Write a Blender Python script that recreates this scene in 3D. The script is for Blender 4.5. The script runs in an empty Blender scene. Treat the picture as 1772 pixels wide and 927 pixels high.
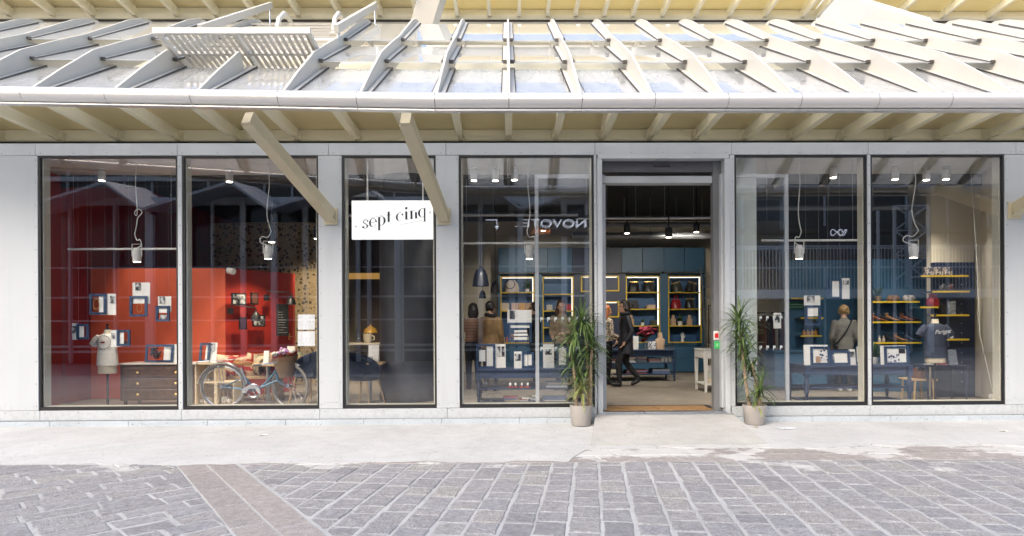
import bpy, math, random
from mathutils import Vector, Matrix
random.seed(7)
sc = bpy.context.scene
R = math.radians
# ---------------------------------------------------------------- camera
FPX, PX0, PY0 = 1062.0, 893.0, 563.0        # focal length and principal point in photograph pixels (1772 x 927)
YAW, ROLL = R(0.7), R(0.28)
CAM = Vector((0, -8.5, 1.38))
FW = Vector((math.sin(YAW), math.cos(YAW), 0))
_r0 = Vector((math.cos(YAW), -math.sin(YAW), 0)); _u0 = Vector((0, 0, 1))
RT = _r0*math.cos(ROLL) - _u0*math.sin(ROLL)
UP = _u0*math.cos(ROLL) + _r0*math.sin(ROLL)
cd = bpy.data.cameras.new('camera'); cam = bpy.data.objects.new('camera', cd); sc.collection.objects.link(cam)
cd.sensor_width = 36; cd.lens = FPX/1772*36
cd.shift_x = -(PX0-886)/1772; cd.shift_y = (PY0-463.5)/1772
cd.clip_start = .05; cd.clip_end = 900
cam.matrix_world = Matrix(((RT.x, UP.x, -FW.x, CAM.x), (RT.y, UP.y, -FW.y, CAM.y), (RT.z, UP.z, -FW.z, CAM.z), (0, 0, 0, 1)))
sc.camera = cam
# ---------------------------------------------------------------- sky and sun
SUN_DIR = Vector((-0.52, -0.75, 0.74)).normalized()      # towards the sun
w = bpy.data.worlds.new('World'); sc.world = w; w.use_nodes = True
nt = w.node_tree; nt.nodes.clear()
sky = nt.nodes.new('ShaderNodeTexSky'); sky.sky_type = 'NISHITA'; sky.sun_disc = False
sky.sun_elevation = math.asin(SUN_DIR.z); sky.sun_rotation = math.atan2(SUN_DIR.x, SUN_DIR.y)
sky.air_density = 1.0; sky.dust_density = 4.0; sky.ozone_density = 0.6
bg = nt.nodes.new('ShaderNodeBackground'); bg.inputs[1].default_value = 0.15
wo = nt.nodes.new('ShaderNodeOutputWorld'); nt.links.new(sky.outputs[0], bg.inputs[0]); nt.links.new(bg.outputs[0], wo.inputs[0])
sl = bpy.data.lights.new('sun', 'SUN'); sl.energy = 0.5; sl.angle = R(35); sl.color = (1.0, .96, .91)
so = bpy.data.objects.new('sun', sl); sc.collection.objects.link(so)
so.rotation_euler = SUN_DIR.to_track_quat('Z', 'Y').to_euler()
so.location = (-20, -20, 30)
sc.view_settings.view_transform = 'Standard'; sc.view_settings.look = 'None'
sc.view_settings.gamma = 1.0; sc.view_settings.use_curve_mapping = False
sc.view_settings.exposure = 1.46
try:
    sc.cycles.use_denoising = True; sc.cycles.denoiser = 'OPENIMAGEDENOISE'
except Exception: pass
sc.cycles.max_bounces = 10; sc.cycles.transparent_max_bounces = 24; sc.cycles.diffuse_bounces = 4
sc.cycles.glossy_bounces = 4; sc.cycles.caustics_reflective = False; sc.cycles.caustics_refractive = False
sc.cycles.sample_clamp_indirect = 6.0
# ---------------------------------------------------------------- pixels to places
def ray(x, y): return FW + RT*((x-PX0)/FPX) + UP*((PY0-y)/FPX)
def P(x, y, Y):                       # the point of a pixel on the upright plane Y (0 = shop front, + = indoors)
    d = ray(x, y); return CAM + d*((Y-CAM.y)/d.y)
def G(x, y, z=0.0):                   # the point of a pixel on level z
    d = ray(x, y); return CAM + d*((z-CAM.z)/d.z)
def rect(x0, x1, y0, y1, Y):          # photograph rectangle -> X0, X1, Z0, Z1 on plane Y
    ym, xm = (y0+y1)/2, (x0+x1)/2
    return P(x0, ym, Y).x, P(x1, ym, Y).x, P(xm, y1, Y).z, P(xm, y0, Y).z
# ---------------------------------------------------------------- materials
MATS = {}
def mat(name, col, rough=.5, metal=0.0, var=.08, vs=4.0, bump=0.0, bs=80.0, spec=.5, emit=0.0, ecol=None, alpha=None):
    if name in MATS: return MATS[name]
    m = bpy.data.materials.new(name); m.use_nodes = True; n = m.node_tree; b = n.nodes['Principled BSDF']
    b.inputs['Roughness'].default_value = rough; b.inputs['Metallic'].default_value = metal
    b.inputs['Specular IOR Level'].default_value = spec
    g = n.nodes.new('ShaderNodeTexCoord')
    if var > 0:
        t = n.nodes.new('ShaderNodeTexNoise'); t.inputs['Scale'].default_value = vs; t.inputs['Detail'].default_value = 5
        n.links.new(g.outputs['Object'], t.inputs['Vector'])
        r = n.nodes.new('ShaderNodeMapRange'); r.inputs[1].default_value = .3; r.inputs[2].default_value = .7
        r.inputs[3].default_value = 1-var; r.inputs[4].default_value = 1+var
        n.links.new(t.outputs['Fac'], r.inputs[0])
        mx = n.nodes.new('ShaderNodeVectorMath'); mx.operation = 'SCALE'; mx.inputs[0].default_value = col[:3]
        n.links.new(r.outputs[0], mx.inputs['Scale']); n.links.new(mx.outputs[0], b.inputs['Base Color'])
        rr = n.nodes.new('ShaderNodeMapRange'); rr.inputs[3].default_value = max(0, rough-.08); rr.inputs[4].default_value = min(1, rough+.08)
        n.links.new(t.outputs['Fac'], rr.inputs[0]); n.links.new(rr.outputs[0], b.inputs['Roughness'])
    else: b.inputs['Base Color'].default_value = (*col[:3], 1)
    if bump > 0:
        t2 = n.nodes.new('ShaderNodeTexNoise'); t2.inputs['Scale'].default_value = bs; t2.inputs['Detail'].default_value = 4
        n.links.new(g.outputs['Object'], t2.inputs['Vector'])
        bp = n.nodes.new('ShaderNodeBump'); bp.inputs['Strength'].default_value = bump; bp.inputs['Distance'].default_value = .01
        n.links.new(t2.outputs['Fac'], bp.inputs['Height']); n.links.new(bp.outputs[0], b.inputs['Normal'])
    if emit > 0:
        b.inputs['Emission Color'].default_value = (*(ecol or col)[:3], 1); b.inputs['Emission Strength'].default_value = emit
    MATS[name] = m; return m
def nodes(name):
    m = bpy.data.materials.new(name); m.use_nodes = True; n = m.node_tree; MATS[name] = m
    return m, n, n.nodes['Principled BSDF'], n.nodes['Material Output']
def N(n, t, **k):
    x = n.nodes.new(t)
    for a, v in k.items(): setattr(x, a, v)
    return x
def ramp(n, stops, src, interp='LINEAR'):
    r = N(n, 'ShaderNodeValToRGB'); e = r.color_ramp.elements; r.color_ramp.interpolation = interp
    while len(e) < len(stops): e.new(.5)
    for i, (p, c) in enumerate(stops):
        e[i].position = p; e[i].color = (*c[:3], 1) if len(c) >= 3 else (c[0], c[0], c[0], 1)
    n.links.new(src, r.inputs[0]); return r
def glass_mat(name, tint, f0=.05, rough=0.0, milk=0.0, milkcol=(.8, .8, .8), streak=0.0):
    m, n, b, out = nodes(name); n.nodes.remove(b)
    tr = N(n, 'ShaderNodeBsdfTransparent'); tr.inputs[0].default_value = (*tint, 1)
    gl = N(n, 'ShaderNodeBsdfGlossy'); gl.inputs['Roughness'].default_value = rough; gl.inputs[0].default_value = (1, 1, 1, 1)
    lw = N(n, 'ShaderNodeLayerWeight'); lw.inputs[0].default_value = .5
    pw = N(n, 'ShaderNodeMath', operation='POWER'); pw.inputs[1].default_value = 5; n.links.new(lw.outputs['Facing'], pw.inputs[0])
    ma = N(n, 'ShaderNodeMath', operation='MULTIPLY_ADD'); ma.inputs[1].default_value = 1-f0; ma.inputs[2].default_value = f0
    n.links.new(pw.outputs[0], ma.inputs[0])
    base = tr.outputs[0]
    if milk > 0:
        df = N(n, 'ShaderNodeBsdfDiffuse'); df.inputs[0].default_value = (*milkcol, 1)
        tl = N(n, 'ShaderNodeBsdfTranslucent'); tl.inputs[0].default_value = (*milkcol, 1)
        mm = N(n, 'ShaderNodeMixShader'); mm.inputs[0].default_value = .55; n.links.new(df.outputs[0], mm.inputs[1]); n.links.new(tl.outputs[0], mm.inputs[2])
        m2 = N(n, 'ShaderNodeMixShader'); m2.inputs[0].default_value = milk
        if streak > 0:                                # dust and rain marks
            tc = N(n, 'ShaderNodeTexCoord'); tx = N(n, 'ShaderNodeTexNoise'); tx.inputs['Scale'].default_value = 1.6; tx.inputs['Detail'].default_value = 8
            mp = N(n, 'ShaderNodeMapping'); mp.inputs['Scale'].default_value = (3, 1, 1); n.links.new(tc.outputs['Object'], mp.inputs[0]); n.links.new(mp.outputs[0], tx.inputs[0])
            mr = N(n, 'ShaderNodeMapRange'); mr.inputs[1].default_value = .3; mr.inputs[2].default_value = .72; mr.inputs[3].default_value = max(0, milk-streak); mr.inputs[4].default_value = milk+streak
            n.links.new(tx.outputs['Fac'], mr.inputs[0]); n.links.new(mr.outputs[0], m2.inputs[0])
        n.links.new(base, m2.inputs[1]); n.links.new(mm.outputs[0], m2.inputs[2]); base = m2.outputs[0]
    mix = N(n, 'ShaderNodeMixShader'); n.links.new(ma.outputs[0], mix.inputs[0]); n.links.new(base, mix.inputs[1]); n.links.new(gl.outputs[0], mix.inputs[2])
    n.links.new(mix.outputs[0], out.inputs[0]); return m
# ---------------------------------------------------------------- geometry collector
class MB:
    def __init__(s): s.v = []; s.f = []
    def add(s, vs, fs):
        o = len(s.v); s.v += [tuple(v) for v in vs]; s.f += [tuple(i+o for i in f) for f in fs]; return s
    def box(s, x0, x1, y0, y1, z0, z1):
        x0, x1 = min(x0, x1), max(x0, x1); y0, y1 = min(y0, y1), max(y0, y1); z0, z1 = min(z0, z1), max(z0, z1)
        return s.add([(x0,y0,z0),(x1,y0,z0),(x1,y1,z0),(x0,y1,z0),(x0,y0,z1),(x1,y0,z1),(x1,y1,z1),(x0,y1,z1)],
                     [(0,3,2,1),(4,5,6,7),(0,1,5,4),(1,2,6,5),(2,3,7,6),(3,0,4,7)])
    def hexa(s, b, t):               # 4 bottom points, 4 top points
        return s.add(list(b)+list(t), [(0,3,2,1),(4,5,6,7),(0,1,5,4),(1,2,6,5),(2,3,7,6),(3,0,4,7)])
    def beam(s, a, b, wx, wz, up=(0,0,1)):   # box section between two points
        a, b = Vector(a), Vector(b); d = (b-a).normalized(); sd = d.cross(Vector(up))
        if sd.length < 1e-4: sd = d.cross(Vector((0,1,0)))
        sd.normalize(); u = sd.cross(d); q = []
        for p in (a, b): q += [p-sd*wx/2-u*wz/2, p+sd*wx/2-u*wz/2, p+sd*wx/2+u*wz/2, p-sd*wx/2+u*wz/2]
        return s.add(q, [(0,1,2,3),(7,6,5,4),(0,4,5,1),(1,5,6,2),(2,6,7,3),(3,7,4,0)])
    def cyl(s, a, b, r0, r1=None, n=12, caps=True):
        r1 = r0 if r1 is None else r1; a, b = Vector(a), Vector(b); d = (b-a).normalized()
        e = d.cross(Vector((0,0,1)) if abs(d.z) < .95 else Vector((1,0,0))).normalized(); g = d.cross(e); vs = []
        for p, r in ((a, r0), (b, r1)):
            for i in range(n):
                t = 2*math.pi*i/n; vs.append(p+e*math.cos(t)*r+g*math.sin(t)*r)
        fs = [(i, (i+1) % n, n+(i+1) % n, n+i) for i in range(n)]
        if caps: fs += [tuple(range(n-1, -1, -1)), tuple(range(n, 2*n))]
        return s.add(vs, fs)
    def tube(s, pts, r, n=8, closed=False, caps=True):
        pts = [Vector(p) for p in pts]; k = len(pts); vs = []; pe = None
        rr = r if isinstance(r, (list, tuple)) else [r]*k
        for i, p in enumerate(pts):
            if closed: d = pts[(i+1) % k]-pts[i-1]
            else: d = pts[min(i+1, k-1)]-pts[max(i-1, 0)]
            d.normalize()
            if pe is None: e = d.cross(Vector((0,0,1)) if abs(d.z) < .95 else Vector((1,0,0)))
            else: e = pe-d*pe.dot(d)
            if e.length < 1e-5: e = d.cross(Vector((0.3,1,.2)))
            e.normalize(); pe = e; g = d.cross(e)
            for j in range(n):
                t = 2*math.pi*j/n; vs.append(p+e*math.cos(t)*rr[i]+g*math.sin(t)*rr[i])
        fs = []
        for i in range(k if closed else k-1):
            a, b = i*n, ((i+1) % k)*n
            fs += [(a+j, a+(j+1) % n, b+(j+1) % n, b+j) for j in range(n)]
        if caps and not closed: fs += [tuple(range(n-1, -1, -1)), tuple(range((k-1)*n, k*n))]
        return s.add(vs, fs)
    def lathe(s, prof, c, n=16, cap=True, sx=1, sy=1):      # prof: (radius, z)
        vs = []; k = len(prof)
        for r, z in prof:
            for j in range(n):
                t = 2*math.pi*j/n; vs.append((c[0]+r*math.cos(t)*sx, c[1]+r*math.sin(t)*sy, c[2]+z))
        fs = [(i*n+j, i*n+(j+1) % n, (i+1)*n+(j+1) % n, (i+1)*n+j) for i in range(k-1) for j in range(n)]
        if cap: fs += [tuple(range(n-1, -1, -1)), tuple(range((k-1)*n, k*n))]
        return s.add(vs, fs)
    def loft(s, secs, n=16):          # secs: (cx, cy, z, rx, ry)
        vs = []; k = len(secs)
        for cx, cy, z, rx, ry in secs:
            for j in range(n):
                t = 2*math.pi*j/n; vs.append((cx+rx*math.cos(t), cy+ry*math.sin(t), z))
        fs = [(i*n+j, i*n+(j+1) % n, (i+1)*n+(j+1) % n, (i+1)*n+j) for i in range(k-1) for j in range(n)]
        fs += [tuple(range(n-1, -1, -1)), tuple(range((k-1)*n, k*n))]
        return s.add(vs, fs)
    def ball(s, c, r, sx=1, sy=1, sz=1, n=12, k=8):
        return s.lathe([(r*max(.02, math.sin(math.pi*i/k)), -r*sz*math.cos(math.pi*i/k)) for i in range(k+1)], c, n, True, sx, sy)
    def prism_x(s, poly, x0, x1):      # poly in (y, z)
        n = len(poly); return s.add([(x0, y, z) for y, z in poly]+[(x1, y, z) for y, z in poly],
            [tuple(range(n-1, -1, -1)), tuple(range(n, 2*n))]+[(i, (i+1) % n, n+(i+1) % n, n+i) for i in range(n)])
    def prism_y(s, poly, y0, y1):      # poly in (x, z)
        n = len(poly); return s.add([(x, y0, z) for x, z in poly]+[(x, y1, z) for x, z in poly],
            [tuple(range(n)), tuple(range(2*n-1, n-1, -1))]+[(i, n+i, n+(i+1) % n, (i+1) % n) for i in range(n)])
    def ring_y(s, x0, x1, z0, z1, wd, y0, y1):   # rectangular frame of four mitred bars
        a = [(x0,z0),(x1,z0),(x1,z1),(x0,z1)]; b = [(x0+wd,z0+wd),(x1-wd,z0+wd),(x1-wd,z1-wd),(x0+wd,z1-wd)]
        vs = [(x,y0,z) for x,z in a]+[(x,y0,z) for x,z in b]+[(x,y1,z) for x,z in a]+[(x,y1,z) for x,z in b]; fs = []
        for i in range(4):
            j = (i+1) % 4
            fs += [(i,j,4+j,4+i),(8+i,12+i,12+j,8+j),(i,8+i,8+j,j),(4+i,4+j,12+j,12+i)]
        return s.add(vs, fs)
    def xf(s, mtx):
        s.v = [tuple(mtx @ Vector(v)) for v in s.v]; return s
    def mesh(s, name, m, smooth=False, off=(0,0,0)):
        me = bpy.data.meshes.new(name); me.from_pydata([(v[0]-off[0], v[1]-off[1], v[2]-off[2]) for v in s.v], [], s.f)
        if m: me.materials.append(m)
        if smooth:
            me.polygons.foreach_set('use_smooth', [True]*len(me.polygons)); me.update()
            try: me.set_sharp_from_angle(angle=R(40))
            except Exception: pass
        me.update(); return me
    def build(s, name, m, parent=None, smooth=False, bevel=0):
        if parent is not None: off = WL[parent.name]
        else:
            xs, ys, zs = zip(*s.v); off = ((min(xs)+max(xs))/2, (min(ys)+max(ys))/2, min(zs))
        o = bpy.data.objects.new(name, s.mesh(name, m, smooth, off)); sc.collection.objects.link(o)
        if parent is not None: o.parent = parent
        else: o.location = off
        WL[o.name] = off
        if bevel:
            b = o.modifiers.new('bevel', 'BEVEL'); b.width = bevel; b.segments = 2; b.limit_method = 'ANGLE'; b.angle_limit = R(35); b.harden_normals = False
        return o
WL = {}
def tag(o, label, cat, group=None):
    o['label'] = label; o['category'] = cat
    if group: o['group'] = group
    return o
def struct(o): o['kind'] = 'structure'; return o
def thing(name, loc, label, cat, group=None):
    o = bpy.data.objects.new(name, None); sc.collection.objects.link(o); o.location = loc; o.empty_display_size = .1
    WL[o.name] = tuple(loc); return tag(o, label, cat, group)
def bx(name, m, parent, x0, x1, y0, y1, z0, z1, bevel=0):
    return MB().box(x0, x1, y0, y1, z0, z1).build(name, m, parent, bevel=bevel)
def piece(name, me, parent, loc):     # shared mesh, placed in world coordinates under a parent
    o = bpy.data.objects.new(name, me); sc.collection.objects.link(o); o.parent = parent
    b = WL[parent.name]; o.location = (loc[0]-b[0], loc[1]-b[1], loc[2]-b[2]); WL[o.name] = tuple(loc); return o
def remesh(o, voxel, smooth=4):       # overlapping volumes -> one continuous skin
    md = o.modifiers.new('r', 'REMESH'); md.mode = 'VOXEL'; md.voxel_size = voxel; md.use_smooth_shade = True
    if smooth:
        sm = o.modifiers.new('s', 'SMOOTH'); sm.iterations = smooth; sm.factor = .5
    dg = bpy.context.evaluated_depsgraph_get(); me = bpy.data.meshes.new_from_object(o.evaluated_get(dg))
    o.modifiers.clear(); old = o.data; o.data = me; me.name = o.name
    if not me.materials and old.materials: me.materials.append(old.materials[0])
    return o
def lamp(name, kind, loc, power, col, parent, target=None, size=.1, spot=None):
    l = bpy.data.lights.new(name, kind); l.energy = power; l.color = col
    if kind == 'SPOT': l.spot_size = spot or R(70); l.spot_blend = .6; l.shadow_soft_size = size
    elif kind == 'AREA': l.size = size
    else: l.shadow_soft_size = size
    o = bpy.data.objects.new(name, l); sc.collection.objects.link(o); o.parent = parent
    b = WL[parent.name]; o.location = (loc[0]-b[0], loc[1]-b[1], loc[2]-b[2])
    if target is not None: o.rotation_euler = (Vector(loc)-Vector(target)).to_track_quat('Z', 'Y').to_euler()
    return o
# ---------------------------------------------------------------- material set
def clad(name, col):                  # painted cladding: faint rain streaks and splash dirt near the pavement
    m, n, b, out = nodes(name); geo = N(n, 'ShaderNodeNewGeometry')
    def nz(scale, vec, d=6):
        mp = N(n, 'ShaderNodeMapping'); mp.inputs['Scale'].default_value = vec; n.links.new(geo.outputs['Position'], mp.inputs[0])
        t = N(n, 'ShaderNodeTexNoise'); t.inputs['Scale'].default_value = scale; t.inputs['Detail'].default_value = d; n.links.new(mp.outputs[0], t.inputs[0]); return t
    st, bl, sp = nz(9, (1, 1, .07)), nz(1.3, (1, 1, 1)), nz(26, (1, 1, 1), 8)
    r1 = ramp(n, [(.30, (.965,)), (.48, (1,))], st.outputs['Fac']); r2 = ramp(n, [(.3, (.955,)), (.7, (1.0,))], bl.outputs['Fac'])
    sz = N(n, 'ShaderNodeSeparateXYZ'); n.links.new(geo.outputs['Position'], sz.inputs[0])
    mr = N(n, 'ShaderNodeMapRange'); mr.inputs[1].default_value = .05; mr.inputs[2].default_value = .55; mr.inputs[3].default_value = .22; mr.inputs[4].default_value = -.1; n.links.new(sz.outputs['Z'], mr.inputs[0])
    ad = N(n, 'ShaderNodeMath', operation='ADD'); n.links.new(sp.outputs['Fac'], ad.inputs[0]); n.links.new(mr.outputs[0], ad.inputs[1])
    r3 = ramp(n, [(.60, (1,)), (.76, (.90,))], ad.outputs[0])
    a = N(n, 'ShaderNodeVectorMath', operation='MULTIPLY'); n.links.new(r1.outputs[0], a.inputs[0]); n.links.new(r2.outputs[0], a.inputs[1])
    c = N(n, 'ShaderNodeVectorMath', operation='MULTIPLY'); n.links.new(a.outputs[0], c.inputs[0]); n.links.new(r3.outputs[0], c.inputs[1])
    e = N(n, 'ShaderNodeVectorMath', operation='MULTIPLY'); n.links.new(c.outputs[0], e.inputs[0]); e.inputs[1].default_value = col
    n.links.new(e.outputs[0], b.inputs['Base Color']); b.inputs['Roughness'].default_value = .3
    bp = N(n, 'ShaderNodeBump'); bp.inputs['Strength'].default_value = .05; bp.inputs['Distance'].default_value = .01; n.links.new(bl.outputs['Fac'], bp.inputs['Height']); n.links.new(bp.outputs[0], b.inputs['Normal'])
    return m
ALU = clad('white_aluminium', (.50,.53,.55))
ALU2 = mat('pale_grey_aluminium', (.44,.46,.48), .42, 0, .05, 2.0, .03, 20)
DARK = mat('black_gasket', (.012,.012,.014), .45, 0, .1)
CHAMP = mat('champagne_paint', (.86,.81,.63), .42, .0, .04, 1.2)
CHAMP2 = mat('champagne_panel', (.80,.69,.42), .4, .0, .06, .8)
CREAMW = mat('cream_white_paint', (.58,.56,.505), .4, 0, .03, 1.5)
GUT = mat('satin_metal_gutter', (.70,.685,.66), .34, .5, .0, 2.0)
BRACE = mat('brace_paint', (.55,.49,.34), .42, .0, .05, 1.5)
SEAM = mat('dark_seam', (.05,.045,.04), .6)
NAVY = mat('navy_paint', (.018,.038,.088), .4, 0, .12, 8, .05, 60)
NAVYD = mat('dark_navy_panel', (.013,.02,.05), .45, 0, .1, 5)
TEAL = mat('teal_blue_paint', (.035,.105,.18), .45, 0, .07, 3)
YEL = mat('yellow_edge_paint', (.62,.42,.015), .45, 0, .06)
YELB = mat('yellow_box_back', (.5,.33,.02), .5, 0, .06)
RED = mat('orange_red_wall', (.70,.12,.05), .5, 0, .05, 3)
RED2 = mat('red_wall_shaded', (.42,.035,.022), .4, 0, .06, 3)  # darker copy of the red wall, shade of the oblique part put into the colour
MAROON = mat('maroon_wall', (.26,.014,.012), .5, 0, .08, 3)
BLACKP = mat('black_paint', (.012,.012,.013), .6, 0, .2, 3)
CREAM = mat('cream_wall', (.62,.55,.42), .7, 0, .05, 2)
WHITE = mat('white_card', (.78,.77,.72), .6, 0, .04, 9)
WHITEM = mat('white_enamel', (.72,.71,.67), .35, 0, .04)
STEEL = mat('brushed_steel', (.5,.51,.53), .3, .9, .06)
CHROME = mat('chrome', (.62,.63,.65), .16, 1, .05)
GOLD = mat('brass', (.7,.48,.16), .3, .9, .08)
OAK = mat('light_oak', (.55,.37,.19), .5, 0, .16, 14, .05, 60)
PINE = mat('pale_plywood', (.68,.55,.36), .55, 0, .1, 10)
WALNUT = mat('dark_walnut', (.10,.052,.028), .42, 0, .3, 12, .08, 60)
RUBBER = mat('black_rubber', (.02,.02,.02), .7, 0, .1)
SKIN = mat('skin', (.55,.33,.22), .5, 0, .06, 20)
HAIRD = mat('dark_hair', (.018,.012,.009), .45, 0, .4, 40, .5, 120)
HAIRR = mat('red_hair', (.33,.11,.03), .45, 0, .4, 40, .5, 120)
HAIRB = mat('blond_hair', (.30,.20,.09), .5, 0, .4, 40, .5, 120)
BLK = mat('black_cloth', (.012,.012,.014), .85, 0, .3, 18, .3, 90)
GLASS = glass_mat('window_glass', (.985,.99,.99), .07)
JAR = glass_mat('clear_jar_glass', (.95,.97,.97), .09)
ROOFG = glass_mat('canopy_glass', (.95,.965,.97), .06, .03, .48, (.88,.90,.92), .12)
# ================================================================ GROUND
def stone_mat(name, cols, rough, bump, bscale, smear=True):
    m, n, b, out = nodes(name)
    geo = N(n, 'ShaderNodeNewGeometry'); oi = N(n, 'ShaderNodeObjectInfo')
    ad = N(n, 'ShaderNodeMath', operation='ADD'); n.links.new(geo.outputs['Random Per Island'], ad.inputs[0]); n.links.new(oi.outputs['Random'], ad.inputs[1])
    fr = N(n, 'ShaderNodeMath', operation='FRACT'); n.links.new(ad.outputs[0], fr.inputs[0])
    cr = ramp(n, [(i/(len(cols)-1), c) for i, c in enumerate(cols)], fr.outputs[0])
    t = N(n, 'ShaderNodeTexNoise'); t.inputs['Scale'].default_value = 13; t.inputs['Detail'].default_value = 11; t.inputs['Roughness'].default_value = .78
    n.links.new(geo.outputs['Position'], t.inputs['Vector'])
    mr = N(n, 'ShaderNodeMapRange'); mr.inputs[1].default_value = .25; mr.inputs[2].default_value = .75; mr.inputs[3].default_value = .62; mr.inputs[4].default_value = 1.38
    n.links.new(t.outputs['Fac'], mr.inputs[0])
    sc_ = N(n, 'ShaderNodeVectorMath', operation='SCALE'); n.links.new(cr.outputs[0], sc_.inputs[0]); n.links.new(mr.outputs[0], sc_.inputs['Scale'])
    # split-face veins: stretched, warped noise
    mp = N(n, 'ShaderNodeMapping'); mp.inputs['Scale'].default_value = (1, 3.2, 1)
    rt = N(n, 'ShaderNodeVectorRotate', rotation_type='Z_AXIS'); n.links.new(geo.outputs['Position'], rt.inputs['Vector'])
    rm = N(n, 'ShaderNodeMath', operation='MULTIPLY'); rm.inputs[1].default_value = 3.0; n.links.new(fr.outputs[0], rm.inputs[0]); n.links.new(rm.outputs[0], rt.inputs['Angle'])
    n.links.new(rt.outputs[0], mp.inputs[0])
    v = N(n, 'ShaderNodeTexNoise'); v.inputs['Scale'].default_value = bscale; v.inputs['Detail'].default_value = 6; v.inputs['Distortion'].default_value = 1.2
    n.links.new(mp.outputs[0], v.inputs['Vector'])
    vr = ramp(n, [(.38, (.74,)), (.50, (1.0,)), (.58, (1.08,)), (.66, (1.42,))], v.outputs['Fac'])
    mul = N(n, 'ShaderNodeVectorMath', operation='MULTIPLY'); n.links.new(sc_.outputs[0], mul.inputs[0]); n.links.new(vr.outputs[0], mul.inputs[1])
    colour = mul.outputs[0]
    if smear:                      # splashes of cement left along the edge of the apron
        sp = N(n, 'ShaderNodeSeparateXYZ'); n.links.new(geo.outputs['Position'], sp.inputs[0])
        fall = N(n, 'ShaderNodeMapRange'); fall.inputs[1].default_value = -3.3; fall.inputs[2].default_value = -1.9; fall.inputs[3].default_value = -.17; fall.inputs[4].default_value = .075
        n.links.new(sp.outputs['Y'], fall.inputs[0])
        s1 = N(n, 'ShaderNodeTexNoise'); s1.inputs['Scale'].default_value = 1.35; s1.inputs['Detail'].default_value = 9; s1.inputs['Roughness'].default_value = .68
        n.links.new(geo.outputs['Position'], s1.inputs['Vector'])
        a2 = N(n, 'ShaderNodeMath', operation='ADD'); n.links.new(s1.outputs['Fac'], a2.inputs[0]); n.links.new(fall.outputs[0], a2.inputs[1])
        msk = ramp(n, [(.545, (0,)), (.585, (.85,))], a2.outputs[0])
        mixc = N(n, 'ShaderNodeMix', data_type='RGBA'); n.links.new(msk.outputs[0], mixc.inputs[0]); n.links.new(colour, mixc.inputs[6]); mixc.inputs[7].default_value = (.54,.545,.54,1)
        colour = mixc.outputs[2]
    n.links.new(colour, b.inputs['Base Color']); b.inputs['Roughness'].default_value = rough
    bp = N(n, 'ShaderNodeBump'); bp.inputs['Strength'].default_value = bump; bp.inputs['Distance'].default_value = .012
    n.links.new(v.outputs['Fac'], bp.inputs['Height']); n.links.new(bp.outputs[0], b.inputs['Normal'])
    return m
PAV = stone_mat('grey_split_stone', [(.24,.24,.252), (.305,.302,.308), (.268,.268,.284), (.325,.317,.308), (.278,.278,.294), (.31,.308,.32)], .62, .9, 26)
SLAB = stone_mat('reddish_flamed_granite', [(.295,.273,.263), (.33,.308,.298), (.272,.255,.248), (.316,.293,.28)], .75, .25, 60)
def concrete(name, col, stain=.12):
    m, n, b, out = nodes(name); geo = N(n, 'ShaderNodeNewGeometry')
    def nz(s, d=8, r=.6):
        t = N(n, 'ShaderNodeTexNoise'); t.inputs['Scale'].default_value = s; t.inputs['Detail'].default_value = d; t.inputs['Roughness'].default_value = r
        n.links.new(geo.outputs['Position'], t.inputs['Vector']); return t
    a, c, e = nz(.9), nz(7), nz(140, 3)
    m1 = N(n, 'ShaderNodeMapRange'); m1.inputs[1].default_value = .3; m1.inputs[2].default_value = .7; m1.inputs[3].default_value = 1-stain; m1.inputs[4].default_value = 1+stain*.6; n.links.new(a.outputs['Fac'], m1.inputs[0])
    m2 = N(n, 'ShaderNodeMapRange'); m2.inputs[1].default_value = .3; m2.inputs[2].default_value = .7; m2.inputs[3].default_value = .93; m2.inputs[4].default_value = 1.05; n.links.new(c.outputs['Fac'], m2.inputs[0])
    mm = N(n, 'ShaderNodeMath', operation='MULTIPLY'); n.links.new(m1.outputs[0], mm.inputs[0]); n.links.new(m2.outputs[0], mm.inputs[1])
    pits = ramp(n, [(.30, (.55,)), (.36, (1,))], nz(38, 2).outputs['Fac'])
    mm2 = N(n, 'ShaderNodeMath', operation='MULTIPLY'); n.links.new(mm.outputs[0], mm2.inputs[0]); n.links.new(pits.outputs[0], mm2.inputs[1])
    blot = ramp(n, [(.25, (.88,)), (.36, (1,))], nz(2.6, 10, .7).outputs['Fac']); vo = N(n, 'ShaderNodeTexVoronoi', feature='DISTANCE_TO_EDGE'); vo.inputs['Scale'].default_value = .3
    wn = nz(3, 5); wa = N(n, 'ShaderNodeVectorMath', operation='MULTIPLY_ADD'); wa.inputs[1].default_value = (.35, .35, .35); n.links.new(wn.outputs['Color'], wa.inputs[0]); n.links.new(geo.outputs['Position'], wa.inputs[2]); n.links.new(wa.outputs[0], vo.inputs['Vector'])
    crk = ramp(n, [(.0, (.86,)), (.004, (1,))], vo.outputs['Distance'])
    for r_ in (blot, crk):
        q_ = N(n, 'ShaderNodeMath', operation='MULTIPLY'); n.links.new(mm2.outputs[0], q_.inputs[0]); n.links.new(r_.outputs[0], q_.inputs[1]); mm2 = q_
    s_ = N(n, 'ShaderNodeVectorMath', operation='SCALE'); s_.inputs[0].default_value = col; n.links.new(mm2.outputs[0], s_.inputs['Scale'])
    n.links.new(s_.outputs[0], b.inputs['Base Color']); b.inputs['Roughness'].default_value = .85
    bp = N(n, 'ShaderNodeBump'); bp.inputs['Strength'].default_value = .25; bp.inputs['Distance'].default_value = .006; n.links.new(e.outputs['Fac'], bp.inputs['Height']); n.links.new(bp.outputs[0], b.inputs['Normal'])
    return m
CONC = concrete('poured_pale_concrete', (.485,.495,.50))
CONC2 = concrete('ramp_concrete', (.44,.44,.425), .16)
MORT = concrete('joint_mortar', (.42,.43,.435), .2)
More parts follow.
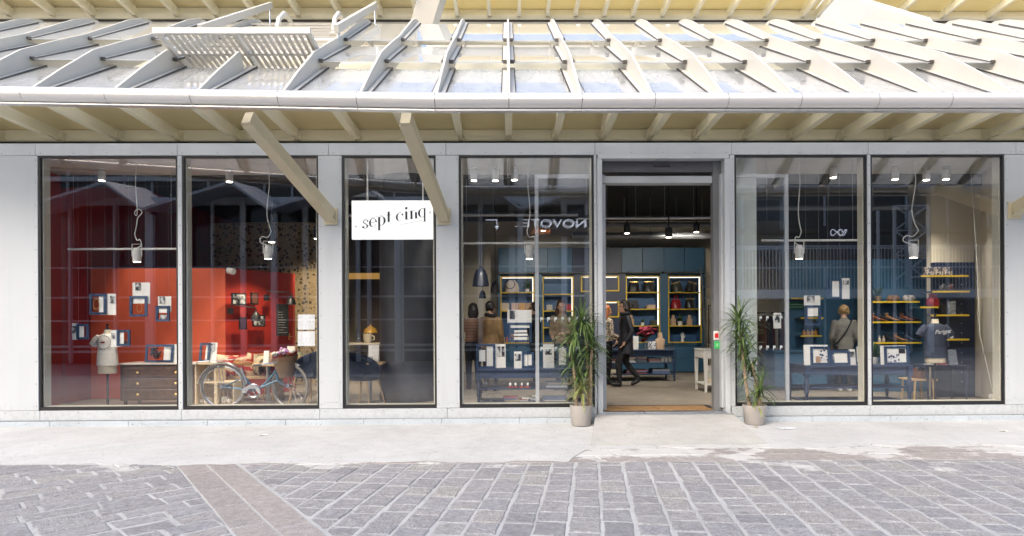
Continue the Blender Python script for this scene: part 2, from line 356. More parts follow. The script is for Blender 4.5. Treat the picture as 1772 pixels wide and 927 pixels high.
GRND = concrete('plaza_ground', (.27,.26,.27), .3)
g = struct(MB().box(-220, 220, -220, 220, -1.0, -.03).build('ground', GRND))
paving = struct(MB().box(-14, 14, -9.2, -1.2, -.028, -.0045).build('paving', MORT))
# --- zones, in ground coordinates
def g2(x, y): v = G(x, y); return (v.x, v.y)
SL0, SL1 = g2(300, 797), g2(400, 915)        # left edge of the diagonal slab band
SR0, SR1 = g2(404, 797), g2(562, 921)        # right edge
sd = Vector((SL1[0]-SL0[0]+SR1[0]-SR0[0], SL1[1]-SL0[1]+SR1[1]-SR0[1])).normalized()   # along the band, towards the camera
sn = Vector((-sd.y, sd.x))                                      # towards +X
if sn.x < 0: sn = -sn
L0 = Vector(SL0); Wd = (Vector(SR0)-L0).dot(sn)
ROWN, ROWM, ROWF = -2.32, -2.0, -1.66       # granite rows beside the apron
def clip(poly, p, nrm):              # keep the side where (q-p).nrm >= 0
    out = []
    for i in range(len(poly)):
        a, b = Vector(poly[i]), Vector(poly[(i+1) % len(poly)]); da, db = (a-p).dot(nrm), (b-p).dot(nrm)
        if da >= 0: out.append(a)
        if (da >= 0) != (db >= 0): out.append(a+(b-a)*(da/(da-db)))
    return out
def area(p): return abs(sum(p[i][0]*p[(i+1) % len(p)][1]-p[(i+1) % len(p)][0]*p[i][1] for i in range(len(p))))/2
def inset(poly, d):
    c = sum((Vector(p) for p in poly), Vector((0,0)))/len(poly); o = []
    for p in poly:
        v = Vector(p)-c; o.append(c+v*max(.2, 1-d/max(v.length, .02)*1.25))
    return o
stones = []                          # (distance, polygon, kind)
def course_zone(o, u, wcourse, lens, half, planes, kind, gap=.012):
    v = Vector((-u.y, u.x)); k = int(half/wcourse)
    for r in range(-k, k+1):
        a = -half+random.random()*lens[1]; w0 = r*wcourse+random.uniform(-.008, .008)
        while a < half:
            ln = random.uniform(*lens); g_ = gap*random.uniform(.7, 1.6)
            j = lambda: random.uniform(-.007, .007)
            hw = wcourse-.022*random.uniform(.7, 1.3); le = ln-g_*.75
            cut = .010*random.random()
            q = [o+u*(a+j()+cut)+v*(w0+j()), o+u*(a+le*.5)+v*(w0+j()*.8), o+u*(a+le+j())+v*(w0+j()), o+u*(a+le+j())+v*(w0+hw+j()), o+u*(a+le*.45)+v*(w0+hw+j()*.8), o+u*(a+j())+v*(w0+hw+j())]
            for p, nn in planes:
                q = clip(q, p, nn)
                if len(q) < 3: break
            if len(q) >= 3 and area(q) > .003:
                c = sum(q, Vector((0,0)))/len(q); stones.append(((c-Vector((0,-8.5))).length, q, kind, c))
            a += ln
box_pl = [(Vector((-9, 0)), Vector((1, 0))), (Vector((9, 0)), Vector((-1, 0))), (Vector((0, -8.3)), Vector((0, 1)))]
ua = Vector((math.sin(R(7.7)), math.cos(R(7.7))))
course_zone(Vector((1.0, -5)), ua, .232, (.17, .33), 12, box_pl+[(L0+sn*(Wd+.012), sn), (Vector((0, ROWN-.012)), Vector((0, -1)))], 'A')
uc = Vector((math.cos(R(43)), math.sin(R(43))))
course_zone(Vector((-4, -4)), uc, .215, (.30, .52), 10, box_pl+[(L0-sn*.012, -sn), (Vector((0, ROWN+.05)), Vector((0, -1)))], 'C', .015)
for r in range(2):                   # diagonal band, two rows of granite slabs
    a = -1.2
    while a < 8:
        ln = .62+random.uniform(-.05, .12)
        q = [L0+sd*a+sn*(r*Wd/2), L0+sd*(a+ln-.01)+sn*(r*Wd/2), L0+sd*(a+ln-.01)+sn*((r+1)*Wd/2-.012), L0+sd*a+sn*((r+1)*Wd/2-.012)]
        for p, nn in box_pl+[(Vector((0, ROWN+.05)), Vector((0, -1)))]:
            q = clip(q, p, nn)
            if len(q) < 3: break
        if len(q) >= 3 and area(q) > .01:
            c = sum(q, Vector((0,0)))/len(q); stones.append(((c-Vector((0,-8.5))).length, q, 'S', c))
        a += ln
XB = L0.x+Wd*.5
for (y0, y1, off) in ((ROWN, ROWM, 0), (ROWM, ROWF, .35)):
    x = XB+.1+off
    while x < 9:
        ln = random.uniform(.72, .9); sk = .10
        q = [Vector((x, y0)), Vector((x+ln-.01, y0)), Vector((x+ln-.01-sk, y1-.01)), Vector((x-sk, y1-.01))]
        q = clip(q, L0+sn*(Wd+.02), sn)
        if len(q) >= 3: c = sum(q, Vector((0,0)))/len(q); stones.append(((c-Vector((0,-8.5))).length, q, 'S', c))
        x += ln
def stone_mb(mb, q, top):
    if sum(q[i].x*q[(i+1) % len(q)].y-q[(i+1) % len(q)].x*q[i].y for i in range(len(q))) < 0: q = q[::-1]
    n = len(q); t = inset(q, .009); tl = (random.uniform(-.006, .006), random.uniform(-.006, .006)); c = sum(q, Vector((0,0)))/n
    h = lambda p: top+(p.x-c.x)*tl[0]+(p.y-c.y)*tl[1]
    mb.add([(p.x, p.y, -.02) for p in q]+[(p.x, p.y, h(p)-.006) for p in q]+[(p.x, p.y, h(p)) for p in t],
           [tuple(range(2*n, 3*n))]+[(i, (i+1) % n, n+(i+1) % n, n+i) for i in range(n)]+[(n+i, n+(i+1) % n, 2*n+(i+1) % n, 2*n+i) for i in range(n)])
def seen(c):
    d = Vector((c.x, c.y, 0))-CAM; z = d.dot(FW)
    if z < .5: return False
    x, y = PX0+FPX*d.dot(RT)/z, PY0-FPX*d.dot(UP)/z
    return -40 < x < 1812 and y < 960
stones.sort(key=lambda s: s[0])
vis = [s for s in stones if seen(s[3])]; picked = set()
for knd, cap in (('A', 300), ('C', 300), ('S', 300)):
    for s in [t for t in vis if t[2] == knd][:cap]: picked.add(id(s))
tot = [s for s in vis if id(s) in picked and s[2] != 'S'][:300]; keep = set(id(s) for s in tot) | set(id(s) for s in vis if s[2] == 'S')
rest = {'A': MB(), 'S': MB()}
for s in stones:
    top = random.uniform(-.003, .004) if s[2] != 'S' else random.uniform(-.001, .001)
    k = 'S' if s[2] == 'S' else 'A'
    if id(s) in keep:
        mb = MB(); stone_mb(mb, s[1], top); mb.build('paving_slab' if k == 'S' else 'paving_stone', SLAB if k == 'S' else PAV, paving)
    else: stone_mb(rest[k], s[1], top)
for k, nm in (('A', 'paving_stones'), ('S', 'granite_slabs')):
    if rest[k].v: o = rest[k].build(nm, SLAB if k == 'S' else PAV, paving); o['kind'] = 'stuff'
# --- poured concrete apron with a ragged front edge, rising a little to the shop
front = [(-14, -2.33)]
x = -13.5
def edge_y(x):
    if x < .72: return -2.27 if x > -3.4 else -2.33
    return -1.74
from mathutils import noise as mno
NX = 420; rows_ = 14; mb = MB()
vsx = [-14+28*i/NX for i in range(NX+1)]
def apz(y): return .006+max(0, (y+2.4)/2.4)*.036
for x in vsx:
    t = min(1, max(0, (x-.6)/.25)); ey = -2.28*(1-t)-1.70*t
    ey += .10*(mno.fractal(Vector((x*1.3, .3, 0)), .8, 2.1, 5))+.03*mno.noise(Vector((x*7, 3.3, 0)))
    for j in range(rows_+1):
        y = ey+(-.02-ey)*j/rows_
        mb.v.append((x, y, (apz(y)+(.004*mno.noise(Vector((x*2, y*2, 1))) if j > 0 else -.004))))
    mb.v.append((x, ey, -.02))
W_ = rows_+2
for i in range(NX):
    for j in range(rows_): mb.f.append((i*W_+j, (i+1)*W_+j, (i+1)*W_+j+1, i*W_+j+1))
    mb.f.append((i*W_+rows_+1, (i+1)*W_+rows_+1, (i+1)*W_, i*W_))
struct(mb.build('concrete_apron', CONC, smooth=True))
# ramp up to the door
rl0, rl1 = P(1033, 722, -.12).x, G(1018, 770).x; rr0, rr1 = P(1270, 722, -.12).x, G(1338, 776).x
yf = -1.60; mb = MB(); nr = 10; ncol = 16
for j in range(nr+1):
    t = j/nr; y = yf+(-.012-yf)*t
    xa, xb = rl1+(rl0-rl1)*t, rr1+(rr0-rr1)*t
    for i in range(ncol+1):
        e = min(i, ncol-i)/ncol
        mb.v.append((xa+(xb-xa)*i/ncol, y, apz(y)+.004+(.155-apz(-.012))*t**1.15+.002*mno.noise(Vector((i*.7, j*.9, 2)))))
b0 = len(mb.v)
for v in list(mb.v): mb.v.append((v[0], v[1], -.01))
for j in range(nr):
    for i in range(ncol):
        a = j*(ncol+1)+i; mb.f.append((a, a+1, a+ncol+2, a+ncol+1))
for j in range(nr):
    for i in (0, ncol):
        a, c = j*(ncol+1)+i, (j+1)*(ncol+1)+i; mb.f.append((a, c, b0+c, b0+a) if i == 0 else (c, a, b0+a, b0+c))
for i in range(ncol): mb.f.append((i+1, i, b0+i, b0+i+1))
struct(mb.build('entrance_ramp', CONC2, smooth=True))
# litter on the apron
def paper(name, label, cx, cy, w_, d_, rot, m, cat='paper'):
    c = G(cx, cy, .03); mb = MB(); k = 6
    zz = apz(c.y)
    for i in range(k+1):
        for j in range(k+1):
            mb.v.append(((i/k-.5)*w_, (j/k-.5)*d_, .006+.016*abs(mno.noise(Vector((i*.5+cx, j*.5, 1))))))
    q = len(mb.v); mb.v += [(a, b, c_-.0015) for a, b, c_ in mb.v]
    for i in range(k):
        for j in range(k):
            a = i*(k+1)+j; mb.f += [(a, a+k+1, a+k+2, a+1), (q+a, q+a+1, q+a+k+2, q+a+k+1)]
    mb.xf(Matrix.Translation((c.x, c.y, zz)) @ Matrix.Rotation(rot, 4, 'Z'))
    tag(mb.build(name, m, smooth=True), label, cat)
NEWS = mat('printed_paper', (.62,.66,.70), .7, 0, .3, 30)
paper('leaflet', 'crumpled bluish leaflet lying on the concrete right of the right plant pot', 1362, 742, .24, .12, .2, NEWS)
paper('paper_scrap', 'small brown paper scrap at the foot of the right plant pot', 1308, 740, .06, .05, .5, mat('kraft_paper', (.45,.36,.24), .8))
paper('paper_sheet', 'flattened white paper beside the threshold near the right plant pot', 1247, 717, .16, .07, -.1, WHITE)
paper('paper_scrap', 'white paper scrap on the concrete below the window with the bicycle', 457, 753, .10, .06, .3, WHITE)
paper('paper_scrap', 'tiny white paper scrap on the concrete at the far right', 1736, 746, .09, .05, -.3, WHITE)
# ================================================================ SHOP BUILDING
ZB, ZT = .245, 3.735            # window openings
PZ0 = .105                      # bottom of the plinth panels
def fx(x, y=480): return P(x, y, 0).x
shop = thing('shop_building', (0, 0, 0), 'single-storey shop front of white metal panels with large black-framed windows', 'shop')
RIV = MB(); JN = []
def rivet(x, z, y=-.024): RIV.cyl((x, y+.004, z), (x, y-.004, z), .0085, .006, 6)
def panel(name, x0, x1, z0, z1, m=ALU, rv='', y0=-.022, y1=.03):
    o = bx(name, m, shop, x0+.0025, x1-.0025, y0, y1, z0+.0025, z1-.0025, bevel=.003)
    if 'l' in rv or 'r' in rv:
        k = max(2, int((z1-z0)/.30))
        for i in range(k+1):
            z = z0+.06+(z1-z0-.12)*i/k
            if 'l' in rv: rivet(x0+.03, z, y0)
            if 'r' in rv: rivet(x1-.03, z, y0)
    if 'h' in rv:
        k = max(1, int((x1-x0)/.42))
        for i in range(k+1): rivet(x0+.07+(x1-x0-.14)*i/k, (z0+.035) if 'b' in rv else z1-.03, y0)
    return o
wins = [('W1', 68, 309), ('W2', 317, 552), ('W3', 593, 755), ('W4', 795, 1028), ('W5', 1271, 1500), ('W6', 1506, 1737)]
WX = {k: (fx(a), fx(b)) for k, a, b in wins}
DX0, DX1 = fx(1042), fx(1253)
HX0, HX1 = -9.4, 9.6
# upright panels between the openings
panel('wall_panel', HX0, fx(-180), ZB-.0, ZT, rv='r'); panel('wall_panel', fx(-180), WX['W1'][0], ZB, ZT, rv='lr')
panel('wall_panel', WX['W1'][1], WX['W2'][0], ZB, ZT, rv='')
for i in range(13): rivet((WX['W1'][1]+WX['W2'][0])/2, ZB+.1+i*.27)
panel('wall_panel', WX['W2'][1], WX['W3'][0], ZB, ZT, rv='lr'); panel('wall_panel', WX['W3'][1], WX['W4'][0], ZB, ZT, rv='lr')
xm = fx(1033)
panel('wall_panel', WX['W4'][1], xm, ZB, ZT, rv=''); bx('door_jamb', ALU, shop, xm+.003, DX0, -.045, .10, PZ0, ZT-.06, bevel=.004)
xm2 = fx(1262)
bx('door_jamb', ALU, shop, DX1, xm2-.003, -.045, .10, PZ0, ZT-.06, bevel=.004); panel('wall_panel', xm2, WX['W5'][0], ZB, ZT, rv='r')
bx('door_head', ALU, shop, DX0-.06, DX1+.06, -.045, .10, ZT-.057, ZT+.0, bevel=.004)
panel('wall_panel', WX['W5'][1], WX['W6'][0], ZB, ZT)
for i in range(13): rivet((WX['W5'][1]+WX['W6'][0])/2, ZB+.1+i*.27); rivet(fx(1030), ZB+.1+i*.27)
panel('wall_panel', WX['W6'][1], fx(2000), ZB, ZT, rv='lr'); panel('wall_panel', fx(2000), HX1, ZB, ZT, rv='l')
for (a, c) in ((554, 591), (757, 793), (1739, 1775)):           # small hatch plates low on the panels
    bx('access_plate', ALU, shop, fx(a)+.03, fx(c)-.03, -.026, -.02, ZB+.09, ZB+.42, bevel=.001)
hx = [HX0, fx(-100), fx(64), fx(309), fx(570), fx(773), fx(1030), fx(1266), fx(1502), fx(1757), HX1]
for a, c in zip(hx, hx[1:]): panel('header_panel', a, c, ZT, 3.905, rv='hb')
px_ = [HX0, fx(-100), fx(70), fx(314), fx(553), fx(773), fx(1032)]
for a, c in zip(px_, px_[1:]): panel('plinth_panel', a, c, PZ0, ZB, rv='h')
px2 = [fx(1264), fx(1503), fx(1757), HX1]
for a, c in zip(px2, px2[1:]): panel('plinth_panel', a, c, PZ0, ZB, rv='h')
RIV_o = RIV.build('rivets', mat('rivet_metal', (.22,.225,.23), .4, .5), shop); RIV_o['kind'] = 'stuff'
KERB = concrete('pale_blue_grey_kerb', (.44,.49,.53), .1)
for lo, hi in ((HX0, rl0), (rr0, HX1)):
    k = round((hi-lo)/1.1)
    for i in range(k):
        a = lo+(hi-lo)*i/k; c = lo+(hi-lo)*(i+1)/k
        bx('base_block', KERB, shop, a+.002, c-.002, -.115, -.0235, -.01, PZ0+.003, bevel=.006)
GRT = mat('drain_grating', (.42,.44,.46), .4, .6, .15, 30)
gm = MB()
for i in range(520):
    x = HX0+.1+i*.0362
    gm.box(x, x+.012, -.108, -.028, PZ0+.004, PZ0+.009)
go = gm.build('grating_bars', GRT, shop); go['kind'] = 'stuff'
# backing above and below so that no daylight leaks in
bx('lintel_core', BLACKP, shop, HX0, HX1, .031, .14, ZT, 3.9); bx('plinth_core', BLACKP, shop, HX0, HX1, .031, .10, -.02, .168)
bx('wall_core', BLACKP, shop, HX0, WX['W1'][0]-.01, .031, .14, .17, ZT); bx('wall_core', BLACKP, shop, WX['W6'][1]+.01, HX1, .031, .14, .17, ZT)
LIN = mat('beige_reveal', (.55,.53,.44), .6, 0, .05)
for k in WX:
    x0, x1 = WX[k]; fm = MB().ring_y(x0, x1, ZB, ZT, .026, -.008, .030); fm.box(x0+.026, x1-.026, -.008, .030, ZB+.026, ZB+.048)
    wn = fm.build('window', DARK, shop)
    MB().box(x0+.03, x1-.03, .012, .026, ZB+.05, ZT-.03).build('pane', GLASS, wn)
    MB().box(x0+.02, x1-.02, .032, .15, ZB+.028, ZB+.052).box(x0-.004, x0+.045, .032, .15, ZB+.053, ZT).box(x1-.045, x1+.004, .032, .15, ZB+.053, ZT).build('reveal', LIN, wn)
for k in ('W1', 'W2', 'W4', 'W6'): pass
# door: head rail with box, sensor, sliding leaves parked behind the fixed windows
FZ = .17
bx('track_cover', ALU2, shop, DX0, DX1-.01, .14, .30, P(1145, 318, .2).z, P(1145, 306, .2).z, bevel=.004)
bx('door_header_box', mat('grey_header', (.09,.09,.10), .5), shop, DX0, DX1, .105, .40, P(1145, 303, .3).z, ZT)
sn_ = MB(); a = P(1131, 283, -.05); c = P(1159, 289, -.05); sn_.box(a.x, c.x, -.09, -.046, c.z, a.z); sn_.build('motion_sensor', DARK, shop, bevel=.01)
bx('jamb_return', mat('grey_jamb', (.16,.165,.17), .45), shop, fx(1239), DX1, .101, .22, FZ, ZT-.06, bevel=.004)
bx('jamb_strip', ALU2, shop, fx(1246)+.02, fx(1250)+.02, .02, .099, FZ+.05, ZT-.25)
btn = P(1240, 580, .1); 
pl = bx('call_box', WHITEM, shop, btn.x-.045, btn.x+.035, .09, .1005, btn.z-.065, btn.z+.06, bevel=.004)
MB().box(btn.x-.03, btn.x+.02, .082, .0895, btn.z-.035, btn.z+.03).build('red_button', mat('red_plastic', (.6,.02,.02), .35), pl)
btn = P(1241, 597, .1)
pl = bx('call_box', mat('green_plastic', (.05,.45,.12), .35), shop, btn.x-.045, btn.x+.035, .09, .1005, btn.z-.05, btn.z+.055, bevel=.004)
MB().box(btn.x-.02, btn.x+.012, .084, .0895, btn.z-.02, btn.z+.025).build('green_button', mat('pale_green_plastic', (.25,.6,.3), .35), pl)
bx('threshold', STEEL, shop, DX0-.02, DX1+.02, -.05, .10, .145, .176, bevel=.003)
bx('threshold_grate', GRT, shop, rl0, rr0, -.135, -.052, .1, .158)
for nm, a, c in (('W4', 926, 1048), ('W5', 1246, 1364)):
    y0, y1 = .17, .205; x0, x1 = P(a, 480, .19).x, P(c, 480, .19).x
    fm = MB().ring_y(x0, x1, FZ+.012, ZT-.22, .05, y0, y1); lf = fm.build('sliding_leaf', ALU2, shop)
    MB().box(x0+.045, x1-.045, .182, .192, FZ+.05, ZT-.26).build('pane', GLASS, lf)
    mk = MB()                                    # two rows of manifestation marks
    for zz in (P(1330, 551, .18).z, P(1330, 602, .18).z):
        for i in range(9):
            xx = x0+.07+i*(x1-x0-.14)/8.6; mk.box(xx, xx+.036, .1795, .1815, zz, zz+.035).box(xx, xx+.012, .1795, .1815, zz-.028, zz-.001)
    mk.build('safety_marks', mat('frosted_mark', (.6,.66,.66), .6), lf)
COIR = mat('coir_mat', (.30,.175,.075), .95, 0, .2, 40, .5, 200)
matx = struct(bx('door_mat_well', BLACKP, None, DX0, DX1, .101, .75, .12, .168))
tag(MB().box(DX0+.03, fx(1146), .115, .58, .169, .183).build('doormat', COIR, bevel=.004), 'left half of the brown coir mat inside the open doorway', 'doormat', 'coir mats in the doorway')
tag(MB().box(fx(1146)+.008, fx(1239)-.01, .115, .58, .169, .183).build('doormat', COIR, bevel=.004), 'right half of the brown coir mat inside the open doorway', 'doormat', 'coir mats in the doorway')
# ================================================================ CANOPY
canopy = thing('glass_canopy', (0, -.5, 3.6), 'sloping glass canopy of cream fins and glass louvres above the shop front', 'canopy')
beam_px = [8, 112, 212, 315, 418, 520, 622, 712, 799, 880, 960, 1040, 1120, 1200, 1285, 1365, 1450, 1532, 1615, 1700]
BX_ = [P(x, 243, 1.52).x for x in beam_px]      # the beams end on a band 1.5 m behind the glass, over the flat shop roof
st = BX_[1]-BX_[0]; BX_ = [BX_[0]-3*st, BX_[0]-2*st, BX_[0]-st]+BX_
st = BX_[-1]-BX_[-2]; BX_ += [BX_[-1]+st*k for k in (1, 2, 3, 4)]
def base_pt(X):                       # (y, z) of a fin's foot on the gutter line
    t = min(1.6, max(0, (-X-.71)/4.61)); return (-2.053+.414*t, 3.805+.225*t)
B0 = (-1.639, 4.03)
def fm_(X, d, z):                     # a profile point (depth, height) measured on one fin, fitted to the fin at X
    y = d-8.5; b = base_pt(X); s = min(1, max(0, (y-B0[0])/4.19)); return (y+(b[0]-B0[0])*(1-s), z+(b[1]-B0[1])*(1-s))
prof_top = [(6.861,4.03),(7.335,4.456),(7.879,4.917),(8.518,5.331),(9.109,5.698),(10.174,6.443),(10.552,6.656),(10.789,6.739),(10.978,6.727),(11.097,6.656)]
prof_bot = [(11.097,6.372),(10.529,6.254),(9.227,5.402),(8.163,4.669),(7.335,4.148),(6.885,3.912)]
ROWS = [((6.932,4.006),(8.234,4.834)), ((8.021,4.846),(9.298,5.603)), ((9.156,5.639),(10.623,6.585))]
HATCH = (P(418, 243, 1.52).x, P(622, 243, 1.52).x)      # X of the fins beside the open vent
def in_hatch(xa, xb): return xa > HATCH[0]-.1 and xb < HATCH[1]+.1
for i, X in enumerate(BX_):
    fb = MB().prism_x([fm_(X, *p) for p in prof_top+prof_bot], X-.014, X+.014)
    mid = HATCH[0]+.1 < X < HATCH[1]-.1
    if mid: fb = MB().prism_x([fm_(X, *p) for p in prof_top[:3]+[(7.985,4.775),(7.985,4.574)]+prof_bot[4:]], X-.014, X+.014)
    fin = fb.build('fin', CREAMW, canopy)
    for r, (p, q) in enumerate(ROWS):
        if mid and r: continue
        a, b = fm_(X, *p), fm_(X, *q)
        for s in (-1, 1):
            MB().beam((X+s*.045, a[0]+.03, a[1]+.035), (X+s*.045, b[0], b[1]+.030), .05, .022).build('glazing_rail', CREAMW, fin)
            MB().beam((X+s*.078, a[0]+.03, a[1]+.030), (X+s*.078, b[0], b[1]+.025), .012, .018).build('glazing_gasket', SEAM, fin)
            MB().box(X+s*.045-.026, X+s*.045+.026, a[0]-.012, a[0]+.026, a[1]+.002, a[1]+.036).build('clamp', SEAM, fin)
    # beam under the canopy, from the fin to the wall band, with bracket
    bm = MB().beam((X, -.55, 4.503), (X, 1.366, 4.45), .065, .148); bm.beam((X, -.456, 4.414), (X, 1.082, 4.367), .105, .018)
    be = bm.build('beam', CHAMP, canopy)
    bp5 = [(1.319,4.515),(1.519,4.515),(1.519,4.391),(1.425,4.367),(1.272,4.397)]; bk = MB().prism_x(bp5, X-.05, X-.034); bk.prism_x(bp5, X+.034, X+.05)
    bk.cyl((X-.06, 1.366, 4.45), (X+.06, 1.366, 4.45), .019, None, 8); bk.build('bracket', CHAMP, be)
for xa, xb in zip(BX_, BX_[1:]):
    for r, (p, q) in enumerate(ROWS):
        if r and in_hatch(xa, xb): continue
        pa, qa, pb, qb = fm_(xa, *p), fm_(xa, *q), fm_(xb, *p), fm_(xb, *q); e = .022; h = .012
        bot = [(xa+e, *pa), (xb-e, *pb), (xb-e, *qb), (xa+e, *qa)]
        MB().hexa(bot, [(x, y-h*.5, z+h) for x, y, z in bot]).build('glass_louvre', ROOFG, canopy)
    # curved soffit panel above the beams
    prof = [(1.52, 4.58), (1.437, 4.598), (1.26, 4.645), (1.023, 4.698), (.787, 4.734), (.514, 4.746)]
    sp = MB(); k = len(prof)
    sp.add([(x, y, z) for x in (xa+.004, xb-.004) for y, z in prof]+[(x, y, z+.02) for x in (xa+.004, xb-.004) for y, z in prof],
           [(i, i+1, k+i+1, k+i) for i in range(k-1)]+[(2*k+i, 3*k+i, 3*k+i+1, 2*k+i+1) for i in range(k-1)]+[(0, k, 3*k, 2*k), (k-1, 3*k-1, 4*k-1, 2*k-1)])
    sp.build('soffit_panel', CHAMP2, canopy, smooth=True)
    # gutter segment
    ga, gb = base_pt(xa), base_pt(xb); gm = MB(); n = 20; vs = []
    for (x, (y, z)) in ((xa+.003, ga), (xb-.003, gb)):
        for j in range(n):
            t = 2*math.pi*j/n; vs.append((x, y-.06+.089*math.cos(t), z-.089+.083*math.sin(t)))
    gm.add(vs, [(j, n+j, n+(j+1) % n, (j+1) % n) for j in range(n)]+[tuple(range(n)), tuple(range(2*n-1, n-1, -1))])
    gs = gm.build('gutter_section', GUT, canopy, smooth=True)
    MB().beam((xa+.003, ga[0]-.03, ga[1]-.184), (xb-.003, gb[0]-.03, gb[1]-.184), .083, .014).build('gutter_lip', GUT, gs)
gp = MB().tube([(X, base_pt(X)[0]-.06, base_pt(X)[1]-.089) for X in BX_], .074, 10); gp.build('gutter_core', SEAM, canopy, smooth=True)
# wall band above the shop front, in segments
for xa, xb in zip(BX_, BX_[1:]):
    prof = [(1.52,4.391),(1.49,4.391),(1.467,4.42),(1.473,4.479),(1.496,4.539),(1.502,4.574),(1.52,4.574)]
    MB().prism_x(prof, xa+.002, xb-.002).build('band_section', CHAMP, canopy, smooth=True)
MB().box(BX_[0], BX_[-1], 1.521, 1.579, 4.26, 4.598).build('band_backing', SEAM, canopy)
# roof deck seen between the louvres
dk = MB(); dk.prism_x([(.538,4.769),(2.62,6.136),(2.62,6.183),(.538,4.817)], BX_[0], BX_[-1]); dk.build('roof_deck', CHAMP, canopy)
tb = MB().tube([(X, 2.443, 6.443) for X in (BX_[0], BX_[-1])], .06, 12); tb.build('ridge_tube', CREAMW, canopy, smooth=True)
def brace(x0, y0, x1, y1, Yt):
    a = P(x0, y0, -.05); b = P(x1, y1, Yt); m = MB().beam(a, b, .115, .16); m.beam(a-Vector((0,0,.085)), b-Vector((0,0,.085)), .15, .014)
    o = m.build('brace', BRACE, canopy, bevel=.004); MB().box(a.x-.09, a.x+.09, -.045, -.0235, a.z-.13, a.z+.10).build('flange', BRACE, o); return o
brace(572, 372, 428, 203, -1.62); brace(768, 372, 702, 203, -1.75); brace(1757, 362, 2010, 203, -1.75)
# ---- open louvred vent
vent = thing('roof_vent', (BX_[7]-.3, 0, 4.8), 'cream louvred smoke vent standing open in the left part of the glass canopy', 'vent')
hx0, hx1 = HATCH[0]+.05, HATCH[1]-.05; hm = (hx0+hx1)/2
f0, f1 = (-.905, 4.988), (-.124, 4.858)        # flap: front edge, back edge
fr = MB()
for x in (hx0-.04, hm, hx1-.09+.1):
    fr.prism_x([f0, (f0[0]+.03, f0[1]+.05), (f1[0], f1[1]+.06), (f1[0]+.12, f1[1]-.22), (f1[0]-.05, f1[1]-.03)], x-.018, x+.018)
fr.beam((hx0-.08, f0[0], f0[1]+.03), (hx1+.04, f0[0], f0[1]+.03), .05, .07); fr.beam((hx0, f1[0], f1[1]+.02), (hx1, f1[0], f1[1]+.02), .04, .05)
fr.beam((hx0, -.479, 4.935), (hx1, -.479, 4.935), .045, .04)
fr.build('flap_frame', CREAMW, vent)
for bay, (xa, xb) in enumerate(((hx0, hm), (hm, hx1))):
    for i in range(11):
        x = xa+.06+(xb-xa-.10)*i/10
        MB().hexa([(x, f0[0]+.04, f0[1]-.005), (x+.03, f0[0]+.04, f0[1]+.02), (x+.03, f1[0], f1[1]+.02), (x, f1[0], f1[1]-.005)],
                  [(x, f0[0]+.04, f0[1]+.005), (x+.03, f0[0]+.04, f0[1]+.03), (x+.03, f1[0], f1[1]+.03), (x, f1[0], f1[1]+.005)]).build('slat', CREAMW, vent)
for i in range(8):
    t = i/7; y = -.042+1.834*t; z = 5.189+1.242*t
    MB().beam((hx0+.02, y, z), (hx1-.02, y, z), .18, .025, up=(0, -.5, 1)).build('slat', CREAMW, vent)
for x in (hx0-.05, hx1+.05):
    MB().beam((x, .195, 5.58), (x, 2.798, 7.271), .06, .105).build('side_rail', CREAMW, vent)
    MB().cyl((x, 2.739, 7.177), (x, 2.762, 6.491), .014, None, 8).cyl((x, .313, 5.603), (x, .254, 5.071), .018, None, 8).build('stay', STEEL, vent)
for x in (hx0+.55, hx1-.35):
    MB().tube([(x, 1.437, 6.077), (x, 1.556, 6.396), (x, 1.792, 6.609), (x, 2.052, 6.633), (x, 2.265, 6.491)], .04, 8).build('hoop', CREAMW, vent, smooth=True)
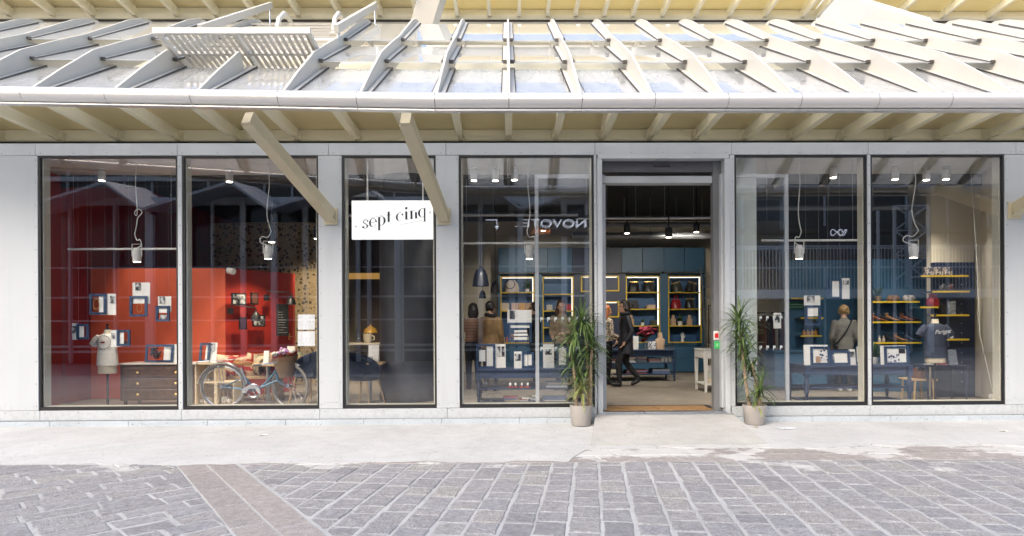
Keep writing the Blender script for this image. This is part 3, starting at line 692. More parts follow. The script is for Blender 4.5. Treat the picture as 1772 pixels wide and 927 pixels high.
# ---- upper canopies behind
def gold_translucent(name, col, f):
    m, n, b, out = nodes(name); b.inputs['Base Color'].default_value = (*col, 1); b.inputs['Roughness'].default_value = .35
    tl = N(n, 'ShaderNodeBsdfTranslucent'); tl.inputs[0].default_value = (*col, 1); mx = N(n, 'ShaderNodeMixShader'); mx.inputs[0].default_value = f
    n.links.new(b.outputs[0], mx.inputs[1]); n.links.new(tl.outputs[0], mx.inputs[2]); n.links.new(mx.outputs[0], out.inputs[0]); return m
GOLDT = gold_translucent('sunlit_soffit_panel', (.80,.70,.42), .55)  # champagne soffit with added translucency, imitates the glow of reflected sun
def upper(name, label, xs_px, y_px, Ye, out, pm):
    Xs = [P(x, y_px, Ye).x for x in xs_px]; z0 = P(xs_px[len(xs_px)//2], y_px, Ye).z
    t = thing(name, ((Xs[0]+Xs[-1])/2, Ye, z0-.6), label, 'canopy', 'upper canopies behind the glass roof')
    for X in Xs:
        o = MB().beam((X, Ye-out, z0+.13), (X, Ye-.12, z0+.10), .07, .16).build('beam', CHAMP, t)
        MB().prism_x([(Ye-.24,z0+.16),(Ye-.03,z0+.16),(Ye-.03,z0+.02),(Ye-.12,z0-.0),(Ye-.28,z0+.03)], X-.05, X-.037).prism_x([(Ye-.24,z0+.16),(Ye-.03,z0+.16),(Ye-.03,z0+.02),(Ye-.12,z0-.0),(Ye-.28,z0+.03)], X+.037, X+.05).build('bracket', CHAMP, o)
    for xa, xb in zip(Xs, Xs[1:]):
        prof = [(Ye-.03, z0+.22), (Ye-.12, z0+.24), (Ye-.4, z0+.30), (Ye-.6, z0+.34), (Ye-.8, z0+.37), (Ye-out, z0+.39)]; k = len(prof); sp = MB()
        sp.add([(x, y, z) for x in (xa+.004, xb-.004) for y, z in prof]+[(x, y, z+.02) for x in (xa+.004, xb-.004) for y, z in prof],
               [(i, i+1, k+i+1, k+i) for i in range(k-1)]+[(2*k+i, 3*k+i, 3*k+i+1, 2*k+i+1) for i in range(k-1)])
        sp.build('soffit_panel', pm, t, smooth=True)
        MB().prism_x([(Ye-.03,z0-.02),(Ye-.06,z0-.02),(Ye-.085,z0+.02),(Ye-.075,z0+.10),(Ye-.05,z0+.16),(Ye-.045,z0+.21),(Ye-.03,z0+.21)], xa+.002, xb-.002).build('band_section', CHAMP, t, smooth=True)
    MB().box(Xs[0], Xs[-1], Ye-.03, Ye+.05, z0-.06, z0+.30).build('band_backing', SEAM, t)
    MB().box(Xs[0], Xs[-1], Ye-.02, Ye+.1, z0-2.6, z0-.061).build('upper_wall', CREAMW, t)
    return t
upper('upper_canopy', 'champagne soffit with slanting beams above the open roof vent, top left', [-200,-125,-50,24,98,167,239,310,379,445,520,589,660,722], 33, 3.8, 1.0, CHAMP2)
upper('upper_canopy', 'golden soffit with close-set beams above the middle of the glass roof', [738,792,847,898,947,995,1044,1093,1144,1200,1258,1320,1385,1410], 34, 5.5, 1.0, GOLDT)
upper('upper_canopy', 'golden soffit with slanting beams in the top right corner', [1465,1545,1625,1705,1787,1870,1960,2060], 36, 6.6, 1.0, GOLDT)
a = P(729, 60, 3.4); b = P(756, -30, 3.0)
tag(MB().beam(a, b, .42, .40, up=(0,1,0)).build('roof_strut', CREAMW, bevel=.01), 'thick pale leaning strut between the two soffits at the top', 'strut')
gx = 8.11
tag(MB().prism_x([(3.33,7.02),(3.57,7.44),(5.81,9.03),(8.0,10.63),(8.0,8.74),(6.52,8.27)], gx, gx+.3).build('roof_girder', CREAMW, bevel=.01), 'big pale sloping girder at the top right above the glass roof', 'girder')
# ================================================================ ACROSS THE PLAZA (behind the camera, mirrored in the windows)
CONCB = mat('pale_facade_concrete', (.72,.73,.75), .7, 0, .1, .4)
DKG = mat('dark_curtain_glass', (.015,.018,.024), .12, 0, .3, .6)
MUL = mat('grey_mullion', (.62,.66,.72), .45, 0, .1)
def far_block(name, label, x0, x1, y, h, bay, floor, wallm, glassm, zbase=0.0, cols=True):
    t = thing(name, ((x0+x1)/2, y, zbase), label, 'building', 'buildings across the plaza')
    MB().box(x0, x1, y-6, y, zbase, h).build('wall', glassm, t)
    z = zbase+floor
    while z < h:
        bx('slab_edge', wallm, t, x0-.1, x1+.1, y, y+.22, z-.16, z+.10); z += floor
    x = x0+bay*.5
    while x < x1:
        bx('mullion', MUL, t, x-.05, x+.05, y+.001, y+.12, zbase, h); x += bay
    if cols:
        x = x0
        while x <= x1:
            bx('column', wallm, t, x-.22, x+.22, y+.23, y+.65, zbase, min(h, 7.5)); x += bay*4
    bx('parapet', wallm, t, x0-.2, x1+.2, y-6.2, y+.3, h, h+.5)
    return t
far_block('opposite_building', 'dark glazed building across the plaza mirrored in the left windows', -34, -9, -27, 15, 1.6, 3.3, CONCB, DKG)
far_block('opposite_building', 'dark hotel front across the plaza mirrored in the middle windows', -7, 9, -24, 8.6, 2.0, 3.6, CONCB, DKG)
far_block('opposite_building', 'brown-black building across the plaza mirrored in the right windows', 10, 36, -27, 16, 2.4, 3.4, mat('brown_facade', (.10,.085,.075), .7), DKG, cols=False)
# hotel sign
SGY = 15.0; sg = thing('hotel_sign', (P(937, 390, 15).x, -SGY, 4), 'dark hotel sign board across the plaza, mirrored in the window left of the door', 'sign')
def refl(x, y, L): v = P(x, y, L); return Vector((v.x, -L, v.z))
a, b = refl(836, 372, SGY), refl(1027, 406, SGY)
bx('board', mat('sign_navy', (.01,.012,.03), .4), sg, a.x, b.x, -SGY-.3, -SGY, b.z, a.z)
def text_mesh(name, body, size, m, parent, loc, rot=(math.pi/2,0,0), ext=.01, shear=0, spacing=1.0, sx=1.0, align='LEFT'):
    cu = bpy.data.curves.new(name, 'FONT'); cu.body = body; cu.size = size; cu.extrude = ext; cu.shear = shear; cu.space_character = spacing; cu.align_x = align; cu.resolution_u = 3
    o = bpy.data.objects.new(name, cu); sc.collection.objects.link(o)
    me = bpy.data.meshes.new_from_object(o.evaluated_get(bpy.context.evaluated_depsgraph_get())); me.name = name
    bpy.data.objects.remove(o); me.materials.clear(); me.materials.append(m)
    q = bpy.data.objects.new(name, me); sc.collection.objects.link(q); q.parent = parent; bb = WL[parent.name]
    q.location = (loc[0]-bb[0], loc[1]-bb[1], loc[2]-bb[2]); q.rotation_euler = rot; q.scale = (sx, 1, 1); return q
SW = mat('sign_letter_white', (.8,.8,.82), .4, emit=.8, ecol=(.8,.85,1)); SO = mat('sign_letter_orange', (.6,.14,.02), .4, emit=1.0, ecol=(.8,.2,.03))
c = refl(1017, 391, SGY); e = refl(895, 391, SGY)
text_mesh('lettering', 'NOVOTEL', .43, SW, sg, (c.x, -SGY+.02, c.z-.02), (math.pi/2, 0, math.pi), .012, 0, 1.0, abs(c.x-e.x)/1.92)
c = refl(953, 402, SGY)
text_mesh('lettering', 'HOTEL', .24, SO, sg, (c.x, -SGY+.02, c.z-.02), (math.pi/2, 0, math.pi))
ar = MB(); c = refl(850, 385, SGY)
ar.box(c.x-.2, c.x+.24, -SGY+.02, -SGY+.04, c.z+.08, c.z+.13).box(c.x+.19, c.x+.24, -SGY+.02, -SGY+.04, c.z-.17, c.z+.08).prism_y([(c.x+.12, c.z-.13), (c.x+.31, c.z-.13), (c.x+.215, c.z-.28)], -SGY+.02, -SGY+.04); ar.build('arrow', SW, sg)
# raised walkway with railing, and a lattice stair tower
wk = thing('raised_walkway', (14, -20, 0), 'raised walkway with pale railings across the plaza, mirrored in the right windows', 'walkway')
bx('deck', CONCB, wk, 8.2, 32, -21.5, -20, 2.6, 3.0)
for zz in (4.0, 4.9, 5.0): bx('handrail', MUL, wk, 8.2, 32, -20.06, -20.0, zz, zz+.06)
rb = MB()
for i in range(150): x = 8.2+i*.16; rb.box(x, x+.03, -20.04, -20.01, 3.0, 5.0)
o = rb.build('balusters', MUL, wk); o['kind'] = 'stuff'
for i in range(9): bx('post', CONCB, wk, 8.4+i*2.9, 8.7+i*2.9, -20.8, -20.5, 0, 2.6)
TX = P(1563, 470, 19).x; tw = thing('stair_tower', (TX, -19, 0), 'pale lattice stair tower across the plaza, mirrored in the far right window', 'stair tower')
lt = MB()
for x in (TX-.75, TX+.75):
    for y in (-19.6, -18.4): lt.box(x-.05, x+.05, y-.05, y+.05, 0, 6.6)
lt.build('posts', MUL, tw)
for k in range(3, 6):
    z = k*1.1; xa_, xb_ = TX-.75, TX+.75; MB().cyl((xa_, -18.4, z), (xb_, -18.4, z+1.1), .035, None, 6).cyl((xb_, -18.4, z), (xa_, -18.4, z+1.1), .035, None, 6).cyl((xa_, -18.4, z+1.1), (xb_, -18.4, z+1.1), .035, None, 6).build('lattice', MUL, tw)
pn = thing('poster_panel', (refl(1452, 425, 22).x, -22, 3.6), 'dark billboard with a white scribble, mirrored in the window right of the door', 'billboard')
a, b = refl(1418, 390, 22), refl(1488, 462, 22); bx('board', mat('poster_plum', (.03,.025,.05), .4), pn, a.x, b.x, -22.1, -22, b.z, a.z)
c = refl(1455, 402, 22); MB().tube([(c.x+.38*math.cos(t*.9)*(1-t*.03)+t*.04-.3, -21.97, c.z+.16*math.sin(t*1.9)) for t in [k*.35 for k in range(30)]], .028, 5).build('scribble', SW, pn)
# shop pavilion opposite: white frames, dark glass, folded pale canopy
def refl(x, y, L): v = P(x, y, L); return Vector((v.x, -L, v.z))
PV = 15.6; pv = thing('opposite_pavilion', (-2, -PV, 0), 'white-framed glass pavilion across the plaza, mirrored in the left and middle windows', 'building')
xl, xr = refl(60, 480, PV).x, refl(1040, 480, PV).x; zt_ = refl(600, 350, PV).z
PGL = mat('pavilion_glass', (.02,.028,.045), .08, 0, .2, .5); PWH = mat('pavilion_white', (.58,.60,.64), .45, 0, .05, 1)
bx('glass_wall', PGL, pv, xl, xr, -PV-5, -PV, 0, zt_)
for y, hgt in ((348, .30), (513, .07), (553, .06), (597, .09), (606, .09), (462, .05)):
    z = refl(600, y, PV).z; bx('transom', PWH, pv, xl, xr, -PV+.001, -PV+.16, z-hgt/2, z+hgt/2)
for x, wd in ((72, .2), (128, .08), (205, .08), (262, .2), (330, .08), (372, .08), (425, .2), (480, .08), (532, .2), (622, .16), (641, .16), (698, .09), (770, .08), (832, .2), (886, .22), (906, .22), (976, .22), (1016, .2)):
    X = refl(x, 470, PV).x; bx('mullion', PWH, pv, X-wd/2, X+wd/2, -PV+.161, -PV+.30, 0, zt_)
oc = thing('opposite_canopy', (-2, -14, 0), 'pale folded canopy across the plaza, mirrored high in the windows', 'canopy')
for i in range(5):
    xa_, xm_, xb_ = (refl(v, 330, 14).x for v in (40+i*215, 40+i*215+150, 40+(i+1)*215)); z0_, z1_ = refl(600, 352, 14).z, refl(600, 306, 14).z
    for (p0, q0_, p1, q1_) in ((xa_, z0_, xm_, z1_), (xm_, z1_, xb_, z0_)):
        MB().hexa([(p0, -16.2, q0_), (p1, -16.2, q1_), (p1, -13.6, q1_-.3), (p0, -13.6, q0_-.3)], [(p0, -16.2, q0_+.1), (p1, -16.2, q1_+.1), (p1, -13.6, q1_-.2), (p0, -13.6, q0_-.2)]).build('roof_plate', PWH, oc)
    bx('column', PWH, oc, xa_-.1, xa_+.1, -14.3, -14.1, 0, z0_-.35)
# ================================================================ SHOP INTERIOR: shell
FLOOR = concrete('resin_floor', (.27,.235,.19), .25)
struct(MB().box(-7.6, 8.0, .101, 7.9, .02, FZ-.004).build('shop_floor', FLOOR))
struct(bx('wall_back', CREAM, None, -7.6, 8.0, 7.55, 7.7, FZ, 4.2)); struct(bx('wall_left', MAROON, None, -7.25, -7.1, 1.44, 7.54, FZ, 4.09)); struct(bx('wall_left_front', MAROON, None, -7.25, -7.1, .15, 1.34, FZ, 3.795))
struct(bx('wall_right', CREAM, None, 7.75, 7.9, 1.44, 7.54, FZ, 4.09)); struct(bx('ceiling', BLACKP, None, -7.6, 8.0, 1.35, 7.7, 4.1, 4.2))
struct(bx('ceiling_front', mat('window_ceiling', (.52,.51,.48), .7), None, -7.6, 8.0, .15, 1.34, 3.80, 3.86))
struct(bx('bulkhead', BLACKP, None, -7.6, 8.0, 1.35, 1.43, 3.62, 4.09)); RFW = mat('white_roof_membrane', (.80,.79,.75), .7, 0, .06, 1); struct(bx('roof', RFW, None, -9.4, 9.6, 1.36, 7.8, 4.21, 4.25)); struct(bx('roof_front', RFW, None, -9.4, 9.6, .145, 1.345, 3.865, 3.895))
# ---- red cafe walls
XR0 = -7.09; RZ = P(290, 464, 2.0).z
xa = P(390, 560, 2.0).x
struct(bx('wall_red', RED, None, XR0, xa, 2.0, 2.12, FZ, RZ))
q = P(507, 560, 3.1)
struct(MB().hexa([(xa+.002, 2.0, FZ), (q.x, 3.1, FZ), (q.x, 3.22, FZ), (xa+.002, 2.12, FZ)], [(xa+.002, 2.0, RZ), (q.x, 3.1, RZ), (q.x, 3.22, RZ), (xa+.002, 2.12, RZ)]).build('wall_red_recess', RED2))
rdir = Vector((q.x-xa, 1.1, 0)).normalized(); rnrm = Vector((rdir.y, -rdir.x, 0))
def on_red(px, py):                  # pixel -> point on the oblique red wall
    d = ray(px, py); t = (Vector((xa, 2.0, 0))-CAM).dot(rnrm)/d.dot(rnrm); return CAM+d*t
# wallpaper with dark blossoms
wp, n, b, out = nodes('blossom_wallpaper'); geo = N(n, 'ShaderNodeNewGeometry')
def vor(s):
    v = N(n, 'ShaderNodeTexVoronoi'); v.inputs['Scale'].default_value = s; v.inputs['Randomness'].default_value = .9
    n.links.new(geo.outputs['Position'], v.inputs['Vector']); return v
v1, v2 = vor(11), vor(30)
r1 = ramp(n, [(.0, (.45,)), (.16, (.1,)), (.30, (.12,)), (.36, (1,))], v1.outputs['Distance']); r2 = ramp(n, [(.22, (.15,)), (.34, (1,))], v2.outputs['Distance'])
mm = N(n, 'ShaderNodeMath', operation='MULTIPLY'); n.links.new(r1.outputs[0], mm.inputs[0]); n.links.new(r2.outputs[0], mm.inputs[1])
mx = N(n, 'ShaderNodeMix', data_type='RGBA'); n.links.new(mm.outputs[0], mx.inputs[0]); mx.inputs[6].default_value = (.02,.016,.012,1); mx.inputs[7].default_value = (.42,.325,.19,1)
n.links.new(mx.outputs[2], b.inputs['Base Color']); b.inputs['Roughness'].default_value = .7
struct(bx('wall_papered', wp, None, -6.2, P(574, 560, 4.4).x, 4.4, 4.5, FZ, 3.55))
# ---- black round column
cc = P(706, 560, 1.65)
COLM = mat('worn_black_plaster', (.028,.03,.036), .55, 0, .5, 3, .25, 25)
tag(MB().lathe([(.47,0),(.47,.10),(.455,.12),(.455,3.9)], (cc.x, 1.65, FZ), 48).build('column', COLM, smooth=True), 'thick round black column behind the window with the white shop sign', 'column')
# ---- teal and navy back wall with shelving
SY = 7.0
def bw(x0, x1, y0, y1, Y=SY): return rect(x0, x1, y0, y1, Y)
cab = thing('wall_cabinet', (P(1040, 600, SY).x, SY+.3, FZ), 'teal and navy wall of cupboards and lit display niches along the back of the shop', 'cabinet')
LED = mat('led_strip', (1,.95,.85), .4, emit=.7, ecol=(1,.95,.86))
X0, X1, z0, ztop = bw(862, 1220, 428, 645)
xs = P(1076, 500, SY).x; yb = SY+.42
GB = mat('blue_niche_back', (.035,.10,.22), .45, 0, .05)
bx('carcass', TEAL, cab, X0, X1, yb, yb+.05, FZ, ztop)
doors_top = [862, 905, 948, 990, 1033, 1076, 1112, 1149, 1185, 1220]
for a, c in zip(doors_top, doors_top[1:]):
    xa_, xb_, za, zb = bw(a, c, 428, 472); bx('cupboard_door', NAVYD if 990 <= a < 1076 else TEAL, cab, xa_+.004, xb_-.004, SY-.0, yb-.001, za, zb, bevel=.003)
niches = [(866, 925, 478, 594, 'T', [505, 537]), (939, 993, 478, 594, 'T', [508, 537, 566]), (1083, 1142, 477, 593, 'T', [505, 534, 563]), (1156, 1214, 477, 593, 'T', [505, 534, 563])]
shelf_z = {}
prev = 862
for (a, c, t, bt, k, sh) in niches:
    xa_, xb_, za, zb = bw(a, c, t, bt)
    # pilasters left of the niche
    if prev < a:
        xp, xq, _, _ = bw(prev, a, t, bt); bx('stile', TEAL if not (990 < prev < 1080) else NAVYD, cab, xp+.002, xq-.0005, SY-.0, yb-.001, za-.05, P(900, 473, SY).z)
    ni = MB().ring_y(xa_, xb_, za, zb, .028, SY-.02, SY+.02).build('niche', YEL, cab)
    bx('niche_back', GB, ni, xa_+.005, xb_-.005, yb-.03, yb-.001, za, zb)
    MB().box(xa_+.0005, xa_+.02, SY+.021, yb-.031, za, zb).box(xb_-.02, xb_-.0005, SY+.021, yb-.031, za, zb).build('niche_side', GB, ni)
    zs = []
    for s in sh:
        z = P((a+c)/2, s, SY).z; zs.append(z)
        o = bx('shelf', YEL, ni, xa_+.029, xb_-.029, SY-.015, yb-.031, z-.025, z)
    MB().box(xb_-.05, xb_-.032, SY+.03, SY+.05, za+.45, zb-.03).build('light_strip', LED, ni)
    MB().box(xa_+.05, xb_-.05, SY+.03, SY+.045, zb-.046, zb-.03).build('light_strip', LED, ni)
    shelf_z[a] = (xa_, xb_, [za+.028]+sorted(zs))
    prev = c
xp, xq, _, _ = bw(1214, 1220, 500, 560); bx('stile', TEAL, cab, xp+.001, xq, SY, yb-.001, P(1200, 594, SY).z-.05, P(900, 473, SY).z)
for a, c, m in ((862, 994, TEAL), (994, 1076, NAVYD), (1077, 1150, TEAL), (1150, 1220, TEAL)):
    xa_, xb_, za, zb = bw(a, c, 600, 645); zb = P(a, 596, SY).z
    for (u0, u1) in ((FZ+.02, FZ+.36), (FZ+.365, zb-.06)): bx('drawer_front', m, cab, xa_+.004, xb_-.004, SY-.0, yb-.001, u0, u1, bevel=.003)
xa_, xb_, za, zb = bw(862, 1224, 472, 474); MB().cyl((xa_, SY-.08, zb), (xb_, SY-.08, zb), .016, None, 8).build('ladder_rail', STEEL, cab)
for (a, c, t, bt) in ((1005, 1022, 477, 505), (1037, 1071, 477, 504), (1037, 1071, 521, 549)):
    xa_, xb_, za, zb = bw(a, c, t, bt); ni = MB().ring_y(xa_, xb_, za, zb, .03, SY-.05, SY+.35).build('yellow_box', YEL, cab)
    bx('box_back', YELB, ni, xa_+.0005, xb_-.0005, SY+.351, SY+.37, za, zb); MB().box(xa_+.06, xb_-.06, SY-.03, SY-.015, zb-.045, zb-.031).build('light_strip', LED, ni)
xa_, xb_, za, zb = bw(994, 1082, 474, 597); bx('navy_panel', NAVYD, cab, xa_, xb_-.05, SY+.38, yb-.001, za, zb)
# cream wall left of it is wall_back; handbags and small goods in the niches
LEA = mat('black_leather', (.012,.012,.013), .38, 0, .2, 30, .2, 60); LEAR = mat('red_leather', (.30,.012,.02), .38, 0, .15, 30, .2, 60)
LEAG = mat('olive_leather', (.035,.04,.025), .4, 0, .2, 30, .2, 60)
def handbag(px, shelf_i, nkey, w_, h_, m, label, tilt=0, Y=SY+.15, trim=GOLD):
    X = P(px, 520, Y).x; z = shelf_z[nkey][2][shelf_i]+.002
    t = thing('handbag', (X, Y, z), label, 'handbag', 'handbags in the display niches')
    rm = Matrix.Translation((X, Y, z+h_*.5)) @ Matrix.Rotation(tilt, 4, 'Y') @ Matrix.Translation((-X, -Y, -z-h_*.5))
    b_ = MB().loft([(X, Y, z, w_*.46, .085), (X, Y, z+.015, w_*.5, .10), (X, Y, z+h_*.5, w_*.47, .085), (X, Y, z+h_*.85, w_*.40, .05), (X, Y, z+h_, w_*.36, .02)], 16).xf(rm)
    b_.build('body', m, t, smooth=True)
    MB().tube([(X+w_*.22*math.cos(a), Y, z+h_*.97+h_*.42*math.sin(a)) for a in [math.pi*k/10 for k in range(11)]], .014, 6).xf(rm).build('handle', m, t, smooth=True)
    MB().box(X-w_*.37, X+w_*.37, Y-.03, Y+.03, z+h_*.93, z+h_*1.02).xf(rm).build('frame_clasp', trim, t)
handbag(1097, 3, 1083, .30, .27, LEA, 'upright black handbag on the top shelf of the niche behind the walking woman')
handbag(1123, 3, 1083, .31, .27, LEA, 'wide black handbag with light clasp, right on the top shelf behind the walking woman')
handbag(1171, 3, 1156, .29, .25, LEAG, 'olive black handbag tilted left on the top shelf of the right niche', -.25)
handbag(1196, 3, 1156, .29, .25, LEA, 'black handbag tilted right on the top shelf of the right niche', .3)
handbag(1170, 2, 1156, .27, .24, LEAR, 'red leather handbag in the right niche', 0, SY+.15, LEAR)
handbag(1194, 2, 1156, .27, .26, LEA, 'black handbag beside the red one in the right niche')
def small_box(name, label, x0, x1, y0, y1, Y, m, d=.16, cat='box', base=None, group=None, bevel=.004):
    a, c, za, zb = rect(x0, x1, y0, y1, Y)
    if base is not None: zb += base-za; za = base
    return tag(MB().box(a, c, Y, Y+d, za, zb).build(name, m, bevel=bevel), label, cat, group)
sz = lambda k, i: shelf_z[k][2][i]+.001
small_box('leather_case', 'wide black leather case on the second shelf behind the walking woman', 1087, 1104, 517, 532, SY+.1, LEA, base=sz(1083, 2))
small_box('leather_case', 'low black case in front of the wide one behind the walking woman', 1095, 1106, 524, 532, SY+.0, LEA, .09, base=sz(1083, 2))
small_box('gift_box', 'pair of small boxes, beige and black, right on the second shelf', 1120, 1134, 525, 532, SY+.1, mat('beige_card', (.5,.36,.25), .6), base=sz(1083, 2))
small_box('gift_box', 'olive tin right on the third shelf behind the walking woman', 1127, 1137, 550, 559, SY+.1, LEAG, base=sz(1083, 1))
BUST = mat('linen_bust', (.50,.34,.22), .7, 0, .1)
def bust(X, Y, z, h, label, m=BUST):
    t = MB().loft([(X, Y, z, h*.30, .05), (X, Y, z+h*.30, h*.27, .055), (X, Y, z+h*.58, h*.30, .05), (X, Y, z+h*.68, h*.16, .045), (X, Y, z+h, h*.13, .04)], 14)
    return tag(t.build('necklace_bust', m, smooth=True), label, 'bust', 'necklace busts')
for px, lab in ((1165, 'linen necklace bust left on the third shelf of the right niche'), (1193, 'linen necklace bust right on the third shelf of the right niche')): bust(P(px, 550, SY+.15).x, SY+.15, sz(1156, 1), .27, lab)
bust(P(1092, 550, SY+.15).x, SY+.15, sz(1083, 1), .27, 'linen necklace bust just behind the walking woman')
LEAF = mat('leaf_green', (.045,.10,.03), .45, 0, .3, 20); POTW = mat('white_pot', (.7,.7,.68), .35)
def small_plant(X, Y, z, r, label, potm=POTW, up=.22, nl=22):
    t = thing('potted_plant', (X, Y, z), label, 'plant'); 
    MB().lathe([(r*.75,0),(r,r*1.5),(r*.85,r*1.5),(r*.8,r*1.3)], (X, Y, z), 14).build('pot', potm, t, smooth=True)
    lf = MB()
    for i in range(nl):
        a = random.random()*6.28; e = random.uniform(.4, 1.4); ln = up*random.uniform(.7, 1.1); pts = []
        for k in range(5):
            s = k/4; rad = ln*math.cos(e)*s; hh = ln*math.sin(e)*s-.35*ln*s*s*math.cos(e); pts.append(Vector((X+math.cos(a)*rad, Y+math.sin(a)*rad, z+r*1.4+hh)))
        wv = Vector((-math.sin(a), math.cos(a), 0))*ln*.11; vs = []
        for k, p in enumerate(pts): wk_ = [.3, .9, 1, .7, .05][k]; vs += [p-wv*wk_, p+wv*wk_]
        lf.add(vs, [(2*k, 2*k+1, 2*k+3, 2*k+2) for k in range(4)])
    lf.build('foliage', LEAF, t, smooth=True)
small_plant(P(1177, 550, SY+.2).x, SY+.2, sz(1156, 1), .07, 'small plant in a white cube pot between the two linen busts')
small_plant(P(1112, 550, SY+.2).x, SY+.2, sz(1083, 1), .05, 'tiny potted plant on the third shelf behind the walking woman', up=.14)
small_plant(P(912, 495, SY+.2).x, SY+.2, sz(866, 2), .06, 'spiky small plant in a white pot on the top shelf of the left niche', up=.3)
# white hand for rings
hx_ = P(1181, 590, SY+.15).x; hz = sz(1156, 0); hd = MB().lathe([(.05,0),(.045,.02),(.03,.05),(.035,.12)], (hx_, SY+.15, hz), 12)
for i, (dx, hh) in enumerate(((-.03,.2),(-.012,.235),(.008,.24),(.027,.215))): hd.cyl((hx_+dx*.8, SY+.15, hz+.11), (hx_+dx*1.3, SY+.15, hz+hh), .0095, .007, 8)
hd.cyl((hx_+.03, SY+.15, hz+.08), (hx_+.07, SY+.15, hz+.15), .010, .008, 8)
tag(hd.build('ring_hand', POTW, smooth=True), 'white porcelain hand for rings on the bottom shelf of the right niche', 'display hand')
# left niches: bags, books, boxes
t = thing('tote_bag', (P(886, 503, SY+.1).x, SY+.1, sz(866, 2)), 'white fur bag with black strap on the top shelf of the left niche', 'bag')
a = WL[t.name]; MB().loft([(a[0], a[1], a[2], .17, .10), (a[0], a[1], a[2]+.1, .18, .11), (a[0], a[1], a[2]+.22, .15, .09), (a[0], a[1], a[2]+.30, .07, .05)], 16).build('body', mat('white_fur', (.6,.52,.46), .9, 0, .15, 40, .6, 120), t, smooth=True)
MB().tube([(a[0]+.12*math.cos(s)-.05, a[1]-.11, a[2]+.2+.12*math.sin(s)) for s in [6.28*k/14 for k in range(15)]], .01, 5).build('strap', BLK, t)
for i, (px0, px1, m, lab) in enumerate(((868, 881, mat('cream_box', (.6,.5,.38), .6), 'cream printed box'), (885, 897, mat('pink_box', (.62,.45,.38), .6), 'pale pink tilted card box'), (898, 909, mat('amber_box', (.62,.33,.05), .6), 'amber yellow box'), (910, 924, mat('tan_box', (.45,.30,.18), .6), 'tan patterned box'))):
    small_box('gift_box', lab+' in a row on the middle shelf of the left niche', px0, px1, 520, 533, SY+.06, m, .1, base=sz(866, 1))
for i, (px0, px1, yt, m, lab) in enumerate(((946, 956, 523, mat('floral_box', (.45,.42,.36), .6, 0, .6, 60), 'flower-print box'), (961, 973, 526, mat('book_tan', (.5,.38,.25), .6), 'stack of tan books'), (980, 990, 522, LEAR, 'dark red box'))):
    small_box('display_box', lab+' on the middle shelf of the niche behind the sliding door glass', px0, px1, yt, 533, SY+.06, m, .12, base=sz(939, 2))
for i, (px, c1) in enumerate(((866, (.4,.3,.2)), (876, (.5,.15,.1)), (887, (.2,.2,.22)), (912, (.45,.4,.3)))):
    small_box('soap_box', ['tan', 'red', 'grey', 'pale'][i]+' small packet at the foot of the left niche', px, px+8, 583, 592, SY+.05, mat('packet%d' % i, c1, .6), .09, base=sz(866, 0))
for i, px in enumerate((1049, 1060)):
    z = P(px, 547, SY+.1).z+.0; za = bw(1037, 1071, 521, 549)[2]+.031; t = MB().lathe([(.045,0),(.045,.16),(.03,.19),(.03,.26),(.036,.27),(.036,.31)], (P(px, 540, SY+.1).x, SY+.1, za), 12)
    tag(t.build('bottle', mat('dark_bottle', (.03,.02,.03), .25), smooth=True), ['left', 'right'][i]+' dark bottle in the lower yellow box', 'bottle', 'bottles in the yellow box')
za = bw(1037, 1071, 477, 504)[2]+.031; X = P(1055, 500, SY+.1).x; bl = MB()
for i in range(16): bl.ball((X+random.uniform(-.12,.12), SY+.12+random.uniform(-.06,.06), za+.04+random.uniform(0, .09)), .045, n=8, k=5)
tag(bl.build('knit_bundle', mat('plum_wool', (.08,.03,.05), .9), smooth=True), 'plum coloured knitted bundle in the upper yellow box', 'accessory')
# ---- dark ceiling services
for i, (x0, x1, y, Y, r, m, nm) in enumerate(((1000, 1300, 377, 3.0, .035, STEEL, 'cable_tray'), (1000, 1300, 389, 4.0, .05, mat('grey_duct', (.16,.16,.17), .5), 'pipe'), (990, 1260, 408, 4.6, .07, mat('galvanised', (.30,.31,.32), .4, .5), 'ventilation_duct'), (560, 1000, 372, 3.4, .04, STEEL, 'pipe'), (1280, 1740, 360, 1.9, .04, mat('grey_duct', (.16,.16,.17), .5), 'pipe'))):
    a, b = P(x0, y, Y), P(x1, y, Y); b.z = a.z
    pm = MB().cyl(a, b, r, None, 14)
    for k in range(1, 6):
        c = a+(b-a)*k/6; pm.cyl(c+Vector((0,0,r*.8)), (c.x, c.y, 4.099), .008, None, 6)
        pm.cyl(c-Vector((.02,0,0)), c+Vector((.02,0,0)), r*1.15, None, 14)
    tag(pm.build(nm, m, smooth=True), ['steel cable tray nearest the doorway under the black ceiling', 'dark grey pipe under the black ceiling behind the cable tray', 'galvanised duct deepest under the black ceiling behind the doorway', 'steel pipe under the ceiling behind the left windows', 'dark grey pipe under the ceiling behind the right windows'][i], 'pipe')
WARM = (1.0, .82, .58); NEUT = (1.0, .93, .82)
BULB = mat('lamp_lens', (1,.95,.85), .3, emit=12, ecol=(1,.88,.7))
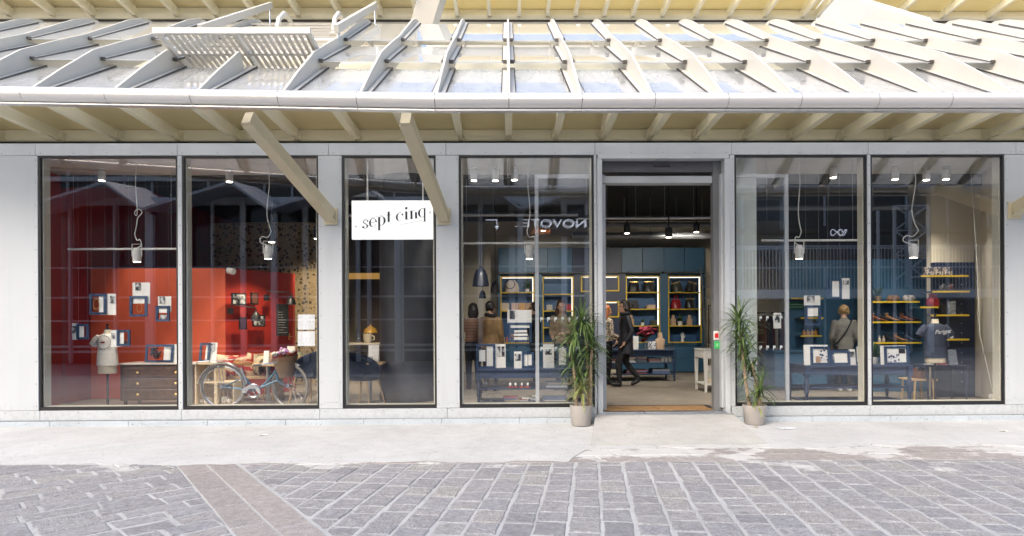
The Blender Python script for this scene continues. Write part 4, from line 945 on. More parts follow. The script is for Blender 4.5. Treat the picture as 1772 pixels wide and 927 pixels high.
def spot(px, py, Y, label, power, tgt, zc, r=.055, h=.15, colour=NEUT, ang=75, m=WHITEM):
    c = P(px, py, Y); t = thing('ceiling_spotlight', (c.x, Y, c.z-h/2), label, 'spotlight', 'white ceiling spotlights')
    MB().lathe([(r*.9,-h/2),(r,-h/2+.01),(r,h/2-.01),(r*.8,h/2)], c, 18).build('housing', m, t, smooth=True)
    MB().lathe([(.012,h/2),(.012,zc-c.z-.02),(.05,zc-c.z-.02),(.05,zc-c.z)], c, 12).build('mount', m, t, smooth=True)
    MB().lathe([(r*.75,-h/2-.002),(r*.75,-h/2+.004)], c, 14).build('lens', BULB, t)
    lamp('spot_light', 'SPOT', (c.x, Y, c.z-h/2-.02), power, colour, t, tgt, .05, R(ang))
SPW = 42
spot(176, 304, .95, 'white ceiling spotlight in the far left window', SPW, (-5.6, 1.9, 1.2), 3.80)
spot(397, 306, .95, 'white ceiling spotlight in the window with the bicycle', SPW, (-4.2, 1.6, .6), 3.80)
spot(820, 304, .9, 'leftmost of three white ceiling spotlights left of the door', SPW, (-1.0, 2.6, 1.0), 3.80)
spot(857, 304, .9, 'middle of three white ceiling spotlights left of the door', SPW, (.2, 2.0, .8), 3.80)
spot(890, 303, .9, 'rightmost of three white ceiling spotlights left of the door', SPW, (.6, 4.0, 1.0), 3.80)
spot(1442, 299, .9, 'white ceiling spotlight in the window right of the door', SPW, (5.2, 1.6, .8), 3.80)
spot(1549, 302, .9, 'leftmost of three white ceiling spotlights in the far right window', SPW, (5.9, 2.6, 1.4), 3.80)
spot(1603, 303, .9, 'middle of three white ceiling spotlights in the far right window', SPW, (6.5, 1.4, 1.4), 3.80)
spot(1637, 302, .9, 'rightmost of three white ceiling spotlights in the far right window', SPW, (7.0, 1.3, 1.2), 3.80)
BLKM = mat('black_metal', (.015,.015,.016), .4)
spot(1085, 396, 3.5, 'black ceiling spotlight on the left behind the doorway', 75, (2.2, 5.6, .9), 4.1, .06, .17, NEUT, 95, BLKM)
spot(1205, 394, 3.5, 'black ceiling spotlight on the right behind the doorway', 75, (3.8, 6.8, 1.4), 4.1, .06, .17, NEUT, 95, BLKM)
spot(940, 392, 4.4, 'black ceiling spotlight deep behind the window left of the door', 75, (.9, 6.9, 1.4), 4.1, .06, .17, NEUT, 95, BLKM)
spot(1157, 402, 2.2, 'black ceiling spotlight lighting the floor inside the doorway', 60, (2.4, 2.6, .2), 4.1, .06, .17, NEUT, 100, BLKM)
spot(640, 400, 3.2, 'black ceiling spotlight over the cafe counter', 110, (-2.9, 4.3, 1.0), 4.1, .06, .17, WARM, 90, BLKM)
spot(548, 405, 2.9, 'black ceiling spotlight aimed at the flowered wallpaper', 80, (-3.9, 4.4, 1.4), 4.1, .06, .17, WARM, 80, BLKM)
spot(470, 410, 1.6, 'black ceiling spotlight over the cushions', 60, (-4.4, 2.2, .8), 4.1, .06, .17, WARM, 80, BLKM)
# ---- hanging rails and lamps on cords behind the glass
def hang_rail(x0, x1, y, Y, label):
    a, b = P(x0, y, Y), P(x1, y, Y); b.z = a.z; t = thing('hanging_rail', ((a.x+b.x)/2, Y, a.z), label, 'rail', 'white hanging rails')
    MB().cyl(a, b, .016, None, 10).build('tube', WHITEM, t, smooth=True)
    for x in (a.x+.08, b.x-.08): MB().cyl((x, Y, a.z), (x, Y, 3.80), .0025, None, 5).build('wire', STEEL, t)
hang_rail(118, 306, 431, .62, 'white hanging rail behind the far left window'); hang_rail(798, 1024, 421, .55, 'white hanging rail behind the window left of the door')
hang_rail(1318, 1485, 416, .55, 'white hanging rail behind the window right of the door')
def cord_lamp(px, py, Y, label, swing, seed):
    rnd = random.Random(seed); c = P(px, py, Y); t = thing('cord_spotlight', (c.x, Y, c.z-.1), label, 'spotlight', 'white spotlights hanging on curly cords')
    MB().lathe([(.055,-.10),(.058,-.095),(.058,.06),(.045,.075),(.045,.10),(.03,.105)], c, 18).build('housing', WHITEM, t, smooth=True)
    MB().tube([(c.x-.07, Y, c.z-.02), (c.x-.07, Y, c.z+.16), (c.x+.07, Y, c.z+.16), (c.x+.07, Y, c.z-.02)], .008, 6).build('yoke', WHITEM, t)
    MB().lathe([(.045,-.103),(.045,-.099)], c, 14).build('lens', BULB, t)
    zt = 3.80; pts = [Vector((c.x, Y, c.z+.10)), Vector((c.x+swing*.9, Y-.02, c.z+.14)), Vector((c.x+swing*.6, Y-.03, c.z+.24)), Vector((c.x+swing*.05, Y, c.z+.20))]
    H = zt-c.z; lx = rnd.uniform(.25, .5)
    base = Vector((c.x-swing*.35, Y, c.z+.30)); pts.append(base)
    for k in range(1, 30):
        s = k/29; xo = swing*.5*math.sin(s*5)*(1-s)-swing*.35*(1-s)
        if abs(s-lx) < .07 and seed % 3 == 0:
            ph = (s-lx+.07)/.14*2*math.pi; pts.append(Vector((c.x+xo+.07*math.sin(ph), Y+.03*math.sin(ph/2), c.z+.3+(H-.3)*lx+.07*(1-math.cos(ph))-.07)))
        else: pts.append(Vector((c.x+xo, Y, c.z+.3+(H-.3)*s)))
    # smooth the cord
    for _ in range(2):
        q = [pts[0]]
        for a, b in zip(pts, pts[1:]): q += [a*.75+b*.25, a*.25+b*.75]
        pts = q+[pts[-1]]
    MB().tube(pts, .0075, 6).build('cord', WHITEM, t, smooth=True)
    lamp('spot_light', 'SPOT', (c.x, Y, c.z-.12), 22, NEUT, t, (c.x+rnd.uniform(-.2, .2), Y+.6, .3), .04, R(85))
cord_lamp(237, 441, .6, 'white spotlight on a looped cord in the far left window', .10, 3)
cord_lamp(464, 436, .6, 'white spotlight on a cord above the bicycle', -.14, 4)
cord_lamp(916, 436, .55, 'white spotlight on a cord left of the sliding door edge', .11, 7)
cord_lamp(1383, 436, .55, 'white spotlight on a cord in the window right of the door', -.10, 8)
cord_lamp(1581, 434, .55, 'white spotlight on a long wavy cord in the far right window', -.22, 10)
# ================================================================ HANGING SIGN, lettering drawn with thick and thin strokes
sx0, sx1, sz0, sz1 = rect(609, 752, 347, 414, .10)
sign = thing('shop_sign', ((sx0+sx1)/2, .10, sz0), 'white hanging sign board reading sept cinq behind the narrow window', 'sign')
SGW = mat('sign_white_glow', (.82,.82,.80), .35, 0, .015, emit=.32, ecol=(1,.99,.96))  # weak emission added to the board so it looks bright behind the glass
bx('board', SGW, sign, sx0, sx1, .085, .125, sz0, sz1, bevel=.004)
for px in (636, 732):
    X = P(px, 335, .105).x; MB().cyl((X, .105, sz1), (X, .105, 3.70), .011, None, 10).build('rod', WHITEM, sign)
INK = mat('sign_ink', (.012,.018,.035), .5, 0, .1)
def stroke(mb, pts, thick, thin, y, ang=0.0):
    n = len(pts); L, Rr = [], []
    for i, (x, z) in enumerate(pts):
        a = pts[max(0, i-1)]; b = pts[min(n-1, i+1)]; dx, dz = b[0]-a[0], b[1]-a[1]; d = math.hypot(dx, dz) or 1
        w_ = thin+(thick-thin)*abs(dz/d)**2.2 if thick > thin else thin
        L.append((x-w_/2, z) if abs(dz/d) > .5 else (x, z+w_/2)); Rr.append((x+w_/2, z) if abs(dz/d) > .5 else (x, z-w_/2))
    for i in range(n-1):
        q = [L[i], Rr[i], Rr[i+1], L[i+1]]
        mb.add([(x, y, z) for x, z in q]+[(x, y+.003, z) for x, z in q], [(0,1,2,3),(7,6,5,4),(0,4,5,1),(1,5,6,2),(2,6,7,3),(3,7,4,0)])
def arc(cx, cz, rx, rz, a0, a1, k=16): return [(cx+rx*math.cos(R(a0+(a1-a0)*i/k)), cz+rz*math.sin(R(a0+(a1-a0)*i/k))) for i in range(k+1)]
TK, TN = .034, .005; xh = .15
def letter(ch, y):
    m = MB()
    S = lambda p, tk=TK, tn=TN: stroke(m, p, tk, tn, y)
    if ch == 's':
        S(arc(.055, .11, .038, .036, 30, 180, 10), .02); S([(.017,.11),(.05,.082),(.085,.055)], .02, .018); S(arc(.05, .042, .036, .038, 20, -150, 12), .03)
        m.lathe([(.001,-.001),(.017,0)], (0,0,0), 3) if False else None
        m.add(*disc(.088, .122, .014, y)); m.add(*disc(.014, .030, .017, y))
    elif ch == 'e':
        S(arc(.06, .075, .055, .072, 90, 270, 16)); S(arc(.06, .075, .052, .072, 0, 90, 8), .02); S([(.008,.075),(.112,.085)], TN, TN); S(arc(.06, .075, .05, .072, 270, 330, 8), TN)
    elif ch == 'p':
        S([(.02,.145),(.02,-.075)]); S(arc(.06, .075, .052, .072, 90, -90, 16)); S([(.02,.14),(.06,.147)], TN, TN); S([(.02,.01),(.06,.003)], TN, TN); S([(-.015,-.075),(.055,-.075)], TN, TN)
    elif ch == 't':
        S([(.03,.20),(.03,.03)]); S(arc(.06, .03, .03, .027, 180, 300, 8), TN); S([(-.01,.145),(.075,.145)], TN, TN)
    elif ch == 'c':
        S(arc(.06, .075, .055, .072, 75, 285, 18)); S(arc(.06, .075, .05, .072, 20, 75, 6), TN); S(arc(.06, .075, .05, .072, 285, 335, 6), TN); m.add(*disc(.10, .108, .016, y))
    elif ch == 'i':
        S([(.03,.145),(.03,.012)]); S(arc(.055, .02, .025, .018, 180, 300, 6), TN); S([(0,.145),(.03,.145)], TN, TN); m.add(*disc(.03, .20, .021, y))
    elif ch == 'n':
        S([(.02,.145),(.02,.0)]); S(arc(.06, .09, .040, .055, 150, 40, 8), TN); S([(.098,.11),(.102,.0)]); S([(-.01,.145),(.02,.145)], TN, TN)
    elif ch == 'q':
        S(arc(.06, .075, .055, .072, 90, 270, 16)); S([(.10,.15),(.10,-.075)], .026); S([(.06,.147),(.10,.14)], TN, TN); S([(.06,.003),(.10,.01)], TN, TN); S([(.07,-.075),(.13,-.075)], TN, TN)
    return m
def disc(cx, cz, r, y, k=12):
    vs = [(cx+r*math.cos(6.2832*i/k), y, cz+r*math.sin(6.2832*i/k)) for i in range(k)]
    return vs+[(a, b+.003, c) for a, b, c in vs], [tuple(range(k)), tuple(range(2*k-1, k-1, -1))]+[(i, k+i, k+(i+1) % k, (i+1) % k) for i in range(k)]
sc_px = [('s', 627.0, 396.0), ('e', 639.5, 393.5), ('p', 654, 390.5), ('t', 669.5, 387), ('c', 686, 383.5), ('i', 700, 381), ('n', 710, 379.0), ('q', 724.5, 376.5)]
for ch, px, py in sc_px:
    a = P(px, py, .08); k = .83 if ch != 'n' else .80
    m = letter(ch, 0.0); m.v = [(x*k+a.x, .0805+y, z*k+a.z+.13*(x*k)) for x, y, z in m.v]
    m.build('letter', INK, sign)
ln = MB()
for (x0, y0, x1, y1) in ((625, 381, 666, 371), (687, 390, 730, 381)):
    a, b = P(x0, y0, .08), P(x1, y1, .08); stroke(ln, [(a.x, a.z), (b.x, b.z)], .005, .005, .0805)
for (x, y, r) in ((617.5, 392, .006), (622, 391.5, .004), (680, 380, .006), (741, 368, .005)):
    a = P(x, y, .08); ln.add(*disc(a.x, a.z, r, .0805))
ln.build('rules', mat('sign_hairline', (.45,.45,.47), .5), sign)
a = P(743, 369, .08); text_mesh('numeral', '5', .04, INK, sign, (a.x, .0815, a.z)); a = P(617, 393.5, .08); text_mesh('numeral', '7', .035, INK, sign, (a.x-.02, .0815, a.z))
# ================================================================ DRACAENAS
DLEAF = mat('dracaena_leaf', (.085,.14,.04), .36, 0, .35, 14); DTIP = mat('dracaena_pale_leaf', (.22,.25,.08), .42, 0, .3, 14); TRK = mat('dracaena_trunk', (.32,.24,.16), .85, 0, .3, 30, .8, 60)
POT = mat('taupe_pot', (.37,.345,.32), .5, 0, .03, 3); SOIL = mat('potting_soil', (.035,.024,.016), .95, 0, .4, 40, .8, 90)
def pot_plant(px, py, label, stems, heads, seed):
    rnd = random.Random(seed); b = P(px, 735, -.29); X, Y = b.x, -.29; z0 = apz(Y)+.006 if True else 0
    z0 = max(z0, P(px, 738, Y-.12).z); z0 = apz(Y)+.008 if z0 > .12 else z0
    t = thing('potted_dracaena', (X, Y, z0), label, 'plant', 'dracaenas beside the door')
    h = P(px, 700, Y).z-z0; r = .155
    MB().lathe([(r*.80,0),(r*.83,.005),(r*.985,h-.03),(r,h-.028),(r,h),(r*.93,h),(r*.91,h-.05)], (X, Y, z0), 32).build('pot', POT, t, smooth=True)
    MB().lathe([(.001,h-.035),(r*.92,h-.05)], (X, Y, z0), 20, False).build('soil', SOIL, t)
    for s in stems:
        pts = [P(x, y, Y+dy) for x, y, dy in s]; MB().tube(pts, [.024-.006*i/(len(pts)-1) for i in range(len(pts))], 8).build('trunk', TRK, t, smooth=True)
    for (hx_, hy_, dy, nl, ln, pale) in heads:
        c = P(hx_, hy_, Y+dy); lf = MB()
        for i in range(int(nl*.68)):
            a = rnd.random()*6.283; e = R(rnd.uniform(-35, 80)); L = ln*rnd.uniform(.7, 1.12); dirn = Vector((math.cos(a)*math.cos(e), math.sin(a)*math.cos(e), math.sin(e)))
            up0 = c+Vector((0, 0, rnd.uniform(-.10, .07))); pts = []; K = 7; p = up0.copy(); d = dirn.copy()
            droop = rnd.uniform(.14, .34)
            for k in range(K+1):
                pts.append(p.copy()); p = p+d*(L/K); d = (d+Vector((0, 0, -droop*(.35+k/K)))).normalized()
            wmax = rnd.uniform(.009, .014); vs = []
            sdv = dirn.cross(Vector((0,0,1)))
            if sdv.length < .1: sdv = Vector((1,0,0))
            sdv.normalize()
            for k, q in enumerate(pts):
                if q.y > -.045: q.y = -.045-rnd.random()*.02
                wk_ = wmax*[.55,.85,1,1,.95,.8,.5,.05][k]; vs += [q-sdv*wk_, q+Vector((0,0,-wk_*.35)), q+sdv*wk_]
            fs = []
            for k in range(K): fs += [(3*k, 3*k+1, 3*k+4, 3*k+3), (3*k+1, 3*k+2, 3*k+5, 3*k+4)]
            lf.add(vs, fs)
        lf.build('leaf_head', DTIP if pale else DLEAF, t, smooth=True)
    return t
pot_plant(1006, 720, 'bushy dracaena in a taupe pot left of the open door', [[(1017,706,.03),(1018,660,.03),(1016,610,.03),(1012,560,.02)],[(998,706,-.02),(996,660,-.04),(990,620,-.04),(992,585,-.03)],[(1008,706,-.05),(1008,690,-.07),(1005,668,-.08)],[(1021,706,-.0),(1022,650,0),(1024,600,0)]],
          [(1008,560,.0,90,.40,0),(994,582,-.03,80,.40,0),(1024,595,.0,75,.40,0),(990,625,-.05,70,.38,0),(1018,635,.02,65,.38,0),(1003,655,-.06,45,.34,0),(1006,672,-.09,55,.30,1)], 3)
pot_plant(1306, 720, 'tall leaning dracaena in a taupe pot right of the open door', [[(1297,706,-.02),(1291,665,-.03),(1286,620,-.03),(1282,575,-.02)],[(1316,706,.02),(1313,680,.01),(1306,650,.0),(1300,628,.0)],[(1312,706,-.06),(1314,690,-.06)]],
          [(1279,557,-.02,90,.40,0),(1283,590,-.03,80,.40,0),(1291,620,-.03,65,.38,0),(1300,640,.0,60,.34,0),(1316,676,-.06,70,.32,0),(1310,690,-.07,30,.26,1)], 5)
# ================================================================ BICYCLE
BLUEB = mat('bicycle_blue', (.035,.12,.19), .3, .2, .08); DKB = mat('bicycle_dark', (.012,.02,.03), .35); FEND = mat('silver_mudguard', (.62,.63,.64), .28, .7, .05)
WICK, n, b, out = nodes('wicker'); tc = N(n, 'ShaderNodeTexCoord'); wv = N(n, 'ShaderNodeTexWave'); wv.inputs['Scale'].default_value = 38; wv.inputs['Distortion'].default_value = 3; wv.bands_direction = 'Z'; n.links.new(tc.outputs['Object'], wv.inputs[0])
cr = ramp(n, [(0, (.09,.05,.025)), (.6, (.28,.175,.09)), (1, (.40,.27,.15))], wv.outputs['Fac']); n.links.new(cr.outputs[0], b.inputs['Base Color']); b.inputs['Roughness'].default_value = .7
bpn = N(n, 'ShaderNodeBump'); bpn.inputs['Strength'].default_value = .8; bpn.inputs['Distance'].default_value = .01; n.links.new(wv.outputs['Fac'], bpn.inputs['Height']); n.links.new(bpn.outputs[0], b.inputs['Normal'])
BY = .52
def bp_(x, y, dy=0): return P(x, y, BY+dy)
bike = thing('bicycle', (bp_(437, 700).x, BY, FZ), 'vintage blue city bicycle with wicker basket parked behind the second window from the left', 'bicycle')
rw, fw = bp_(386, 685), bp_(502, 685); wr = .335
rw.z = fw.z = FZ+wr
# the front wheel is turned a little towards the street
def wheel(c, yaw, key):
    rm = Matrix.Translation(c) @ Matrix.Rotation(yaw, 4, 'Z')
    ci = lambda r, k=40: [rm @ Vector((r*math.cos(6.2832*i/k), 0, r*math.sin(6.2832*i/k))) for i in range(k)]
    wo_ = MB().tube(ci(wr-.018), .018, 8, closed=True).build('wheel', mat('pale_tyre', (.20,.18,.155), .7), bike, smooth=True)
    MB().tube(ci(wr-.042), .010, 6, closed=True).build('rim', CHROME, wo_, smooth=True)
    sp = MB()
    for i in range(28):
        a = 6.2832*i/28; s = 1 if i % 2 else -1
        sp.cyl(rm @ Vector((.02*math.cos(a+.6*s), .03*s, .02*math.sin(a+.6*s))), rm @ Vector(((wr-.045)*math.cos(a), 0, (wr-.045)*math.sin(a))), .0016, None, 4, False)
    sp.build('spokes', CHROME, wo_); MB().cyl(rm @ Vector((0,-.05,0)), rm @ Vector((0,.05,0)), .02, None, 12).build('hub', CHROME, wo_)
    return rm
wheel(rw, 0, 'r'); fyaw = R(-22); frm = wheel(fw, fyaw, 'f')
bb = bp_(441, 688); bb.z = FZ+.28; seat = bp_(419, 640); seatj = bp_(424, 652); head = bp_(477, 642); headb = bp_(481, 655); headb.z -= .02
fr = MB(); t_ = lambda a, b, r: fr.tube([a, b], r, 8)
t_(headb, bb, .016); fr.tube([head, bp_(462, 660), bp_(448, 672), bp_(436, 676)], .014, 8); t_(bb, seatj, .015)
for s in (-.045, .045):
    o_ = Vector((0, s, 0)); t_(bb+o_*.4, rw+o_, .009); t_(seatj+o_*.3, rw+o_, .008)
fr.tube([head+Vector((0,0,.03)), headb], .019, 10)
for s in (-.05, .05):
    e = frm @ Vector((0, s, 0)); k = headb.lerp(e, .5)+Vector((.0, s*.3, .0)); fr.tube([headb+Vector((0, s*.8, 0)), k+Vector((-.03,0,0)), e], .009, 8)
fr.build('frame', BLUEB, bike, smooth=True)
MB().tube([seatj, seat+Vector((-.01,0,.06))], .012, 8).build('seat_post', CHROME, bike)
sd_ = MB().loft([(0,0,0,.13,.07),(0.005,0,.03,.14,.085),(0,0,.055,.12,.07)], 16); c = seat+Vector((.01,0,.07)); sd_.v = [(x+c.x+(.06 if x > 0 else 0)*0, y*(1 if x < .02 else .55)+c.y, z+c.z+(.02 if x < -.05 else 0)) for x, y, z in sd_.v]
sd_.build('saddle', mat('tan_leather', (.42,.19,.06), .4, 0, .15), bike, smooth=True)
def fender(c, yaw, a0, a1, nm):
    rm = Matrix.Translation(c) @ Matrix.Rotation(yaw, 4, 'Z'); m = MB(); k = 22; r = wr+.022
    pr = [(-.03,-.012),(-.018,.002),(0,.007),(.018,.002),(.03,-.012)]
    for i in range(k+1):
        a = R(a0+(a1-a0)*i/k)
        for y, dr in pr: m.v.append(tuple(rm @ Vector(((r+dr)*math.cos(a), y, (r+dr)*math.sin(a)))))
    for i in range(k):
        for j in range(4): m.f.append((i*5+j, i*5+j+1, i*5+6+j, i*5+5+j))
    m.build(nm, FEND, bike, smooth=True)
fender(rw, 0, 5, 172, 'mudguard'); fender(fw, fyaw, 60, 185, 'mudguard')
rk = MB(); 
for s in (-.05, .05): rk.tube([rw+Vector((-.33,s,.37)), rw+Vector((.16,s,.40))], .006, 6); rk.tube([rw+Vector((0,s,0)), rw+Vector((-.06,s,.39))], .005, 6)
for i in range(4): rk.tube([rw+Vector((-.30+i*.14,-.05,.375+i*.008)), rw+Vector((-.30+i*.14,.05,.375+i*.008))], .005, 6)
rk.build('luggage_rack', FEND, bike, smooth=True)
cg = MB().prism_y([(rw.x+.30, FZ+.30), (bb.x-.05, FZ+.37), (bb.x+.04, FZ+.36), (bb.x+.10, FZ+.30), (bb.x+.11, FZ+.23), (bb.x+.08, FZ+.24), (bb.x+.03, FZ+.31), (bb.x-.06, FZ+.31), (bb.x-.10, FZ+.25), (rw.x+.30, FZ+.25)], BY-.07, BY-.055)
cg.build('chain_guard', FEND, bike)
MB().tube([bb+Vector((.095*math.cos(a), -.045, .095*math.sin(a))) for a in [6.2832*i/24 for i in range(24)]], .006, 6, closed=True).beam(bb+Vector((0,-.06,0)), bb+Vector((.10,-.075,-.13)), .02, .012).beam(bb+Vector((.06,-.12,-.135)), bb+Vector((.14,-.10,-.135)), .07, .02).build('crank', CHROME, bike)
hb = head+Vector((.02,0,.10)); hbm = MB().tube([head+Vector((0,0,.03)), hb], .012, 8)
hbm.tube([hb+Vector((-.22,-.25,.0)), hb+Vector((-.08,-.25,.02)), hb+Vector((.04,-.16,.03)), hb, hb+Vector((.04,.16,.03)), hb+Vector((-.08,.25,.02)), hb+Vector((-.22,.25,.0))], .011, 8); hbm.build('handlebar', CHROME, bike, smooth=True)
MB().tube([hb+Vector((-.24,-.25,.0)), hb+Vector((-.12,-.25,.015))], .016, 8).build('grip', DKB, bike)
# basket: open tapered wicker tub, oval ring wall
bc = bp_(493, 634, -.03); bkm = MB(); n_ = 28; secs = [(0,-.155,.10,.085),(.0,-.15,.105,.09),(.01,.0,.145,.12),(.02,.115,.185,.145),(.02,.135,.195,.15),(.02,.135,.175,.135),(.01,0,.13,.105),(0,-.14,.09,.075)]
tilt = Matrix.Translation(bc) @ Matrix.Rotation(R(-9), 4, 'Y')
for dx, z, rx, ry in secs:
    for j in range(n_): a = 6.2832*j/n_; bkm.v.append(tuple(tilt @ Vector((dx+rx*math.cos(a)*(1+.012*math.sin(j*3)), ry*math.sin(a), z))))
for i in range(len(secs)-1): bkm.f += [(i*n_+j, i*n_+(j+1) % n_, (i+1)*n_+(j+1) % n_, (i+1)*n_+j) for j in range(n_)]
bkm.f += [tuple(range(n_-1, -1, -1)), tuple(range(len(secs)*n_-n_, len(secs)*n_))]
bkm.build('basket', WICK, bike, smooth=True)
fl = thing('flower_bunch', (bc.x, bc.y, bc.z), 'white and mauve roses in the bicycle basket', 'flowers')
PETW = mat('white_petal', (.75,.70,.58), .6, 0, .1, 40); PETM = mat('mauve_petal', (.48,.24,.44), .6, 0, .15, 40)
for i in range(26):
    a = random.random()*6.28; rr = math.sqrt(random.random()); c = tilt @ Vector((.02+.165*rr*math.cos(a)-.02, .12*rr*math.sin(a), .15+.10*(1-rr*.6)+random.uniform(-.01,.03)))
    m = MB(); r = random.uniform(.026, .036)
    m.ball(c, r*.7, 1, 1, 1, 8, 6)
    for k in range(6):
        b = 1.05*k; m.ball(c+Vector((math.cos(b)*r*.55, math.sin(b)*r*.55, -r*.15)), r*.62, .8, .8, .9, 7, 5)
    m.build('blossom', PETM if -.10 < (c.x-bc.x) < .10 and random.random() < .65 else PETW, fl, smooth=True)
lfm = MB()
for i in range(60):
    a = random.random()*6.28; rr = random.random(); c = tilt @ Vector((.17*rr*math.cos(a), .13*rr*math.sin(a), .12+random.uniform(0,.06))); d = Vector((random.uniform(-1,1), random.uniform(-1,1), random.uniform(-.3,.8))).normalized()*.05; s = d.cross(Vector((0,0,1)))*.35
    lfm.add([c-s*.3, c+d*.5-s, c+d, c+d*.5+s], [(0,1,2,3)])
o = lfm.build('leaves', LEAF, fl); o['kind'] = 'stuff'
# ================================================================ PEOPLE
def cone(mb, a, b, r0, r1, n=10):
    mb.cyl(a, b, r0, r1, n); mb.ball(a, r0, n=n, k=6); mb.ball(b, r1, n=n, k=6)
def person(X, Y, h, face, label, pose, top, legs, hair, shoe=LEA, coat_len=.0, hair_len=0, collar=None, extra=None, stripes=None):
    # local frame: +y = the way the person faces, z up, unit = height 1.70 m; face = compass angle of +y (0 = into the shop)
    k = h/1.70; t = thing('person', (X, Y, FZ), label, 'person')
    M_ = Matrix.Translation((X, Y, FZ)) @ Matrix.Rotation(face, 4, 'Z') @ Matrix.Scale(k, 4)
    J = dict(hipL=(-.085,0,.88), hipR=(.085,0,.88), kneeL=(-.09,.02,.48), kneeR=(.09,.02,.48), ankL=(-.09,-.02,.08), ankR=(.09,-.02,.08), toeL=(-.10,.14,.03), toeR=(.10,.14,.03),
             shL=(-.175,0,1.38), shR=(.175,0,1.38), elL=(-.22,-.02,1.10), elR=(.22,-.02,1.10), haL=(-.21,.08,.86), haR=(.21,.08,.86), chest=(0,0,1.25), neck=(0,.0,1.44), head=(0,.025,1.585))
    J.update(pose); V = {a: Vector(b) for a, b in J.items()}
    def mk(name, mb, m, vox, sm, parent=t):
        mb.xf(M_); o = mb.build(name, m, parent); return remesh(o, vox, sm)
    b = MB(); hd = V['head']
    lookv = (Vector(J.get('look', (0, 1, 0)))).normalized(); rgt = lookv.cross(Vector((0,0,1))).normalized()
    def H(x, y, z): return hd+rgt*x+lookv*y+Vector((0,0,z))
    b.ball(H(0,-.005,.03), .088, .92, 1.06, 1.05, 14, 10); b.ball(H(0,.03,-.035), .062, .95, .95, 1.15, 12, 8); b.cyl(H(0,.085,.01), H(0,.115,-.035), .010, .017, 8); b.ball(H(0,.088,-.068), .020, 1.2, .6, .5, 8, 6); b.ball(H(0,.075,-.10), .025, 1, .8, .7, 8, 6)
    for s in (-1, 1): b.ball(H(s*.084,-.005,-.005), .020, .5, .9, 1.5, 8, 6); b.ball(H(s*.035,.083,.035), .018, 1.2, .5, .4, 8, 5)
    cone(b, V['neck']+Vector((0,0,-.05)), hd+Vector((0,0,-.05))-lookv*.01, .058, .052)
    c = V['chest']; b.loft([(0,0,.86,.15,.105),(0,0,.95,.155,.11),(c.x*.5,c.y*.5,1.08,.125,.09),(c.x,c.y,1.22,.15,.105),(c.x,c.y,1.33,.155,.095),(V['neck'].x,V['neck'].y,1.43,.07,.06)], 18)
    for s in 'LR':
        cone(b, V['hip'+s], V['knee'+s], .078, .055); cone(b, V['knee'+s], V['ank'+s], .052, .036); cone(b, V['ank'+s]+Vector((0,0,-.03)), V['toe'+s]+Vector((0,0,.01)), .036, .03)
        cone(b, V['sh'+s], V['el'+s], .048, .038); cone(b, V['el'+s], V['ha'+s], .037, .026)
        d = (V['ha'+s]-V['el'+s]).normalized(); sdv = d.cross(Vector((0,1,0)) if abs(d.y) < .9 else Vector((1,0,0))).normalized(); w0 = V['ha'+s]
        b.ball(w0+d*.05, .036, .8, .8, 1.2, 8, 6)
        for i in range(4):
            a = w0+d*.075+sdv*(i-1.5)*.019; m1 = a+d*(.045+.008*(1.5-abs(i-1.5)))+Vector((0,.012,0)); b.cyl(a, m1, .0095, .009, 6); b.cyl(m1, m1+d*.03+Vector((0,.018,0)), .009, .007, 6)
        a = w0+d*.03+sdv*.03; b.cyl(a, a+d*.05+sdv*.03, .011, .008, 6)
    mk('body', b, SKIN, .0105, 3)
    e = MB()
    for s in (-1, 1): e.ball(H(s*.034,.088,.018), .010, n=8, k=6)
    e.xf(M_).build('eyes', mat('eye_dark', (.02,.015,.012), .2), t, smooth=True)
    # trousers
    tr = MB(); tr.loft([(0,0,.80,.155,.115),(0,0,.90,.168,.122),(0,0,1.0,.15,.108)], 18)
    for s in 'LR': cone(tr, V['hip'+s], V['knee'+s], .094, .070); cone(tr, V['knee'+s], V['ank'+s]+Vector((0,0,.02)), .068, .052)
    mk('trousers', tr, legs, .018, 3)
    for s in 'LR':
        sh = MB(); a, tt = V['ank'+s], V['toe'+s]; cone(sh, a+Vector((0,-.0,-.035)), tt+Vector((0,0,.012)), .047, .040); cone(sh, a+Vector((0,0,.0)), a+Vector((0,0,-.04)), .046, .048)
        mk('shoe', sh, shoe, .014, 2)
    # jacket or top
    ct = MB(); zl = .93-coat_len; fl_ = .03 if coat_len > .1 else 0
    ct.loft([(0,0,zl,.165+fl_*1.3,.13+fl_),(0,0,max(zl+.03,.92),.172,.13),(c.x*.5,c.y*.5,1.08,.150,.115),(c.x,c.y,1.22,.172,.128),(c.x,c.y,1.34,.178,.115),(V['neck'].x,V['neck'].y,1.43,.085,.075),(V['neck'].x,V['neck'].y,1.47,.068,.066)], 20)
    for s in 'LR': cone(ct, V['sh'+s]+Vector((0,0,-.015)), V['el'+s], .066, .053); cone(ct, V['el'+s], V['el'+s].lerp(V['ha'+s], .93), .053, .042)
    mk('jacket', ct, top, .0165, 3)
    if collar: 
        cl = MB(); nk = V['neck']; cl.tube([nk+Vector((.085*math.cos(a), .08*math.sin(a)-.0, .015+.015*math.sin(a*2))) for a in [6.2832*i/16 for i in range(16)]], .038, 8, closed=True); mk('collar', cl, collar, .015, 3)
    # hair
    hr = MB(); hr.ball(H(0,-.02,.048), .098, 1.0, 1.06, 1.02, 14, 10)
    for s in (-1, 1): hr.ball(H(s*.07,-.035,.0), .045, .8, 1, 1.4, 10, 7)
